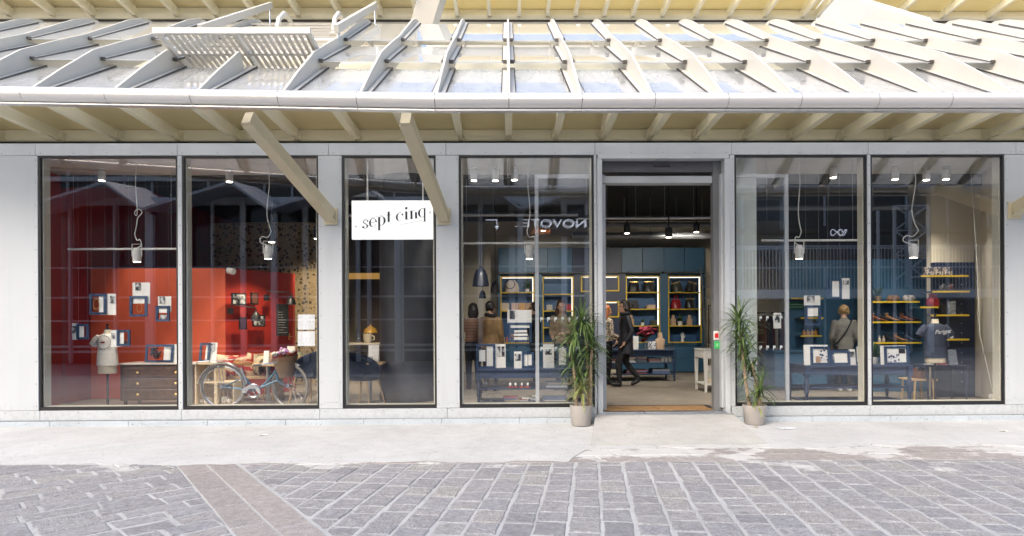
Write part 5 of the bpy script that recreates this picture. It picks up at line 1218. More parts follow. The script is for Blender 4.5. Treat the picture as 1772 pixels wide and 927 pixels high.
    if hair_len: hr.loft([(hd.x-lookv.x*.05, hd.y-lookv.y*.05, hd.z+.02, .10, .085), (hd.x-lookv.x*.06, hd.y-lookv.y*.06, hd.z-hair_len*.5, .115, .07), (hd.x-lookv.x*.06, hd.y-lookv.y*.06, hd.z-hair_len, .09, .05)], 14)
    ho = mk('hair', hr, hair, .012, 2)
    # keep the face free
    me = ho.data; Mi = M_.inverted(); cut = []
    for v in me.vertices:
        p = Mi @ (Vector(v.co)+Vector(WL[t.name])); q = p-hd; f, u, s_ = q.dot(lookv), q.z, abs(q.dot(rgt))
        if f > .035 and u < .075 and s_ < .095: v.co = v.co-(M_.to_3x3() @ lookv)*min(.07, (f-.02))
    if extra: extra(t, M_, V)
    return t
WALK = dict(hipL=(-.08,0,.87), hipR=(.08,0,.87), kneeL=(-.085,.17,.50), ankL=(-.09,.14,.085), toeL=(-.095,.30,.05), kneeR=(.085,-.02,.47), ankR=(.09,-.26,.15), toeR=(.09,-.15,.035),
            elL=(-.22,-.08,1.10), haL=(-.21,.05,.90), elR=(.22,-.05,1.10), haR=(.18,.12,.90), head=(0,.04,1.575), neck=(0,.01,1.44))
COATD = mat('dark_raincoat', (.018,.019,.026), .5, 0, .3, 12, .4, 30)
def p_at(x, Y): return P(x, 600, Y).x
person(p_at(1083, 3.55), 3.55, 1.68, R(90), 'woman in a dark coat and black trousers walking left inside the doorway', WALK, COATD, BLK, HAIRD, LEA, .28, .10, COATD)
LEOP, n, b, out = nodes('spotted_blouse'); tc = N(n, 'ShaderNodeTexCoord'); vv = N(n, 'ShaderNodeTexVoronoi'); vv.inputs['Scale'].default_value = 26; n.links.new(tc.outputs['Object'], vv.inputs[0]); cr = ramp(n, [(.32, (.03,.02,.02)), (.42, (.6,.5,.38))], vv.outputs['Distance']); n.links.new(cr.outputs[0], b.inputs['Base Color']); b.inputs['Roughness'].default_value = .8
person(p_at(1049, 4.05), 4.05, 1.60, R(-70), 'red-haired woman in a spotted blouse half hidden by the left door jamb', dict(haL=(-.14,.30,.98), elL=(-.22,.02,1.08), haR=(.14,.30,.98), elR=(.22,.02,1.08)), LEOP, BLK, HAIRR, LEA, 0, .22)
STRI, n, b, out = nodes('striped_jersey'); geo = N(n, 'ShaderNodeNewGeometry'); wv = N(n, 'ShaderNodeTexWave'); wv.bands_direction = 'Z'; wv.inputs['Scale'].default_value = 11; wv.inputs['Distortion'].default_value = .6; n.links.new(geo.outputs['Position'], wv.inputs[0]); cr = ramp(n, [(.45, (.42,.25,.16)), (.6, (.12,.06,.05))], wv.outputs['Fac']); n.links.new(cr.outputs[0], b.inputs['Base Color']); b.inputs['Roughness'].default_value = .9
person(p_at(819, 3.2), 3.2, 1.62, R(10), 'dark-haired woman in a striped jersey seen from behind, left of the tan coat', dict(haL=(-.26,.10,1.02), elL=(-.25,-.04,1.12)), STRI, BLK, HAIRD, LEA, -.02, .16)
person(p_at(849, 2.9), 2.9, 1.64, R(-15), 'person in a tan coat with black hair seen from behind beside the striped jersey', dict(look=(.5,.8,-.1)), mat('tan_coat', (.24,.145,.06), .8, 0, .2, 14, .4, 40), BLK, HAIRD, LEA, .12, .0, BLK)
person(p_at(926, 3.9), 3.9, 1.66, R(75), 'dark-clothed person facing left behind the stack of cards left of the sliding door', dict(elL=(-.22,.08,1.12), haL=(-.12,.34,1.06), elR=(.22,.06,1.12), haR=(.12,.34,1.04)), BLK, BLK, HAIRD, LEA, .02, .06)
person(p_at(973, 3.0), 3.0, 1.66, R(160), 'woman with brown hair and a beige jacket behind the left dracaena', dict(look=(-.6,.8,-.2), haL=(-.10,.26,1.08), haR=(.12,.26,1.02)), mat('beige_jacket', (.30,.22,.14), .8, 0, .2, 14, .3, 40), BLK, mat('brown_hair', (.09,.04,.018), .45, 0, .4, 40, .5, 120), LEA, .05, .2)
TWD = mat('grey_tweed', (.16,.155,.14), .9, 0, .5, 60, .5, 90)
def strap(t, M_, V):
    pts = [(.13,-.03,1.43),(.08,-.125,1.36),(.0,-.148,1.22),(-.09,-.145,1.08),(-.165,-.08,.96),(-.17,.02,.93)]
    MB().tube(pts, .014, 6).xf(M_).build('bag_strap', LEA, t, smooth=True)
person(p_at(1461, 2.45), 2.45, 1.53, R(-12), 'short-haired blond woman in a grey tweed coat with shoulder strap seen from behind', dict(look=(.3,.9,0), elL=(-.23,.02,1.08), haL=(-.18,.16,.92), elR=(.23,.03,1.08), haR=(.18,.18,.92)), TWD, BLK, HAIRB, mat('white_trainer', (.6,.58,.54), .6), .10, .0, None, strap)
# ================================================================ FURNITURE AND GOODS
PHOTO, n, b, out = nodes('black_white_photo'); geo = N(n, 'ShaderNodeNewGeometry'); t1 = N(n, 'ShaderNodeTexNoise'); t1.inputs['Scale'].default_value = 16; t1.inputs['Detail'].default_value = 3; n.links.new(geo.outputs['Position'], t1.inputs[0])
cr = ramp(n, [(.40, (.015,.015,.015)), (.5, (.16,.16,.16)), (.58, (.55,.55,.53))], t1.outputs['Fac']); n.links.new(cr.outputs[0], b.inputs['Base Color']); b.inputs['Roughness'].default_value = .35
PRINT, n, b, out = nodes('blue_white_print'); geo = N(n, 'ShaderNodeNewGeometry'); t1 = N(n, 'ShaderNodeTexVoronoi'); t1.inputs['Scale'].default_value = 26; n.links.new(geo.outputs['Position'], t1.inputs[0])
cr = ramp(n, [(.35, (.02,.025,.06)), (.5, (.7,.7,.7))], t1.outputs['Distance']); n.links.new(cr.outputs[0], b.inputs['Base Color'])
FRN = mat('navy_frame', (.025,.055,.12), .4, 0, .1, 20)
def display(label, frame, cards, photos, Y, inner=(), lean=0.0, hang=True, base=None, name='picture_display', group='navy display frames with white cards', wd=4.0):
    x0 = min([frame[0]]+[c[0] for c in cards]); x1 = max([frame[1]]+[c[1] for c in cards]); yb = max([frame[3]]+[c[3] for c in cards]); yt = min([frame[2]]+[c[2] for c in cards])
    zb = rect(x0, x1, yt, yb, Y)[2]; dz = 0 if base is None else base-zb
    lm = Matrix.Identity(4)
    if lean:
        lm = Matrix.Translation((0, Y, zb)) @ Matrix.Rotation(-lean, 4, 'X') @ Matrix.Translation((0, -Y, -zb))
    lm = Matrix.Translation((0, 0, dz)) @ lm
    t = thing(name, (rect(x0, x1, yt, yb, Y)[0], Y, zb+dz), label, 'frame', group); fd = .0
    for i, c in enumerate(cards):
        a, e, za, zc = rect(*c, Y); fd = .012+.004*i; MB().box(a, e, Y+fd, Y+fd+.003, za, zc).xf(lm).build('card', WHITE, t)
    a, e, za, zc = rect(*frame, Y); MB().ring_y(a, e, za, zc, wd/125, Y-.016, Y+.010).xf(lm).build('frame', FRN, t)
    for i, c in enumerate(inner): a, e, za, zc = rect(*c[:4], Y); MB().box(a, e, Y+.004-.0006*i, Y+.0065-.0006*i, za, zc).xf(lm).build('mat_card', c[4] if len(c) > 4 else WHITE, t)
    for i, c in enumerate(photos): a, e, za, zc = rect(*c[:4], Y); MB().box(a, e, Y+.001-.0004*i, Y+.003-.0004*i, za, zc).xf(lm).build('photo', c[4] if len(c) > 4 else PHOTO, t)
    if hang:
        wm = MB(); a, e, za, zc = rect(*frame, Y)
        if cards: zc = max(zc, max(rect(*c, Y)[3] for c in cards) if False else zc)
        for x in (a+.02, e-.02): wm.cyl((x, Y+.0075, zc), (x, Y+.0075, 3.80), .0007, None, 4)
        wm.build('wires', STEEL, t)
    return t
hangg = 'navy frames with cards hanging in the windows'
def chain(t, cx, cy, Y, r, m=GOLD):
    c = P(cx, cy, Y); MB().tube([c+Vector((r*.7*math.sin(a), 0, -r*math.cos(a)*(1 if math.cos(a) > 0 else 1.6))) for a in [6.2832*k/16 for k in range(16)]], .004, 5, closed=True).build('necklace', m, t)
# far left window
d = display('hanging navy frame with a gold necklace, top left in the far left window', (155.6, 184, 508, 544), [(172, 199.6, 508, 544.6)], [(190, 198, 512, 524.5)], .5, [(171, 180, 512, 540)], group=hangg); chain(d, 166.5, 528, .49, .06)
d = display('hanging frame under a tall white card, nearest the top in the far left window', (225, 255, 512, 547.5), [(228.6, 258.6, 488.5, 525)], [(234, 243, 489, 502)], .5, [(231, 250, 516, 525)], group=hangg); chain(d, 241, 534, .49, .05)
display('small hanging frame beside the white mullion in the far left window', (270, 293.6, 529, 556), [(272.6, 295.4, 512.5, 540)], [(276, 285, 513, 525), (276.5, 288, 544, 552)], .5, [(275, 289, 532, 541)], group=hangg)
display('small hanging frame lowest on the left in the far left window', (133, 153.8, 560, 587), [(123.8, 133.6, 559, 587.6)], [(124, 133, 564, 577)], .5, [(137, 145, 564, 584)], group=hangg)
display('hanging frame in front of the white T-shirt mannequin', (202.7, 225.5, 570.5, 598.5), [(191, 203, 571, 600)], [(192, 198, 576, 586), (214, 220, 590, 595, LEA)], .5, [(206.5, 214, 575, 595)], group=hangg)
# chest of drawers
DY = .95; DZ = P(270, 631, DY).z
x0, x1 = P(208, 660, DY).x, P(338, 660, DY).x; BRB = mat('chest_marble', (.58,.52,.46), .3, 0, .12, 8)
ch = thing('chest_of_drawers', ((x0+x1)/2, DY+.22, FZ), 'dark wooden three-drawer chest with pale top behind the far left window', 'chest')
bx('body', WALNUT, ch, x0, x1, DY, DY+.45, FZ+.09, DZ, bevel=.006); bx('top', BRB, ch, x0-.03, x1+.03, DY-.03, DY+.47, DZ+.001, DZ+.026, bevel=.005)
for i in range(3):
    hgt = (DZ-FZ-.14)/3; za = FZ+.115+i*hgt
    dr = bx('drawer', WALNUT, ch, x0+.035, x1-.035, DY-.014, DY+.03, za, za+hgt-.02, bevel=.006)
    MB().ring_y(x0+.055, x1-.055, za+.02, za+hgt-.04, .012, DY-.020, DY-.0145).build('moulding', WALNUT, dr)
    for x in (x0+.28, x1-.28): MB().lathe([(.002,0),(.016,.004),(.012,.014),(.019,.022),(.004,.032)], (0, 0, 0), 12).xf(Matrix.Translation((x, DY-.0145, za+hgt/2-.01)) @ Matrix.Rotation(math.pi/2, 4, 'X')).build('knob', GOLD, dr, smooth=True)
for x in (x0+.05, x1-.05):
    for y in (DY+.05, DY+.40): MB().lathe([(.018,0),(.026,.05),(.032,.09)], (x, y, FZ), 12).build('foot', WALNUT, ch, smooth=True)
d = display('navy frame with a black lace ornament standing on the chest of drawers', (251, 298.8, 594.6, 625.6), [(286, 312, 594, 626)], [], DY+.06, [(282, 292, 598, 622)], .12, False, DZ+.03)
c = P(270, 611, DY+.06); lace = MB()
for i in range(30): a = random.random()*6.28; rr = math.sqrt(random.random()); lace.ball(c+Vector((.085*rr*math.cos(a), -.01, .095*rr*math.sin(a)+.01)), .018, n=7, k=5)
lace.build('ornament', LEA, d, smooth=True)
# mannequins
LINEN = mat('mannequin_linen', (.62,.54,.40), .75, 0, .06, 20, .2, 150)
def mannequin(px, Y, ztop_px, zhem_px, zbot_px, width_px, label, shirt, cap=BLK):
    X = P(px, 600, Y).x; z_n = P(px, ztop_px, Y).z; z_h = P(px, zhem_px, Y).z; z_b = P(px, zbot_px, Y).z; k = (z_n-z_h)/.62; S = lambda v: z_n-v*k
    t = thing('mannequin', (X, Y, FZ), label, 'mannequin', 'dressmaker mannequins in T-shirts')
    MB().loft([(X,Y,z_b,.155*k,.11*k),(X,Y,z_b+.02,.165*k,.115*k),(X,Y,S(.5),.155*k,.108*k),(X,Y,S(.35),.135*k,.1*k),(X,Y,S(.18),.16*k,.105*k),(X,Y,S(.08),.15*k,.08*k),(X,Y,S(.045),.06*k,.055*k),(X,Y,S(-.03),.052*k,.05*k)], 22).build('torso', LINEN, t, smooth=True)
    sh = MB().loft([(X,Y,z_h,.185*k,.13*k),(X,Y,S(.45),.178*k,.125*k),(X,Y,S(.33),.162*k,.115*k),(X,Y,S(.18),.178*k,.120*k),(X,Y,S(.09),.175*k,.095*k),(X,Y,S(.055),.095*k,.07*k),(X,Y,S(.04),.07*k,.06*k)], 22)
    sh.build('t_shirt', shirt, t, smooth=True)
    for s in (-1, 1): MB().loft([(0,0,-.17*k,.068*k,.052*k),(0,0,-.06*k,.07*k,.058*k),(0,0,.03*k,.045*k,.045*k)], 14).xf(Matrix.Translation((X+s*.17*k, Y, S(.11))) @ Matrix.Rotation(-s*R(33), 4, 'Y')).build('sleeve', shirt, t, smooth=True)
    MB().lathe([(.045*k,0),(.05*k,.01),(.02*k,.02),(.014*k,.045),(.028*k,.075),(.02*k,.09)], (X, Y, S(-.03)), 14).build('neck_cap', cap, t, smooth=True)
    MB().cyl((X, Y, FZ+.02), (X, Y, z_b), .016, None, 10).build('pole', BLKM, t); MB().lathe([(.18,0),(.18,.015),(.03,.025)], (X, Y, FZ), 24).build('base', BLKM, t, smooth=True)
    return t, X, Y-.125*k, S
SHW = mat('white_jersey', (.70,.66,.58), .85, 0, .05, 10, .2, 30)
t, X, Yf, S = mannequin(186, .85, 573, 632, 646, 47, 'mannequin in a white T-shirt with a red lips print', SHW)
MB().loft([(0,0,-.002,.034,.014),(0,0,.002,.034,.014)], 14).xf(Matrix.Translation((X, Yf-.004, S(.2))) @ Matrix.Rotation(math.pi/2, 4, 'X')).build('lips_print', mat('lips_red', (.25,.02,.03), .6), t)
rg = MB()
for i in range(18): a = 6.2832*i/18; rg.box(X+.10*math.cos(a)-.006, X+.10*math.cos(a)+.006, Yf-.006+.025*abs(math.cos(a)), Yf+.02, S(.2)+.10*math.sin(a)-.006, S(.2)+.10*math.sin(a)+.006)
rg.build('ring_print', BLK, t)
SHN = mat('navy_jersey', (.030,.037,.06), .9, 0, .1, 10, .2, 30)
t, X, Yf, S = mannequin(1618, .75, 555, 619, 627, 52, 'mannequin in a navy T-shirt with white script in the far right window', SHN)
text_mesh('lettering', 'Parigot', .088, mat('print_white', (.55,.55,.56), .7), t, (X-.085, Yf-.006, S(.22)), (math.pi/2, R(-4), 0), .0025, .35, .95)
# ---- plywood cubes with crockery, second window
CY = .95
cu = thing('cube_shelf', (P(372, 660, CY).x, CY, FZ), 'pale plywood cube shelf with crockery behind the bicycle rear wheel', 'shelf')
def cube(xa, xb, za, zb, sh):
    m = MB().ring_y(xa, xb, za, zb, .022, CY, CY+.34); o = m.build('box', PINE, cu); bx('back_board', PINE, o, xa+.023, xb-.023, CY+.325, CY+.338, za+.023, zb-.023)
    for z in sh: bx('shelf_board', PINE, o, xa+.023, xb-.023, CY+.01, CY+.32, z-.011, z+.011)
xa, xb, za, zb = rect(337, 373, 628, 697, CY); zm = P(350, 662, CY).z
cube(xa, xb, FZ+.001, zb, [zm]); xc = P(405, 660, CY).x; cube(xb+.002, xc, FZ+.001, zm+.011, [])
PORC = mat('white_porcelain', (.74,.73,.70), .2, 0, .03)
def cup(X, Y, z, r, h, label, m=PORC, nm='cup', handle=True, cat='cup', group='cups and pots'):
    t = thing(nm, (X, Y, z), label, cat, group); MB().lathe([(r*.6,0),(r*.9,h*.35),(r,h),(r*.92,h),(r*.8,h*.35),(.002,h*.1)], (X, Y, z), 16, False).build('bowl', m, t, smooth=True)
    if handle: MB().tube([(X+r*.9, Y, z+h*.25), (X+r*1.5, Y, z+h*.35), (X+r*1.5, Y, z+h*.7), (X+r*.95, Y, z+h*.8)], r*.12, 6).build('handle', m, t, smooth=True)
for i, (px, z, r, h, lab) in enumerate(((349, FZ+.03, .045, .06, 'white cup low in the left cube of the plywood shelf'), (358, FZ+.03, .05, .09, 'tall white mug low in the left cube of the plywood shelf'), (388, FZ+.03, .055, .10, 'white pot in the low right cube of the plywood shelf'), (397, FZ+.03, .04, .06, 'small white cup in the low right cube of the plywood shelf'), (354, zm+.012, .05, .035, 'shallow dish on the upper board of the plywood shelf'))):
    cup(P(px, 680, CY+.12).x, CY+.12, z, r, h, lab)
display('navy frame with white card leaning on top of the plywood cube', (344, 362, 593, 626), [(358, 373, 592, 627)], [(362, 369, 594, 607)], CY+.1, [(354, 358, 597, 622)], .18, False, zb+.004)
# bench with cushions along the red wall
bn = thing('cushion_bench', (P(440, 655, 1.75).x, 1.75, FZ), 'low wooden bench under the cushions in front of the red wall', 'bench')
xa, xb = P(400, 650, 1.7).x, P(492, 650, 1.9).x; bx('seat', OAK, bn, xa, xb, 1.5, 1.98, FZ+.36, FZ+.41, bevel=.005)
for x in (xa+.05, xb-.05): bx('support', OAK, bn, x-.02, x+.02, 1.53, 1.95, FZ, FZ+.359)
def fabric(name, c0, c1, s):
    m, n, b, out = nodes(name); tc = N(n, 'ShaderNodeTexCoord'); t1 = N(n, 'ShaderNodeTexNoise'); t1.inputs['Scale'].default_value = s; t1.inputs['Detail'].default_value = 4; t1.inputs['Distortion'].default_value = .8; n.links.new(tc.outputs['Object'], t1.inputs[0])
    cr = ramp(n, [(.50, c0), (.545, c1)], t1.outputs['Fac']); n.links.new(cr.outputs[0], b.inputs['Base Color']); b.inputs['Roughness'].default_value = .9; return m
def cushion(px, py, Y, w_, h_, rot, m, label):
    c = P(px, py, Y); mb = MB(); k = 12
    for sgn in (-1, 1):
        for i in range(k+1):
            for j in range(k+1):
                u, v = i/k*2-1, j/k*2-1; th = .075*(max(0, (1-u**4)*(1-v**4)))**.6; pin = 1-.06*(1-abs(u*v)) if False else 1
                mb.v.append((u*w_/2*(1-.05*(1-v*v)*abs(u)), sgn*th, v*h_/2*(1-.05*(1-u*u)*abs(v))))
    q = (k+1)**2
    for i in range(k):
        for j in range(k):
            a = i*(k+1)+j; mb.f += [(a, a+1, a+k+2, a+k+1)[::-1], (q+a, q+a+1, q+a+k+2, q+a+k+1)]
    mb.xf(Matrix.Translation(c) @ Matrix.Rotation(R(-18), 4, 'X') @ Matrix.Rotation(rot, 4, 'Y'))
    tag(mb.build('cushion', m, smooth=True), label, 'cushion', 'cushions on the bench')
cushion(389, 632, 1.55, .36, .36, .08, fabric('cream_red_floral', (.62,.52,.36), (.40,.05,.04), 9), 'cream cushion with red flowers nearest the plywood cube')
cushion(419, 632, 1.62, .38, .38, -.12, fabric('red_floral', (.30,.02,.02), (.55,.42,.28), 7), 'deep red flowered cushion in the middle of the bench')
cushion(440, 630, 1.72, .36, .34, .22, fabric('beige_bird', (.50,.42,.28), (.10,.09,.07), 6), 'beige cushion with dark print right of the red one')
cushion(455, 628, 1.82, .34, .36, -.1, fabric('brown_floral', (.25,.12,.06), (.5,.3,.18), 9), 'brown patterned cushion at the right end of the bench')
# tables and chairs in the cafe
def cafe_table(xa, xb, yt, Y, dpt, label, m=OAK):
    a, b = P(xa, yt, Y), P(xb, yt, Y); z = a.z; t = thing('cafe_table', ((a.x+b.x)/2, Y+dpt/2, FZ), label, 'table', 'oak cafe tables')
    bx('top', m, t, a.x, b.x, Y, Y+dpt, z-.028, z, bevel=.006); MB().cyl(((a.x+b.x)/2, Y+dpt/2, FZ+.012), ((a.x+b.x)/2, Y+dpt/2, z-.029), .035, None, 12).build('pedestal', STEEL, t)
    MB().lathe([(.22,0),(.22,.008),(.04,.02)], ((a.x+b.x)/2, Y+dpt/2, FZ), 20).build('base', STEEL, t, smooth=True); return z
tz1 = cafe_table(422, 482, 631, 1.15, .55, 'oak cafe table behind the bicycle saddle'); tz2 = cafe_table(500, 549, 617, 2.3, .6, 'oak cafe table in front of the flowered wallpaper')
tz3 = cafe_table(604, 662, 628, 1.0, .5, 'oak cafe table left of the black column')
def shell_chair(px, Y, face, label, m):
    X = P(px, 650, Y).x; t = thing('cafe_chair', (X, Y, FZ), label, 'chair', 'cafe chairs with oak legs'); M_ = Matrix.Translation((X, Y, FZ)) @ Matrix.Rotation(face, 4, 'Z')
    mb = MB(); K = 14; Q = 20                              # bucket shell
    for i in range(K+1):
        for j in range(Q+1):
            a = R(-210+240*j/Q+0); u = i/K
            r = .10+.17*min(1, u*1.6); z = .42+ (0 if u < .45 else (u-.45)*.72*(.35+.65*max(0, math.sin((j/Q)*math.pi))**.7))
            mb.v.append((r*math.cos(a+R(90))*1.05, r*math.sin(a+R(90)), z))
    for i in range(K):
        for j in range(Q): a = i*(Q+1)+j; mb.f.append((a, a+1, a+Q+2, a+Q+1))
    mb.lathe([(.001,.40),(.20,.405),(.24,.43),(.22,.46),(.001,.465)], (0,0,0), 22, False)
    sh = mb.xf(M_).build('shell', m, t, smooth=True); so_ = sh.modifiers.new('solid', 'SOLIDIFY'); so_.thickness = .02
    for sx_, sy_ in ((1,1),(1,-1),(-1,1),(-1,-1)): MB().cyl((sx_*.15, sy_*.15, .405), (sx_*.23, sy_*.22, 0), .014, .010, 8).xf(M_).build('leg', OAK, t)
NVF = mat('navy_felt', (.018,.024,.042), .85, 0, .15, 20, .2, 60); RDF = mat('red_felt', (.25,.02,.02), .85, 0, .15, 20)
shell_chair(536, 1.25, R(60), 'navy shell chair at the right edge of the bicycle window', NVF); shell_chair(484, 1.95, R(10), 'dark red shell chair behind the bicycle basket', RDF)
shell_chair(630, .75, R(160), 'navy shell chair left of the black column', NVF)
def menu_stand(px0, px1, yt, Y, z, label):
    a, b, za, zb = rect(px0, px1, yt, yt+24, Y); t = MB().hexa([(a, Y, z), (b, Y, z), (b, Y+.01, z), (a, Y+.01, z)], [(a, Y+.04, zb), (b, Y+.04, zb), (b, Y+.045, zb), (a, Y+.045, zb)]); t.hexa([(a, Y+.10, z), (b, Y+.10, z), (b, Y+.11, z), (a, Y+.11, z)], [(a, Y+.046, zb), (b, Y+.046, zb), (b, Y+.05, zb), (a, Y+.05, zb)])
    tag(t.build('menu_card', WHITE), label, 'menu', 'white menu cards')
menu_stand(455, 464, 607, 1.3, tz1+.001, 'white folded menu card on the table behind the bicycle'); menu_stand(496, 509, 599, 2.45, tz2+.001, 'white folded menu card on the table by the wallpaper')
cup(P(519, 612, 2.4).x, 2.4, tz2+.001, .045, .07, 'pale green cup on the table by the wallpaper', mat('celadon', (.45,.52,.42), .25))
cup(P(640, 622, 1.2).x, 1.2, tz3+.001, .05, .085, 'white cup on the table left of the black column')
menu_stand(637, 655, 597, 1.3, tz3+.001, 'white menu card on the table left of the black column')
# framed prints, chalkboard and arm lamps on the oblique red wall
def on_wall(name, label, xa, xb, ya, yb, m, cat, inner=None, group=None):
    A, B = on_red(xa, (ya+yb)/2), on_red(xb, (ya+yb)/2); zt, zb = on_red((xa+xb)/2, ya).z, on_red((xa+xb)/2, yb).z; t = thing(name, (A.x, A.y, zb), label, cat, group)
    def pl(nm, m_, i, d0, d1):
        a = A+rdir*i; b = B-rdir*i; MB().hexa([tuple(p+rnrm*d)[:2]+(zb+i,) for p, d in ((a,d1),(b,d1),(b,d0),(a,d0))], [tuple(p+rnrm*d)[:2]+(zt-i,) for p, d in ((a,d1),(b,d1),(b,d0),(a,d0))]).build(nm, m_, t)
    pl('frame', m, 0, .002, .022)
    if inner: pl('print', inner, .022, .0225, .0245)
pg = 'small framed prints on the red wall'
on_wall('framed_print', 'wide black framed print, upper left on the red wall', 400, 425, 507, 528, BLKM, 'picture', PHOTO, pg); on_wall('framed_print', 'upright black framed print, upper middle on the red wall', 433, 446, 506, 527, BLKM, 'picture', mat('sepia', (.14,.06,.04), .4), pg)
on_wall('framed_print', 'upright dark framed print below the left arm lamp', 413, 426, 549, 570, BLKM, 'picture', mat('plum_print', (.08,.03,.05), .4), pg); on_wall('framed_print', 'wide dark framed print right of the left arm lamp', 436, 458, 545, 565, BLKM, 'picture', PHOTO, pg)
CHK = mat('chalkboard', (.02,.022,.022), .7, 0, .2, 12)
on_wall('chalkboard', 'tall narrow chalkboard menu on the red wall', 478, 498, 526, 581, CHK, 'chalkboard'); cbt = bpy.data.objects['chalkboard']
cl = MB(); rnd = random.Random(4)
for i in range(9):
    y = 540+i*4.4; xa_ = 480.5
    for k in range(rnd.randint(2, 4)):
        xb_ = xa_+rnd.uniform(2, 4.5); A, B = on_red(xa_, y), on_red(min(xb_, 496), y); cl.beam(A+rnrm*.0235, B+rnrm*.0235, .002, .006+.006*rnd.random()); xa_ = xb_+.8
        if xa_ > 494: break
cl.build('chalk_writing', mat('chalk', (.4,.4,.38), .9), cbt)
def arm_lamp(xp, yp, xs_, ys_, label):
    A = on_red(xp, yp); B = on_red(xs_, ys_)+rnrm*.30; t = thing('arm_lamp', tuple(A), label, 'wall lamp', 'black arm lamps on the red wall')
    MB().box(-.045, .045, -.02, .02, -.05, .05).xf(Matrix.Translation(A+rnrm*.024) @ Matrix.Rotation(math.atan2(rdir.y, rdir.x), 4, 'Z')).build('wall_plate', BLKM, t)
    C = A+rnrm*.04; tp = Vector((C.x, C.y, C.z+.12)); MB().tube([C, tp, tp+(B-tp)*.5+Vector((0,0,.05)), Vector((B.x, B.y, B.z+.12)), Vector((B.x, B.y, B.z+.05))], .008, 8).build('arm', BLKM, t, smooth=True)
    MB().lathe([(.085,-.10),(.088,-.095),(.07,-.02),(.04,.035),(.018,.055),(.015,.08)], B, 18, False).build('shade', BLKM, t, smooth=True)
    MB().ball(B+Vector((0,0,-.045)), .03, n=10, k=8).build('bulb', BULB, t, smooth=True)
arm_lamp(397, 538, 425, 545, 'black arm lamp nearer the window on the red wall'); arm_lamp(460, 515, 486, 518, 'black arm lamp above the chalkboard on the red wall')
dh = on_red(501, 582); tag(MB().box(-.03,.03,-.05,-.035,-.01,.01).box(-.03,-.012,-.036,0,-.06,.06).xf(Matrix.Translation(dh) @ Matrix.Rotation(math.atan2(rdir.y, rdir.x), 4, 'Z')).build('door_handle', GOLD), 'small brass door handle at the right end of the red wall', 'handle')
a = P(400, 468, 1.96); tag(MB().cyl((a.x-.05, 1.96, a.z), (a.x+.06, 1.92, a.z-.02), .05, .055, 14).cyl((a.x, 1.96, a.z), (a.x, 2.005, a.z), .02, None, 8).build('security_camera', WHITEM, smooth=True), 'small white camera at the top edge of the red wall', 'camera')
for (ya, yb, lab) in ((544, 570, 'upper white paper taped inside the bicycle window'), (573, 598.5, 'lower white paper taped inside the bicycle window')):
    a, b, za, zb = rect(515.5, 545, ya, yb, .03); m_, n, b_, out = nodes('printed_sheet'); geo = N(n, 'ShaderNodeNewGeometry'); t1 = N(n, 'ShaderNodeTexNoise'); t1.inputs['Scale'].default_value = 70; n.links.new(geo.outputs['Position'], t1.inputs[0]); cr = ramp(n, [(.33, (.35,.36,.38)), (.40, (.80,.82,.84))], t1.outputs['Fac']); n.links.new(cr.outputs[0], b_.inputs['Base Color'])
    tag(MB().box(a, b, .028, .0295, za, zb).build('paper_sheet', m_), lab, 'paper', 'papers taped to the glass')
# ---- cafe counter behind the column
KY = 5.2
kc = thing('cafe_counter', (P(620, 640, KY).x, KY+.3, FZ), 'pale cafe counter with glasses left of the black column', 'counter')
xa, xb = P(585, 600, KY).x, P(752, 600, KY).x; kz = P(630, 593, KY).z
bx('worktop', mat('counter_top', (.55,.50,.42), .4), kc, xa, xb, KY-.03, KY+.6, kz-.04, kz); bx('shelf', mat('counter_top', (.5,.5,.5), .4), kc, xa, xb, KY+.0, KY+.55, kz-.36, kz-.33); bx('front', mat('counter_grey', (.10,.10,.11), .6), kc, xa, xb, KY+.1, KY+.55, FZ, kz-.361)
gl = 'glasses on the cafe counter shelf'
for i in range(7): 
    X = P(609+i*7, 605, KY+.03).x; tag(MB().lathe([(.03,0),(.032,.005),(.038,.15),(.034,.15),(.028,.01)], (X, KY+.03, kz-.329), 14).build('drinking_glass', JAR, smooth=True), ('first','second','third','fourth','fifth','sixth','last')[i]+' tumbler from the left under the cafe counter top', 'glass', gl)
cup(P(636, 590, KY+.1).x, KY+.1, kz+.001, .10, .2, 'cream teapot on the cafe counter', mat('cream_glaze', (.62,.56,.44), .3)); cup(P(620, 590, KY+.1).x, KY+.1, kz+.001, .06, .2, 'tall glass jar on the cafe counter', JAR, 'jar', False, 'jar')
dm = P(641, 572, KY+.2); t = thing('cake_dome', (dm.x, KY+.2, kz), 'amber glass cake dome lamp over the cafe counter', 'cake dome'); MB().lathe([(.16,0),(.155,.02),(.13,.09),(.06,.14),(.02,.16),(.02,.2)], (dm.x, KY+.2, dm.z-.05), 20, False).build('dome', mat('amber_glass', (.65,.38,.06), .15, .4), t, smooth=True); MB().cyl((dm.x, KY+.2, kz+.001), (dm.x, KY+.2, dm.z-.05), .015, None, 8).build('stem', GOLD, t)
wl = P(632, 478, KY+.5); lt_ = thing('light_box', (wl.x, KY+.5, wl.z-.1), 'warm glowing light strip above the cafe counter', 'lamp'); a, b, za, zb = rect(596, 756, 472, 482, KY+.5); bx('glowing_panel', mat('warm_glow', (.9,.55,.15), .5, emit=.12, ecol=(1,.55,.14)), lt_, a, b, KY+.5, KY+.6, za, zb); MB().cyl((a+.3, KY+.55, zb), (a+.3, KY+.55, 4.1), .01, None, 6).cyl((b-.3, KY+.55, zb), (b-.3, KY+.55, 4.1), .01, None, 6).build('hangers', BLKM, lt_)
struct(bx('wall_cafe_back', mat('dark_cafe_wall', (.05,.035,.03), .7), None, P(574, 560, 4.5).x+.02, P(795, 560, 6.6).x, 6.5, 6.6, FZ, 4.09))
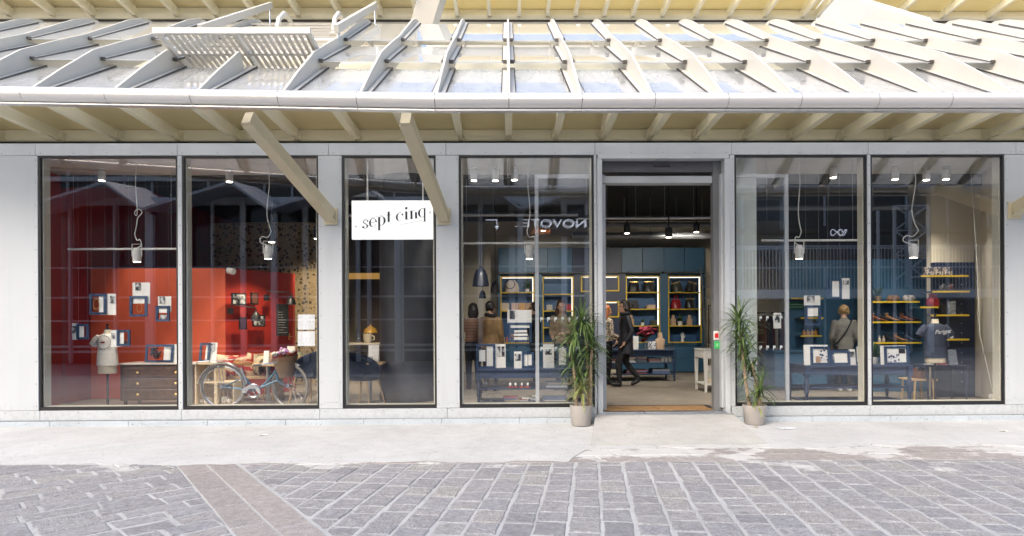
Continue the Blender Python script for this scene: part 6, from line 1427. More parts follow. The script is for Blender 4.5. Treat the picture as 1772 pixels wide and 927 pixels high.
# ---- navy tables with turned legs
def turned_table(xa, xb, Y0, Y1, z, label, shelves=(.16, .42), m=NAVY, legs_mid=False, name='display_table'):
    t = thing(name, ((xa+xb)/2, (Y0+Y1)/2, FZ), label, 'table'); bx('top', m, t, xa-.03, xb+.03, Y0-.03, Y1+.03, z-.03, z, bevel=.006); H = z-.03-FZ
    bx('apron', m, t, xa+.03, xb-.03, Y0+.02, Y0+.04, z-.14, z-.031); bx('apron', m, t, xa+.03, xb-.03, Y1-.04, Y1-.02, z-.14, z-.031)
    for x in (xa, xb): bx('apron', m, t, x-.012 if x == xb else x-.008, x+.008 if x == xb else x+.012, Y0+.055, Y1-.055, z-.14, z-.031)
    for x in (xa, xb):
        for y in (Y0+.01, Y1-.01):
            lg = MB().box(x-.035, x+.035, y-.035, y+.035, z-.16, z-.031); r = .034
            hh = H-.13; pr = [(.02,0),(.026,.04),(.018,.06)]
            for i in range(1, 9): u = i/9; pr.append((.018+.016*u+(.010 if i in (4, 7) else 0), .06+(hh-.10)*u))
            pr += [(.022,hh-.03),(.034,hh-.015),(.03,hh)]
            lg.lathe(pr, (x, y, FZ), 14); lg.build('leg', m, t, smooth=True)
    for s in shelves: bx('shelf', m, t, xa+.0, xb-.0, Y0+.03, Y1-.03, FZ+s-.024, FZ+s, bevel=.003)
    return t
T1a, T1b = P(828, 640, .42).x, P(1030, 640, .42).x; T1z = P(900, 638, .40).z
turned_table(T1a, T1b, .42, .95, T1z, 'navy display table with shelves behind the window left of the door', (.10, .30))
tg = 'goods on the navy table left of the door'
display('large navy frame with two small prints at the left end of the navy table', (824, 857, 594, 636), [(857, 875, 594, 635)], [(860, 866, 598, 616), (868, 873, 598, 616)], .50, [(829, 840, 604, 624), (842, 853, 597, 632)], .06, False, T1z+.002)
display('small navy frame with a portrait card in the middle of the navy table', (903, 924, 608, 636), [(889.6, 903.5, 607, 636)], [(890.5, 901, 611, 623)], .50, [(906, 913, 612, 632), (914, 921, 612, 631)], .06, False, T1z+.002)
display('hanging navy frame holding stacked cards, below a wide white card', (879, 920, 558, 592), [(878, 920, 536, 559)], [(882, 891, 537, 552)], .48, [(882, 917, 561, 567), (890, 912, 571, 575), (889, 913, 577, 581), (890, 912, 583, 588)], group=hangg)
display('navy frame beside a tall card behind the sliding door glass', (963, 984, 596, 635), [(940, 959, 594, 635)], [(943, 955, 602, 612)], .50, [(967, 980, 600, 630)], .06, False, T1z+.002)
for i, px in enumerate((841, 853, 863, 873)):
    X = P(px, 664, .6).x; t = thing('glass_carafe', (X, .6, FZ+.30), ['round', 'tall', 'small', 'squat'][i]+' clear carafe on the upper shelf of the navy table', 'carafe', 'carafes under the navy table'); r = [.045,.04,.03,.042][i]
    MB().lathe([(r,0),(r*1.05,.01),(r,.06),(r*.5,.10),(r*.4,.13),(r*.5,.14)], (X, .6, FZ+.301), 16, False).build('body', JAR, t, smooth=True); MB().ball((X, .6, FZ+.301+.155), .013, n=8, k=6).build('stopper', JAR, t, smooth=True)
CAND = mat('grey_candle_jar', (.05,.055,.065), .3); CANR = mat('red_candle_base', (.42,.05,.04), .4)
for i, px in enumerate((883, 892, 903, 913)):
    X = P(px, 664, .5).x; t = thing('candle', (X, .5, FZ+.30), ['first', 'second', 'third', 'last'][i]+' dark candle jar from the left in the row under the navy table', 'candle', 'candle jars under the navy table')
    MB().lathe([(.034,.022),(.034,.085),(.03,.085)], (X, .5, FZ+.301), 16).build('jar', CAND, t, smooth=True); MB().lathe([(.036,0),(.036,.02)], (X, .5, FZ+.301), 16).build('base', CANR, t, smooth=True); MB().box(X-.015, X+.015, .463, .4655, FZ+.335, FZ+.375).build('paper_label', WHITE, t)
bkc = [mat('book%d' % i, c, .6, 0, .1) for i, c in enumerate(((.45,.45,.47), (.10,.14,.25), (.55,.53,.48), (.30,.09,.08), (.16,.18,.20), (.4,.33,.22)))]
def book_stack(xa, xb, Y, z, k, label, group, d=.2, th=.022):
    t = thing('book_stack', (P((xa+xb)/2, 660, Y).x, Y+.1, z), label, 'books', group); X0_, X1_ = P(xa, 660, Y).x, P(xb, 660, Y).x; zz = z+.001
    for i in range(k):
        o = random.uniform(-.02, .02); h = th*random.uniform(.6, 1.3); bx('book', random.choice(bkc), t, X0_+o, X1_+o+random.uniform(-.02, .01), Y+random.uniform(0, .02), Y+d, zz, zz+h-.001); zz += h
    return t
gb_ = 'stacked booklets under the display tables'
book_stack(872, 898, .46, FZ+.10, 3, 'booklets at the left of the bottom shelf of the navy table', gb_); book_stack(901, 915, .46, FZ+.10, 3, 'narrow booklet stack mid bottom shelf of the navy table', gb_); book_stack(918, 930, .46, FZ+.10, 4, 'booklet stack just left of the sliding door edge', gb_)
book_stack(940, 980, .46, FZ+.10, 3, 'long booklet stack behind the sliding door on the bottom shelf', gb_); book_stack(946, 984, .46, FZ+.30, 4, 'long booklet stack behind the sliding door on the upper shelf', gb_)
for i, (px, h) in enumerate(((836, .12), (848, .09), (860, .10))):
    X = P(px, 686, .55).x; tag(MB().lathe([(.05,0),(.055,.01),(.055,h),(.04,h+.015),(.035,h+.02)], (X, .55, FZ+.101), 16).build('storage_jar', JAR, smooth=True), ['left', 'middle', 'right'][i]+' storage jar on the bottom shelf of the navy table', 'jar', 'storage jars under the navy table')
# pendant lamps
NPL = mat('navy_lamp_enamel', (.010,.013,.024), .35, 0, .05)
def pendant(px, yt, yb, wpx, Y, label, m):
    a = P(px, yb, Y); h = P(px, yt, Y).z-a.z; r = (P(px+wpx/2, yb, Y)-a).x; t = thing('pendant_lamp', tuple(a), label, 'pendant lamp', 'dark pendant lamps')
    MB().lathe([(r,0),(r*.98,.01),(r*.80,h*.55),(r*.55,h*.85),(r*.2,h*.95),(r*.12,h*1.05)], a, 22, False).build('shade', m, t, smooth=True); MB().cyl((a.x, Y, a.z+h), (a.x, Y, 4.1), .006, None, 6).build('cord', BLKM, t); MB().ball(a+Vector((0,0,h*.3)), r*.25, n=10, k=8).build('bulb', BULB, t, smooth=True)
pendant(832, 462, 495, 30, 2.2, 'large navy dome pendant above the striped jersey', NPL); pendant(835, 502, 516, 13, 5.0, 'small navy pendant deeper in the shop above the striped jersey', NPL); pendant(857, 486, 506, 17, 4.2, 'black pendant right of the large navy one', BLKM)
# ---- table behind the doorway
T2Y = 4.6; T2z = P(1100, 605, T2Y).z; T2a, T2b = P(1036, 620, T2Y).x, P(1167, 620, T2Y).x
turned_table(T2a, T2b, T2Y, T2Y+.7, T2z, 'navy display table behind the walking woman', (.16, .40))
g2_ = 'stacked textiles on the table behind the doorway'
for i, (xa_, xb_, s, k, lab) in enumerate(((1048, 1070, .40, 3, 'folded textiles behind the woman on the upper shelf'), (1085, 1099, .40, 5, 'small booklet pile right of the woman on the upper shelf'), (1102, 1120, .40, 5, 'pale booklet pile mid upper shelf behind the doorway'), (1122, 1143, .40, 3, 'dark folded cloth on the upper shelf behind the doorway'), (1085, 1120, .16, 3, 'cream cloths in the middle of the bottom shelf behind the doorway'), (1130, 1160, .16, 3, 'cream folded bags at the right of the bottom shelf behind the doorway'))):
    book_stack(xa_, xb_, T2Y+.06, FZ+s, k, lab, g2_, .4, .03)
for i, px in enumerate((1146, 1153, 1160)): cup(P(px, 640, T2Y+.15).x, T2Y+.15, FZ+.401, .05, .11, ['left', 'middle', 'right'][i]+' white bowl on the upper shelf behind the doorway', PORC, 'bowl', False, 'bowl')
tt = thing('tote_bag', (P(1064, 655, T2Y-.02).x, T2Y+.2, FZ+.16), 'folded cream tote bag on the bottom shelf left of the woman', 'bag'); a, b, za, zb = rect(1051, 1077, 639, 651, T2Y); MB().box(a, b, T2Y+.04, T2Y+.5, FZ+.161, FZ+.25).build('body', mat('canvas', (.55,.48,.36), .9), tt, bevel=.02); MB().tube([(b-.14+.09*math.cos(s), T2Y-.02, FZ+.19+.09*math.sin(s)) for s in [math.pi+math.pi*k/8 for k in range(9)]], .012, 6).build('handle', mat('canvas', (.55,.48,.36), .9), tt)
fv = P(1117, 600, T2Y+.25).x; bq = thing('flower_vase', (fv, T2Y+.25, T2z), 'dark red flower bunch in a glass vase on the table behind the doorway', 'flowers'); MB().lathe([(.05,0),(.055,.01),(.06,.2),(.055,.2),(.045,.01)], (fv, T2Y+.25, T2z+.001), 16).build('vase', JAR, bq, smooth=True)
fm2, fg = MB(), MB(); rnd = random.Random(9)
for i in range(26):
    c = Vector((fv+rnd.gauss(0, .09), T2Y+.25+rnd.gauss(0, .08), T2z+.36+rnd.gauss(0, .07))); m = MB(); m.ball(c, .035, n=8, k=6)
    for k in range(5): m.ball(c+Vector((.03*math.cos(k*1.25), .03*math.sin(k*1.25), rnd.uniform(-.01, .02))), .024, n=7, k=5)
    m.build('blossom', mat('crimson_petal', (.20,.012,.03), .6) if i % 3 else mat('pink_petal', (.42,.06,.12), .6), bq, smooth=True)
for i in range(40):
    c = Vector((fv, T2Y+.25, T2z+.2)); d = Vector((rnd.gauss(0, 1), rnd.gauss(0, 1), rnd.uniform(.3, 1.6))).normalized()*rnd.uniform(.12, .28); s = d.cross(Vector((0,0,1)))*.16; fg.add([c+d*.3, c+d*.65-s, c+d, c+d*.65+s], [(0,1,2,3)])
o = fg.build('leaves', LEAF, bq); o['kind'] = 'stuff'
small_box('card_stand', 'tall white card standing behind the walking woman on the table', 1096, 1105, 579, 602, T2Y+.1, WHITE, .02, 'card', T2z+.002)
bust(P(1142, 590, T2Y+.2).x, T2Y+.2, T2z+.002, .36, 'linen necklace bust on the table behind the doorway'); bust(P(1049, 592, T2Y+.1).x, T2Y+.1, T2z+.002, .30, 'linen necklace bust on the table at the left jamb')
small_box('sunglasses_rack', 'checked display rack beside the red flowers on the table', 1122, 1135, 588, 602, T2Y+.1, PRINT, .08, 'rack', T2z+.002)
for i, px in enumerate((1153, 1162)): X = P(px, 596, T2Y+.15).x; tag(MB().lathe([(.06,0),(.062,.01),(.06,.12),(.03,.15),(.02,.155)], (X, T2Y+.15, T2z+.001), 16).build('glass_cloche', JAR, smooth=True), ['left', 'right'][i]+' glass cloche at the right end of the table behind the doorway', 'cloche', 'glass cloches')
# ---- white glass-top cabinet at the right jamb
VY = 2.35; va = P(1210, 620, VY+.3).x; vt = thing('vitrine_table', (va+.5, VY+.3, FZ), 'white vitrine table with a slanted glass top right inside the doorway', 'cabinet'); vz = P(1215, 603, VY+.3).z; vb = va+.85
bx('case', WHITEM, vt, va, vb, VY, VY+.6, vz-.17, vz-.02, bevel=.008); MB().ring_y(va-.01, vb+.01, VY-.01, VY+.61, .045, -vz, -vz+.019).xf(Matrix(((1,0,0,0),(0,0,1,0),(0,-1,0,0),(0,0,0,1)))).build('lid_frame', WHITEM, vt); bx('lid_glass', JAR, vt, va+.036, vb-.036, VY+.036, VY+.564, vz-.012, vz-.004)
bx('drawer', WHITEM, vt, va+.06, vb-.06, VY-.008, VY-.001, vz-.155, vz-.05, bevel=.004); MB().ball((va+.4, VY-.02, vz-.10), .014, n=10, k=8).build('knob', WHITEM, vt, smooth=True); bx('side_drawer', WHITEM, vt, va-.008, va-.001, VY+.06, VY+.54, vz-.155, vz-.05, bevel=.003)
for x in (va+.03, vb-.03):
    for y in (VY+.03, VY+.57): MB().hexa([(x-.018,y-.018,FZ),(x+.018,y-.018,FZ),(x+.018,y+.018,FZ),(x-.018,y+.018,FZ)], [(x-.03,y-.03,vz-.171),(x+.03,y-.03,vz-.171),(x+.03,y+.03,vz-.171),(x-.03,y+.03,vz-.171)]).build('leg', WHITEM, vt)
bx('shelf', WHITEM, vt, va+.02, vb-.02, VY+.02, VY+.58, FZ+.13, FZ+.155)
cols = [mat('pk%d' % i, c, .6) for i, c in enumerate(((.62,.55,.42), (.55,.6,.5), (.66,.62,.55), (.6,.5,.45)))]
for i in range(4):
    for j in range(3):
        x = va+.07+i*.11; tag(MB().box(x, x+.095, VY+.08, VY+.2, FZ+.156+j*.11, FZ+.156+j*.11+.106).build('soap_packet', cols[(i+j) % 4]), 'pale packet %s of column %s under the white vitrine table' % (('lowest', 'in the middle', 'on top')[j], ('one', 'two', 'three', 'four')[i]), 'packet', 'pale packets under the white vitrine')
# ladder and clothes beyond the blue cabinets
la = thing('library_ladder', (P(1224, 640, 6.6).x, 6.7, FZ), 'aluminium ladder leaning at the right end of the blue cabinets', 'ladder'); xa, xb = P(1220, 560, 6.6).x, P(1228, 560, 6.6).x+.16; zt = P(1224, 463, 6.85).z
for x in (xa, xb): MB().beam((x, 6.45, FZ+.005), (x, 6.90, zt), .03, .07, up=(0,-1,.2)).build('rail', STEEL, la)
for i in range(9): u = (i+.7)/9.4; MB().cyl((xa, 6.45+.45*u, FZ+(zt-FZ)*u), (xb, 6.45+.45*u, FZ+(zt-FZ)*u), .016, None, 8).build('rung', STEEL, la)
CLO = [mat('cloth%d' % i, c, .9, 0, .25, 12, .3, 40) for i, c in enumerate(((.03,.03,.035), (.12,.05,.03), (.05,.055,.07), (.30,.27,.24), (.09,.03,.03), (.02,.025,.04)))]
def rack(xa_, xb_, Y, zt_, label, k, lens, gl_):
    xa, xb = P(xa_, 560, Y).x, P(xb_, 560, Y).x; t = thing('clothes_rail', ((xa+xb)/2, Y, FZ), label, 'clothes rail')
    MB().cyl((xa, Y, zt_), (xb, Y, zt_), .014, None, 8).build('bar', BLKM, t)
    for x in (xa, xb): MB().cyl((x, Y, FZ), (x, Y, zt_), .014, None, 8).beam((x, Y-.25, FZ+.012), (x, Y+.25, FZ+.012), .03, .024).build('post', BLKM, t)
    for i in range(k):
        x = xa+.08+(xb-xa-.16)*(i+.5)/k; L = lens*random.uniform(.75, 1.05); g_ = thing('hanging_garment', (x, Y, zt_-L), '%s garment from the left on %s' % (('first','second','third','fourth','fifth','sixth','seventh','eighth')[i], gl_), 'garment', 'garments on the rails'); w0 = (xb-xa)/k*.42
        MB().loft([(x, Y, zt_-L, w0*1.0, .21), (x+.01, Y, zt_-L*.6, w0*.8, .19), (x, Y, zt_-.14, w0*.75, .20), (x, Y, zt_-.06, w0*.4, .06)], 14).build('cloth', CLO[(i*5+k) % 6], g_, smooth=True); MB().tube([(x, Y, zt_-.07), (x, Y, zt_-.02), (x, Y+.02, zt_+.017), (x, Y-.012, zt_+.02)], .004, 5).build('hanger', STEEL, g_)
rack(1226, 1285, 5.8, P(1230, 528, 5.8).z, 'clothes rail beyond the ladder at the right door jamb', 5, 1.0, 'the rail beyond the ladder'); rack(1309, 1357, 3.3, P(1330, 541, 3.3).z, 'black clothes rail behind the sliding door right of the entrance', 7, 1.1, 'the rail behind the right sliding door')
# ---- right windows: teal wall, counter, shelves
TY = 3.25
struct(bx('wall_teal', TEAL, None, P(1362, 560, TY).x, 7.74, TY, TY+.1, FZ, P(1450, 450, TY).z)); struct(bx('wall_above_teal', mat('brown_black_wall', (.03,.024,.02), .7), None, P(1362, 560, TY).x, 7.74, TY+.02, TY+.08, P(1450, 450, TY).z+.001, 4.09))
ca = thing('teal_counter', (P(1370, 650, 2.6).x, 2.8, FZ), 'teal shop counter with drawers behind the window right of the door', 'counter'); xa, xb = P(1341, 640, 2.6).x, P(1432, 640, 2.6).x; cz = P(1380, 607, 2.6).z
bx('body', TEAL, ca, xa, xb, 2.62, 3.1, FZ+.06, cz-.031); bx('top', TEAL, ca, xa-.02, xb+.02, 2.58, 3.12, cz-.03, cz, bevel=.004); zm_ = (cz+FZ)/2
for (u0, u1) in ((FZ+.08, zm_-.005), (zm_+.005, cz-.05)): bx('drawer_front', TEAL, ca, xa+.02, xb-.02, 2.6, 2.619, u0, u1, bevel=.004)
def wall_shelf(xa_, xb_, y, Y, dp, label, group='yellow-edged wall shelves', z=None):
    a, b = P(xa_, y, Y), P(xb_, y, Y); t = thing('wall_shelf', ((a.x+b.x)/2, Y, a.z-.025), label, 'shelf', group); bx('board', mat('shelf_blue', (.05,.09,.14), .5), t, a.x, b.x, Y+.012, Y+dp, a.z-.025, a.z-.002); bx('edge', YEL, t, a.x-.002, b.x+.002, Y-.0, Y+.0115, a.z-.028, a.z); return a.z, a.x, b.x
s1 = wall_shelf(1386, 1422, 580, TY-.25, .25, 'yellow-edged shelf with perfume bottles above the teal counter'); s2 = wall_shelf(1386, 1425, 549, TY-.25, .25, 'empty yellow-edged shelf between the other two above the teal counter'); s3 = wall_shelf(1370, 1424, 515, TY-.25, .25, 'top yellow-edged shelf above the teal counter')
for i, px in enumerate((1391, 1398, 1405, 1411)): X = P(px, 575, TY-.15).x; t = thing('perfume_bottle', (X, TY-.15, s1[0]), ['first', 'second', 'third', 'fourth'][i]+' amber perfume bottle from the left above the teal counter', 'bottle', 'perfume bottles'); MB().box(X-.025, X+.025, TY-.17, TY-.13, s1[0]+.001, s1[0]+.075).build('flask', mat('amber_perfume', (.45,.22,.06), .15), t, bevel=.005); MB().cyl((X, TY-.15, s1[0]+.076), (X, TY-.15, s1[0]+.105), .012, None, 10).build('stopper', GOLD, t)
small_box('card_stand', 'black card standing on the perfume shelf', 1410, 1418, 566, 579, TY-.1, BLKM, .02, 'card', s1[0]+.002)
small_plant(P(1427, 600, TY-.4).x, TY-.4, cz+.001 if False else FZ+.62, .07, 'bushy plant in a pot right of the perfume shelf', PORC, .28, 40) if False else None
ex = rect(1366, 1392, 523, 535, TY-.02); xs_ = thing('exit_sign', (ex[0], TY-.02, ex[2]), 'green notice plate on the teal wall above the perfume shelf', 'sign'); bx('plate', mat('green_sign', (.02,.16,.08), .5), xs_, ex[0], ex[1], TY-.02, TY-.002, ex[2], ex[3]); lm_ = MB()
for k in range(2):
    for i in range(7): lm_.box(ex[0]+.02+i*.036, ex[0]+.048+i*.036, TY-.0225, TY-.0205, ex[3]-.05-k*.05, ex[3]-.03-k*.05)
lm_.build('text_lines', mat('pale_green_text', (.3,.5,.4), .6), xs_)
display('hanging navy frame under a photo card, left in the window right of the door', (1393, 1420, 528, 563), [(1392, 1420, 511, 529)], [(1396.5, 1410, 511.5, 523), (1405, 1412, 553, 559, LEA)], .5, [(1397, 1416, 531, 547)], group=hangg)
display('hanging navy frame beside a tall card, right in the window right of the door', (1431, 1456, 482, 517), [(1457, 1471, 481, 517)], [(1458.5, 1469, 485, 492)], .5, [(1440.5, 1454.5, 486, 514)], group=hangg)
a = rect(1337, 1350, 541, 568, .235); t = thing('photo_card', (a[0], .235, a[2]), 'white card with a photo stuck on the right sliding door', 'card'); bx('card', WHITE, t, a[0], a[1], .2055, .2085, a[2], a[3]); bx('photo', PHOTO, t, a[0]+.02, a[1]-.02, .2035, .2052, a[2]+.08, a[3]-.03)
# long navy table across the two right windows
T3z = P(1440, 632, .45).z; T3a, T3b = P(1396, 640, .45).x, P(1574, 640, .45).x
turned_table(T3a, T3b, .45, 1.0, T3z, 'long navy table spanning both right windows', (.08, .28)); NV = .52
display('navy frame before a large white card at the left end of the long table', (1403, 1436, 598, 630), [(1392, 1434, 595, 630)], [(1418, 1433, 602, 622, PRINT), (1412, 1420, 615, 626, mat('bracelet', (.4,.25,.15), .5))], NV, [(1407, 1416, 602, 626)], .05, False, T3z+.002)
display('wide tilted navy frame in the middle of the long table', (1437, 1471, 606, 631), [(1471, 1482, 604, 631)], [(1441, 1445, 613, 622), (1472, 1480, 608, 618)], NV, [(1445, 1468, 609, 628)], .12, False, T3z+.002)
display('narrow frame and card at the right edge of the window right of the door', (1487, 1497, 597, 631), [(1484, 1492, 599, 626)], [], NV, [], .05, False, T3z+.002)
display('navy frame with a blue and white print on the long table, far right window', (1531, 1573, 599, 631), [(1525, 1569, 598, 631)], [(1537, 1557, 611, 627, PRINT), (1556, 1567, 604, 612, LEA)], NV, [(1535, 1569, 603, 628)], .05, False, T3z+.002)
cup(P(1513, 625, NV+.2).x, NV+.2, T3z+.001, .04, .10, 'small white tumbler at the left of the far right window', PORC, 'tumbler', False); small_plant(P(1513, 612, .85).x, .85, T3z+.001, .06, 'leafy little plant on the long table beside the white mullion', PORC, .26, 34)
# left shelves of the far right window, with shoes
ws = [wall_shelf(1506, 1592, 521, 2.1, .28, 'top yellow-edged shelf with the gold-potted plant'), wall_shelf(1506, 1594, 556, 2.1, .28, 'middle yellow-edged shelf with a row of shoes'), wall_shelf(1506, 1595, 592, 2.1, .28, 'lower yellow-edged shelf with sandals and bottles')]
struct(bx('partition_teal', TEAL, None, P(1502, 560, 2.4).x, P(1613, 560, 2.4).x, 2.385, 2.45, FZ, P(1550, 448, 2.4).z))
small_plant(P(1519, 510, 2.2).x, 2.2, ws[0][0]+.001, .06, 'broad-leaved plant in a gold pot on the top shelf', GOLD, .22, 16)
SHOEM = [mat('shoe%d' % i, c, .4, 0, .3, 40) for i, c in enumerate(((.25,.08,.03), (.02,.02,.025), (.35,.18,.08), (.05,.06,.09)))]
def clutch(px, w_, label, m):
    X = P(px, 515, 2.2).x; z = ws[0][0]+.001; tag(MB().loft([(X,2.22,z,w_*.9,.05),(X,2.22,z+.03,w_,.06),(X,2.22,z+.09,w_*.85,.045),(X,2.22,z+.11,w_*.6,.02)], 16).build('clutch_bag', m, smooth=True), label, 'bag')
clutch(1547, .12, 'brown speckled fur clutch left on the top shelf', fabric('brown_leopard', (.18,.09,.04), (.02,.015,.01), 40)); clutch(1574, .12, 'grey speckled fur clutch right on the top shelf', fabric('grey_leopard', (.32,.29,.26), (.05,.045,.04), 40))
def shoe_pair(px, si, label, m, heel=.07):
    X = P(px, 560, 2.18).x; z = ws[si][0]+.001; t = thing('shoe', (X, 2.2, z), label, 'shoe', 'shoes on the yellow-edged shelves'); L = .115
    b_ = MB()
    for i in range(9):
        u = i/8; x = X-L+2*L*u; zz = z+.012+heel*max(0, 1-u*1.7)**1.2; hh = .05*(1-u)**.6+.018; wd_ = .034*(1-.25*abs(u-.6))
        for a in [6.2832*k/10 for k in range(10)]: b_.v.append((x, 2.2+wd_*math.cos(a), zz+hh*.5+hh*.5*math.sin(a)))
    for i in range(8): b_.f += [(i*10+k, i*10+(k+1) % 10, i*10+10+(k+1) % 10, i*10+10+k) for k in range(10)]
    b_.f += [tuple(range(9, -1, -1)), tuple(range(80, 90))]; b_.build('upper', m, t, smooth=True)
    MB().hexa([(X-L+.0,2.19,z),(X-L+.022,2.19,z),(X-L+.022,2.21,z),(X-L,2.21,z)], [(X-L-.01,2.175,z+heel),(X-L+.04,2.175,z+heel),(X-L+.04,2.225,z+heel),(X-L-.01,2.225,z+heel)]).build('heel', m, t)
    MB().tube([(X-L+.02+.03*math.cos(a), 2.2+.032*math.sin(a), z+heel+.085) for a in [6.2832*k/12 for k in range(12)]], .006, 5, closed=True).build('ankle_strap', m, t)
ordn = ('first', 'second', 'third', 'fourth', 'fifth', 'sixth')
for i, px in enumerate((1521, 1534, 1545, 1557, 1571, 1583)): shoe_pair(px, 1, ordn[i]+' shoe from the left on the middle yellow-edged shelf', SHOEM[i % 4], .05)
for i, px in enumerate((1544, 1560, 1578)): shoe_pair(px, 2, ordn[i]+' sandal from the left on the lower yellow-edged shelf', SHOEM[(i+1) % 4], .06)
for i, px in enumerate((1522, 1529)): X = P(px, 585, 2.2).x; tag(MB().lathe([(.024,0),(.025,.05),(.012,.065),(.012,.09),(.016,.095),(.016,.11)], (X, 2.2, ws[2][0]+.001), 12).build('bottle', mat('cream_bottle', (.5,.42,.32), .3), smooth=True), ['left', 'right'][i]+' cream bottle on the lower yellow-edged shelf', 'bottle')
# cream wall and navy peg panel
struct(bx('wall_cream', CREAM, None, P(1612, 500, 1.6).x, 7.74, 1.6, 1.72, FZ, 4.09))
pnl = thing('peg_panel', (P(1654, 690, 1.45).x, 1.5, FZ), 'tall navy panel with yellow-edged shelves in the far right window', 'panel'); a, b, za, zb = rect(1620, 1691, 453, 690, 1.45); bx('panel', NAVYD, pnl, a, b, 1.5, 1.58, FZ, zb, bevel=.003)
hl = MB()
for i in range(12): z = FZ+.25+i*.16; hl.cyl((b-.22, 1.4985, z), (b-.22, 1.502, z), .008, None, 8)
hl.build('peg_holes', STEEL, pnl)
pgp = 'shelves on the navy panel'
ps = [wall_shelf(x0_, x1_, y_, 1.24, .258, lab, pgp) for x0_, x1_, y_, lab in ((1594, 1676, 476, 'top shelf of the navy panel, with patterned boxes'), (1614, 1678, 503, 'second shelf of the navy panel, with glass domes'), (1593, 1624, 530, 'short shelf with the red bag left of the navy panel'), (1611, 1677, 544, 'shelf with two books on the navy panel'), (1640, 1677, 586, 'short low shelf right of the navy T-shirt'))]
for i, (xa_, xb_) in enumerate(((1604, 1616), (1620, 1632), (1636, 1648))): small_box('patterned_box', ['left', 'middle', 'right'][i]+' patterned box on the top shelf of the navy panel', xa_, xb_, 461, 475, 1.3, PRINT if False else fabric('pat%d' % i, (.04,.035,.05), (.5,.42,.34), 30), .1, 'box', ps[0][0]+.002, 'patterned boxes on the navy panel')
for i, (px, m) in enumerate(((1630, mat('white_trinket', (.35,.3,.3), .5)), (1644, mat('rose_trinket', (.35,.1,.1), .5)))):
    X = P(px, 495, 1.35).x; z = ps[1][0]+.001; t = thing('glass_dome', (X, 1.35, z), ['left', 'right'][i]+' glass dome with trinkets on the navy panel', 'glass dome', 'glass domes'); MB().lathe([(.055,0),(.055,.07),(.05,.10),(.03,.125),(.004,.135)], (X, 1.35, z+.012), 18, False).build('dome', JAR, t, smooth=True); MB().lathe([(.06,0),(.06,.011)], (X, 1.35, z), 18).build('base', WALNUT, t); MB().ball((X, 1.35, z+.06), .032, n=10, k=8).ball((X+.015, 1.34, z+.095), .02, n=8, k=6).build('trinket', m, t, smooth=True)
X = P(1614, 520, 1.35).x; z = ps[2][0]+.001; t = thing('drawstring_bag', (X, 1.35, z), 'red drawstring bag on the short shelf', 'bag'); MB().loft([(X,1.35,z,.085,.07),(X,1.35,z+.02,.10,.08),(X,1.35,z+.10,.10,.08),(X,1.35,z+.155,.06,.05),(X,1.35,z+.17,.045,.04),(X,1.35,z+.20,.075,.06)], 18).build('body', LEAR, t, smooth=True); MB().tube([(X+.05*math.cos(a), 1.35+.044*math.sin(a), z+.168) for a in [6.2832*k/12 for k in range(12)]], .006, 5, closed=True).build('cord', BLK, t)
small_box('book', 'black standing book on the navy panel', 1627, 1638, 525, 543, 1.32, BLKM, .03, 'book', ps[3][0]+.002); small_box('book', 'grey standing book with a photo cover on the navy panel', 1641, 1654, 520, 543, 1.34, mat('grey_cover', (.30,.32,.34), .5, 0, .5, 25), .03, 'book', ps[3][0]+.002); small_box('card_stand', 'small white card on the low shelf right of the navy T-shirt', 1645, 1650, 574, 585, 1.32, WHITE, .02, 'card', ps[4][0]+.002)
dt = thing('side_table', (P(1645, 640, .9).x, 1.1, FZ), 'dark side table with a leaning book behind the navy T-shirt mannequin', 'table'); a, b, za, zb = rect(1604, 1680, 632, 636, .95); bx('top', NAVYD, dt, a, b, .95, 1.35, zb-.025, zb, bevel=.004)
for x in (a+.04, b-.04):
    for y in (.99, 1.31): MB().cyl((x, y, FZ), (x, y, zb-.026), .014, .018, 8).build('leg', NAVYD, dt)
c_ = rect(1641, 1660, 605, 632, 1.05); tag(MB().hexa([(c_[0], 1.02, zb+.001), (c_[1]-.04, 1.02, zb+.001), (c_[1]-.04, 1.04, zb+.001), (c_[0], 1.04, zb+.001)], [(c_[0]+.05, 1.12, c_[3]), (c_[1]+.0, 1.12, c_[3]), (c_[1]+.0, 1.14, c_[3]), (c_[0]+.05, 1.14, c_[3])]).build('book', mat('slate_cover', (.12,.14,.17), .4, 0, .4, 25)), 'large slate-coloured book leaning on the dark side table', 'book')
for i, px in enumerate((1610, 1628)): small_box('magazine', ['left', 'right'][i]+' flat magazine on the dark side table', px, px+12, 630, 632, 1.0, bkc[i+2], .16, 'magazine', zb+.001)
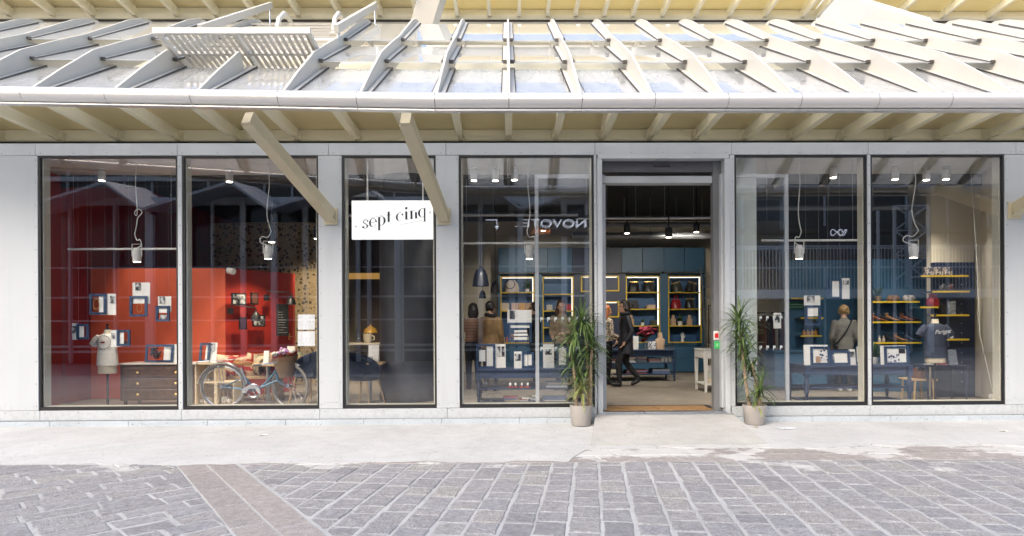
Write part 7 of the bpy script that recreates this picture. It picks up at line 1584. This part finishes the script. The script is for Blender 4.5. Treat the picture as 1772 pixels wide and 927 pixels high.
X = P(1588, 636, 1.3).x; bsk = thing('trinket_basket', (X, 1.3, FZ+.40), 'brown leather basket of small boxes beside the mannequin', 'basket'); z = P(1588, 640, 1.3).z
MB().lathe([(.10,0),(.14,.13),(.13,.13),(.09,.01)], (X, 1.3, z-.13), 20).build('tub', mat('brown_leather', (.16,.065,.025), .5), bsk, smooth=True)
st_ = thing('wooden_stool', (X, 1.3, FZ), 'small wooden stool under the leather basket', 'stool'); bx('seat', OAK, st_, X-.2, X+.2, 1.12, 1.48, z-.16, z-.131, bevel=.005)
for sx_ in (-.16, .16):
    for sy_ in (1.15, 1.45): MB().cyl((X+sx_, sy_, FZ), (X+sx_*.9, sy_, z-.161), .014, .017, 8).build('leg', OAK, st_)
pkm = MB()
for i in range(4): pkm = MB().box(X-.09+i*.045, X-.052+i*.045, 1.26, 1.33, z-.06, z+.02+.02*(i % 2)); pkm.build('small_box', [CANR, cols[0], cols[2], LEA][i], bsk)
X = P(1719, 681, .5).x; so2 = thing('socket_box', (X, .5, FZ), 'white socket box with a thin cable at the foot of the cream wall', 'socket'); bx('box', WHITEM, so2, X-.05, X+.05, .47, .53, FZ+.06, FZ+.16, bevel=.006); MB().cyl((X, .5, FZ), (X, .5, FZ+.06), .02, None, 8).build('conduit', WHITEM, so2); q0 = P(1690, 440, .9); MB().tube([(X, .5, FZ+.16), (X-.12, .6, 1.2), (q0.x, .9, q0.z), (q0.x-.05, .95, 3.80)], .004, 5).build('cable', WHITEM, so2)
we = (P(1740, 560, .16).x, P(1694, 560, 1.59).x); struct(MB().hexa([(we[0], .16, FZ), (we[0]+.3, .16, FZ), (we[1]+.1, 1.59, FZ), (we[1], 1.59, FZ)], [(we[0], .16, 3.79), (we[0]+.3, .16, 3.79), (we[1]+.1, 1.59, 3.79), (we[1], 1.59, 3.79)]).build('wall_end', CREAM))
struct(bx('wall_door_side', mat('pale_green_wall', (.72,.76,.70), .6), None, P(1262, 560, .30).x, P(1309, 560, .30).x, .28, .36, FZ, 3.79))
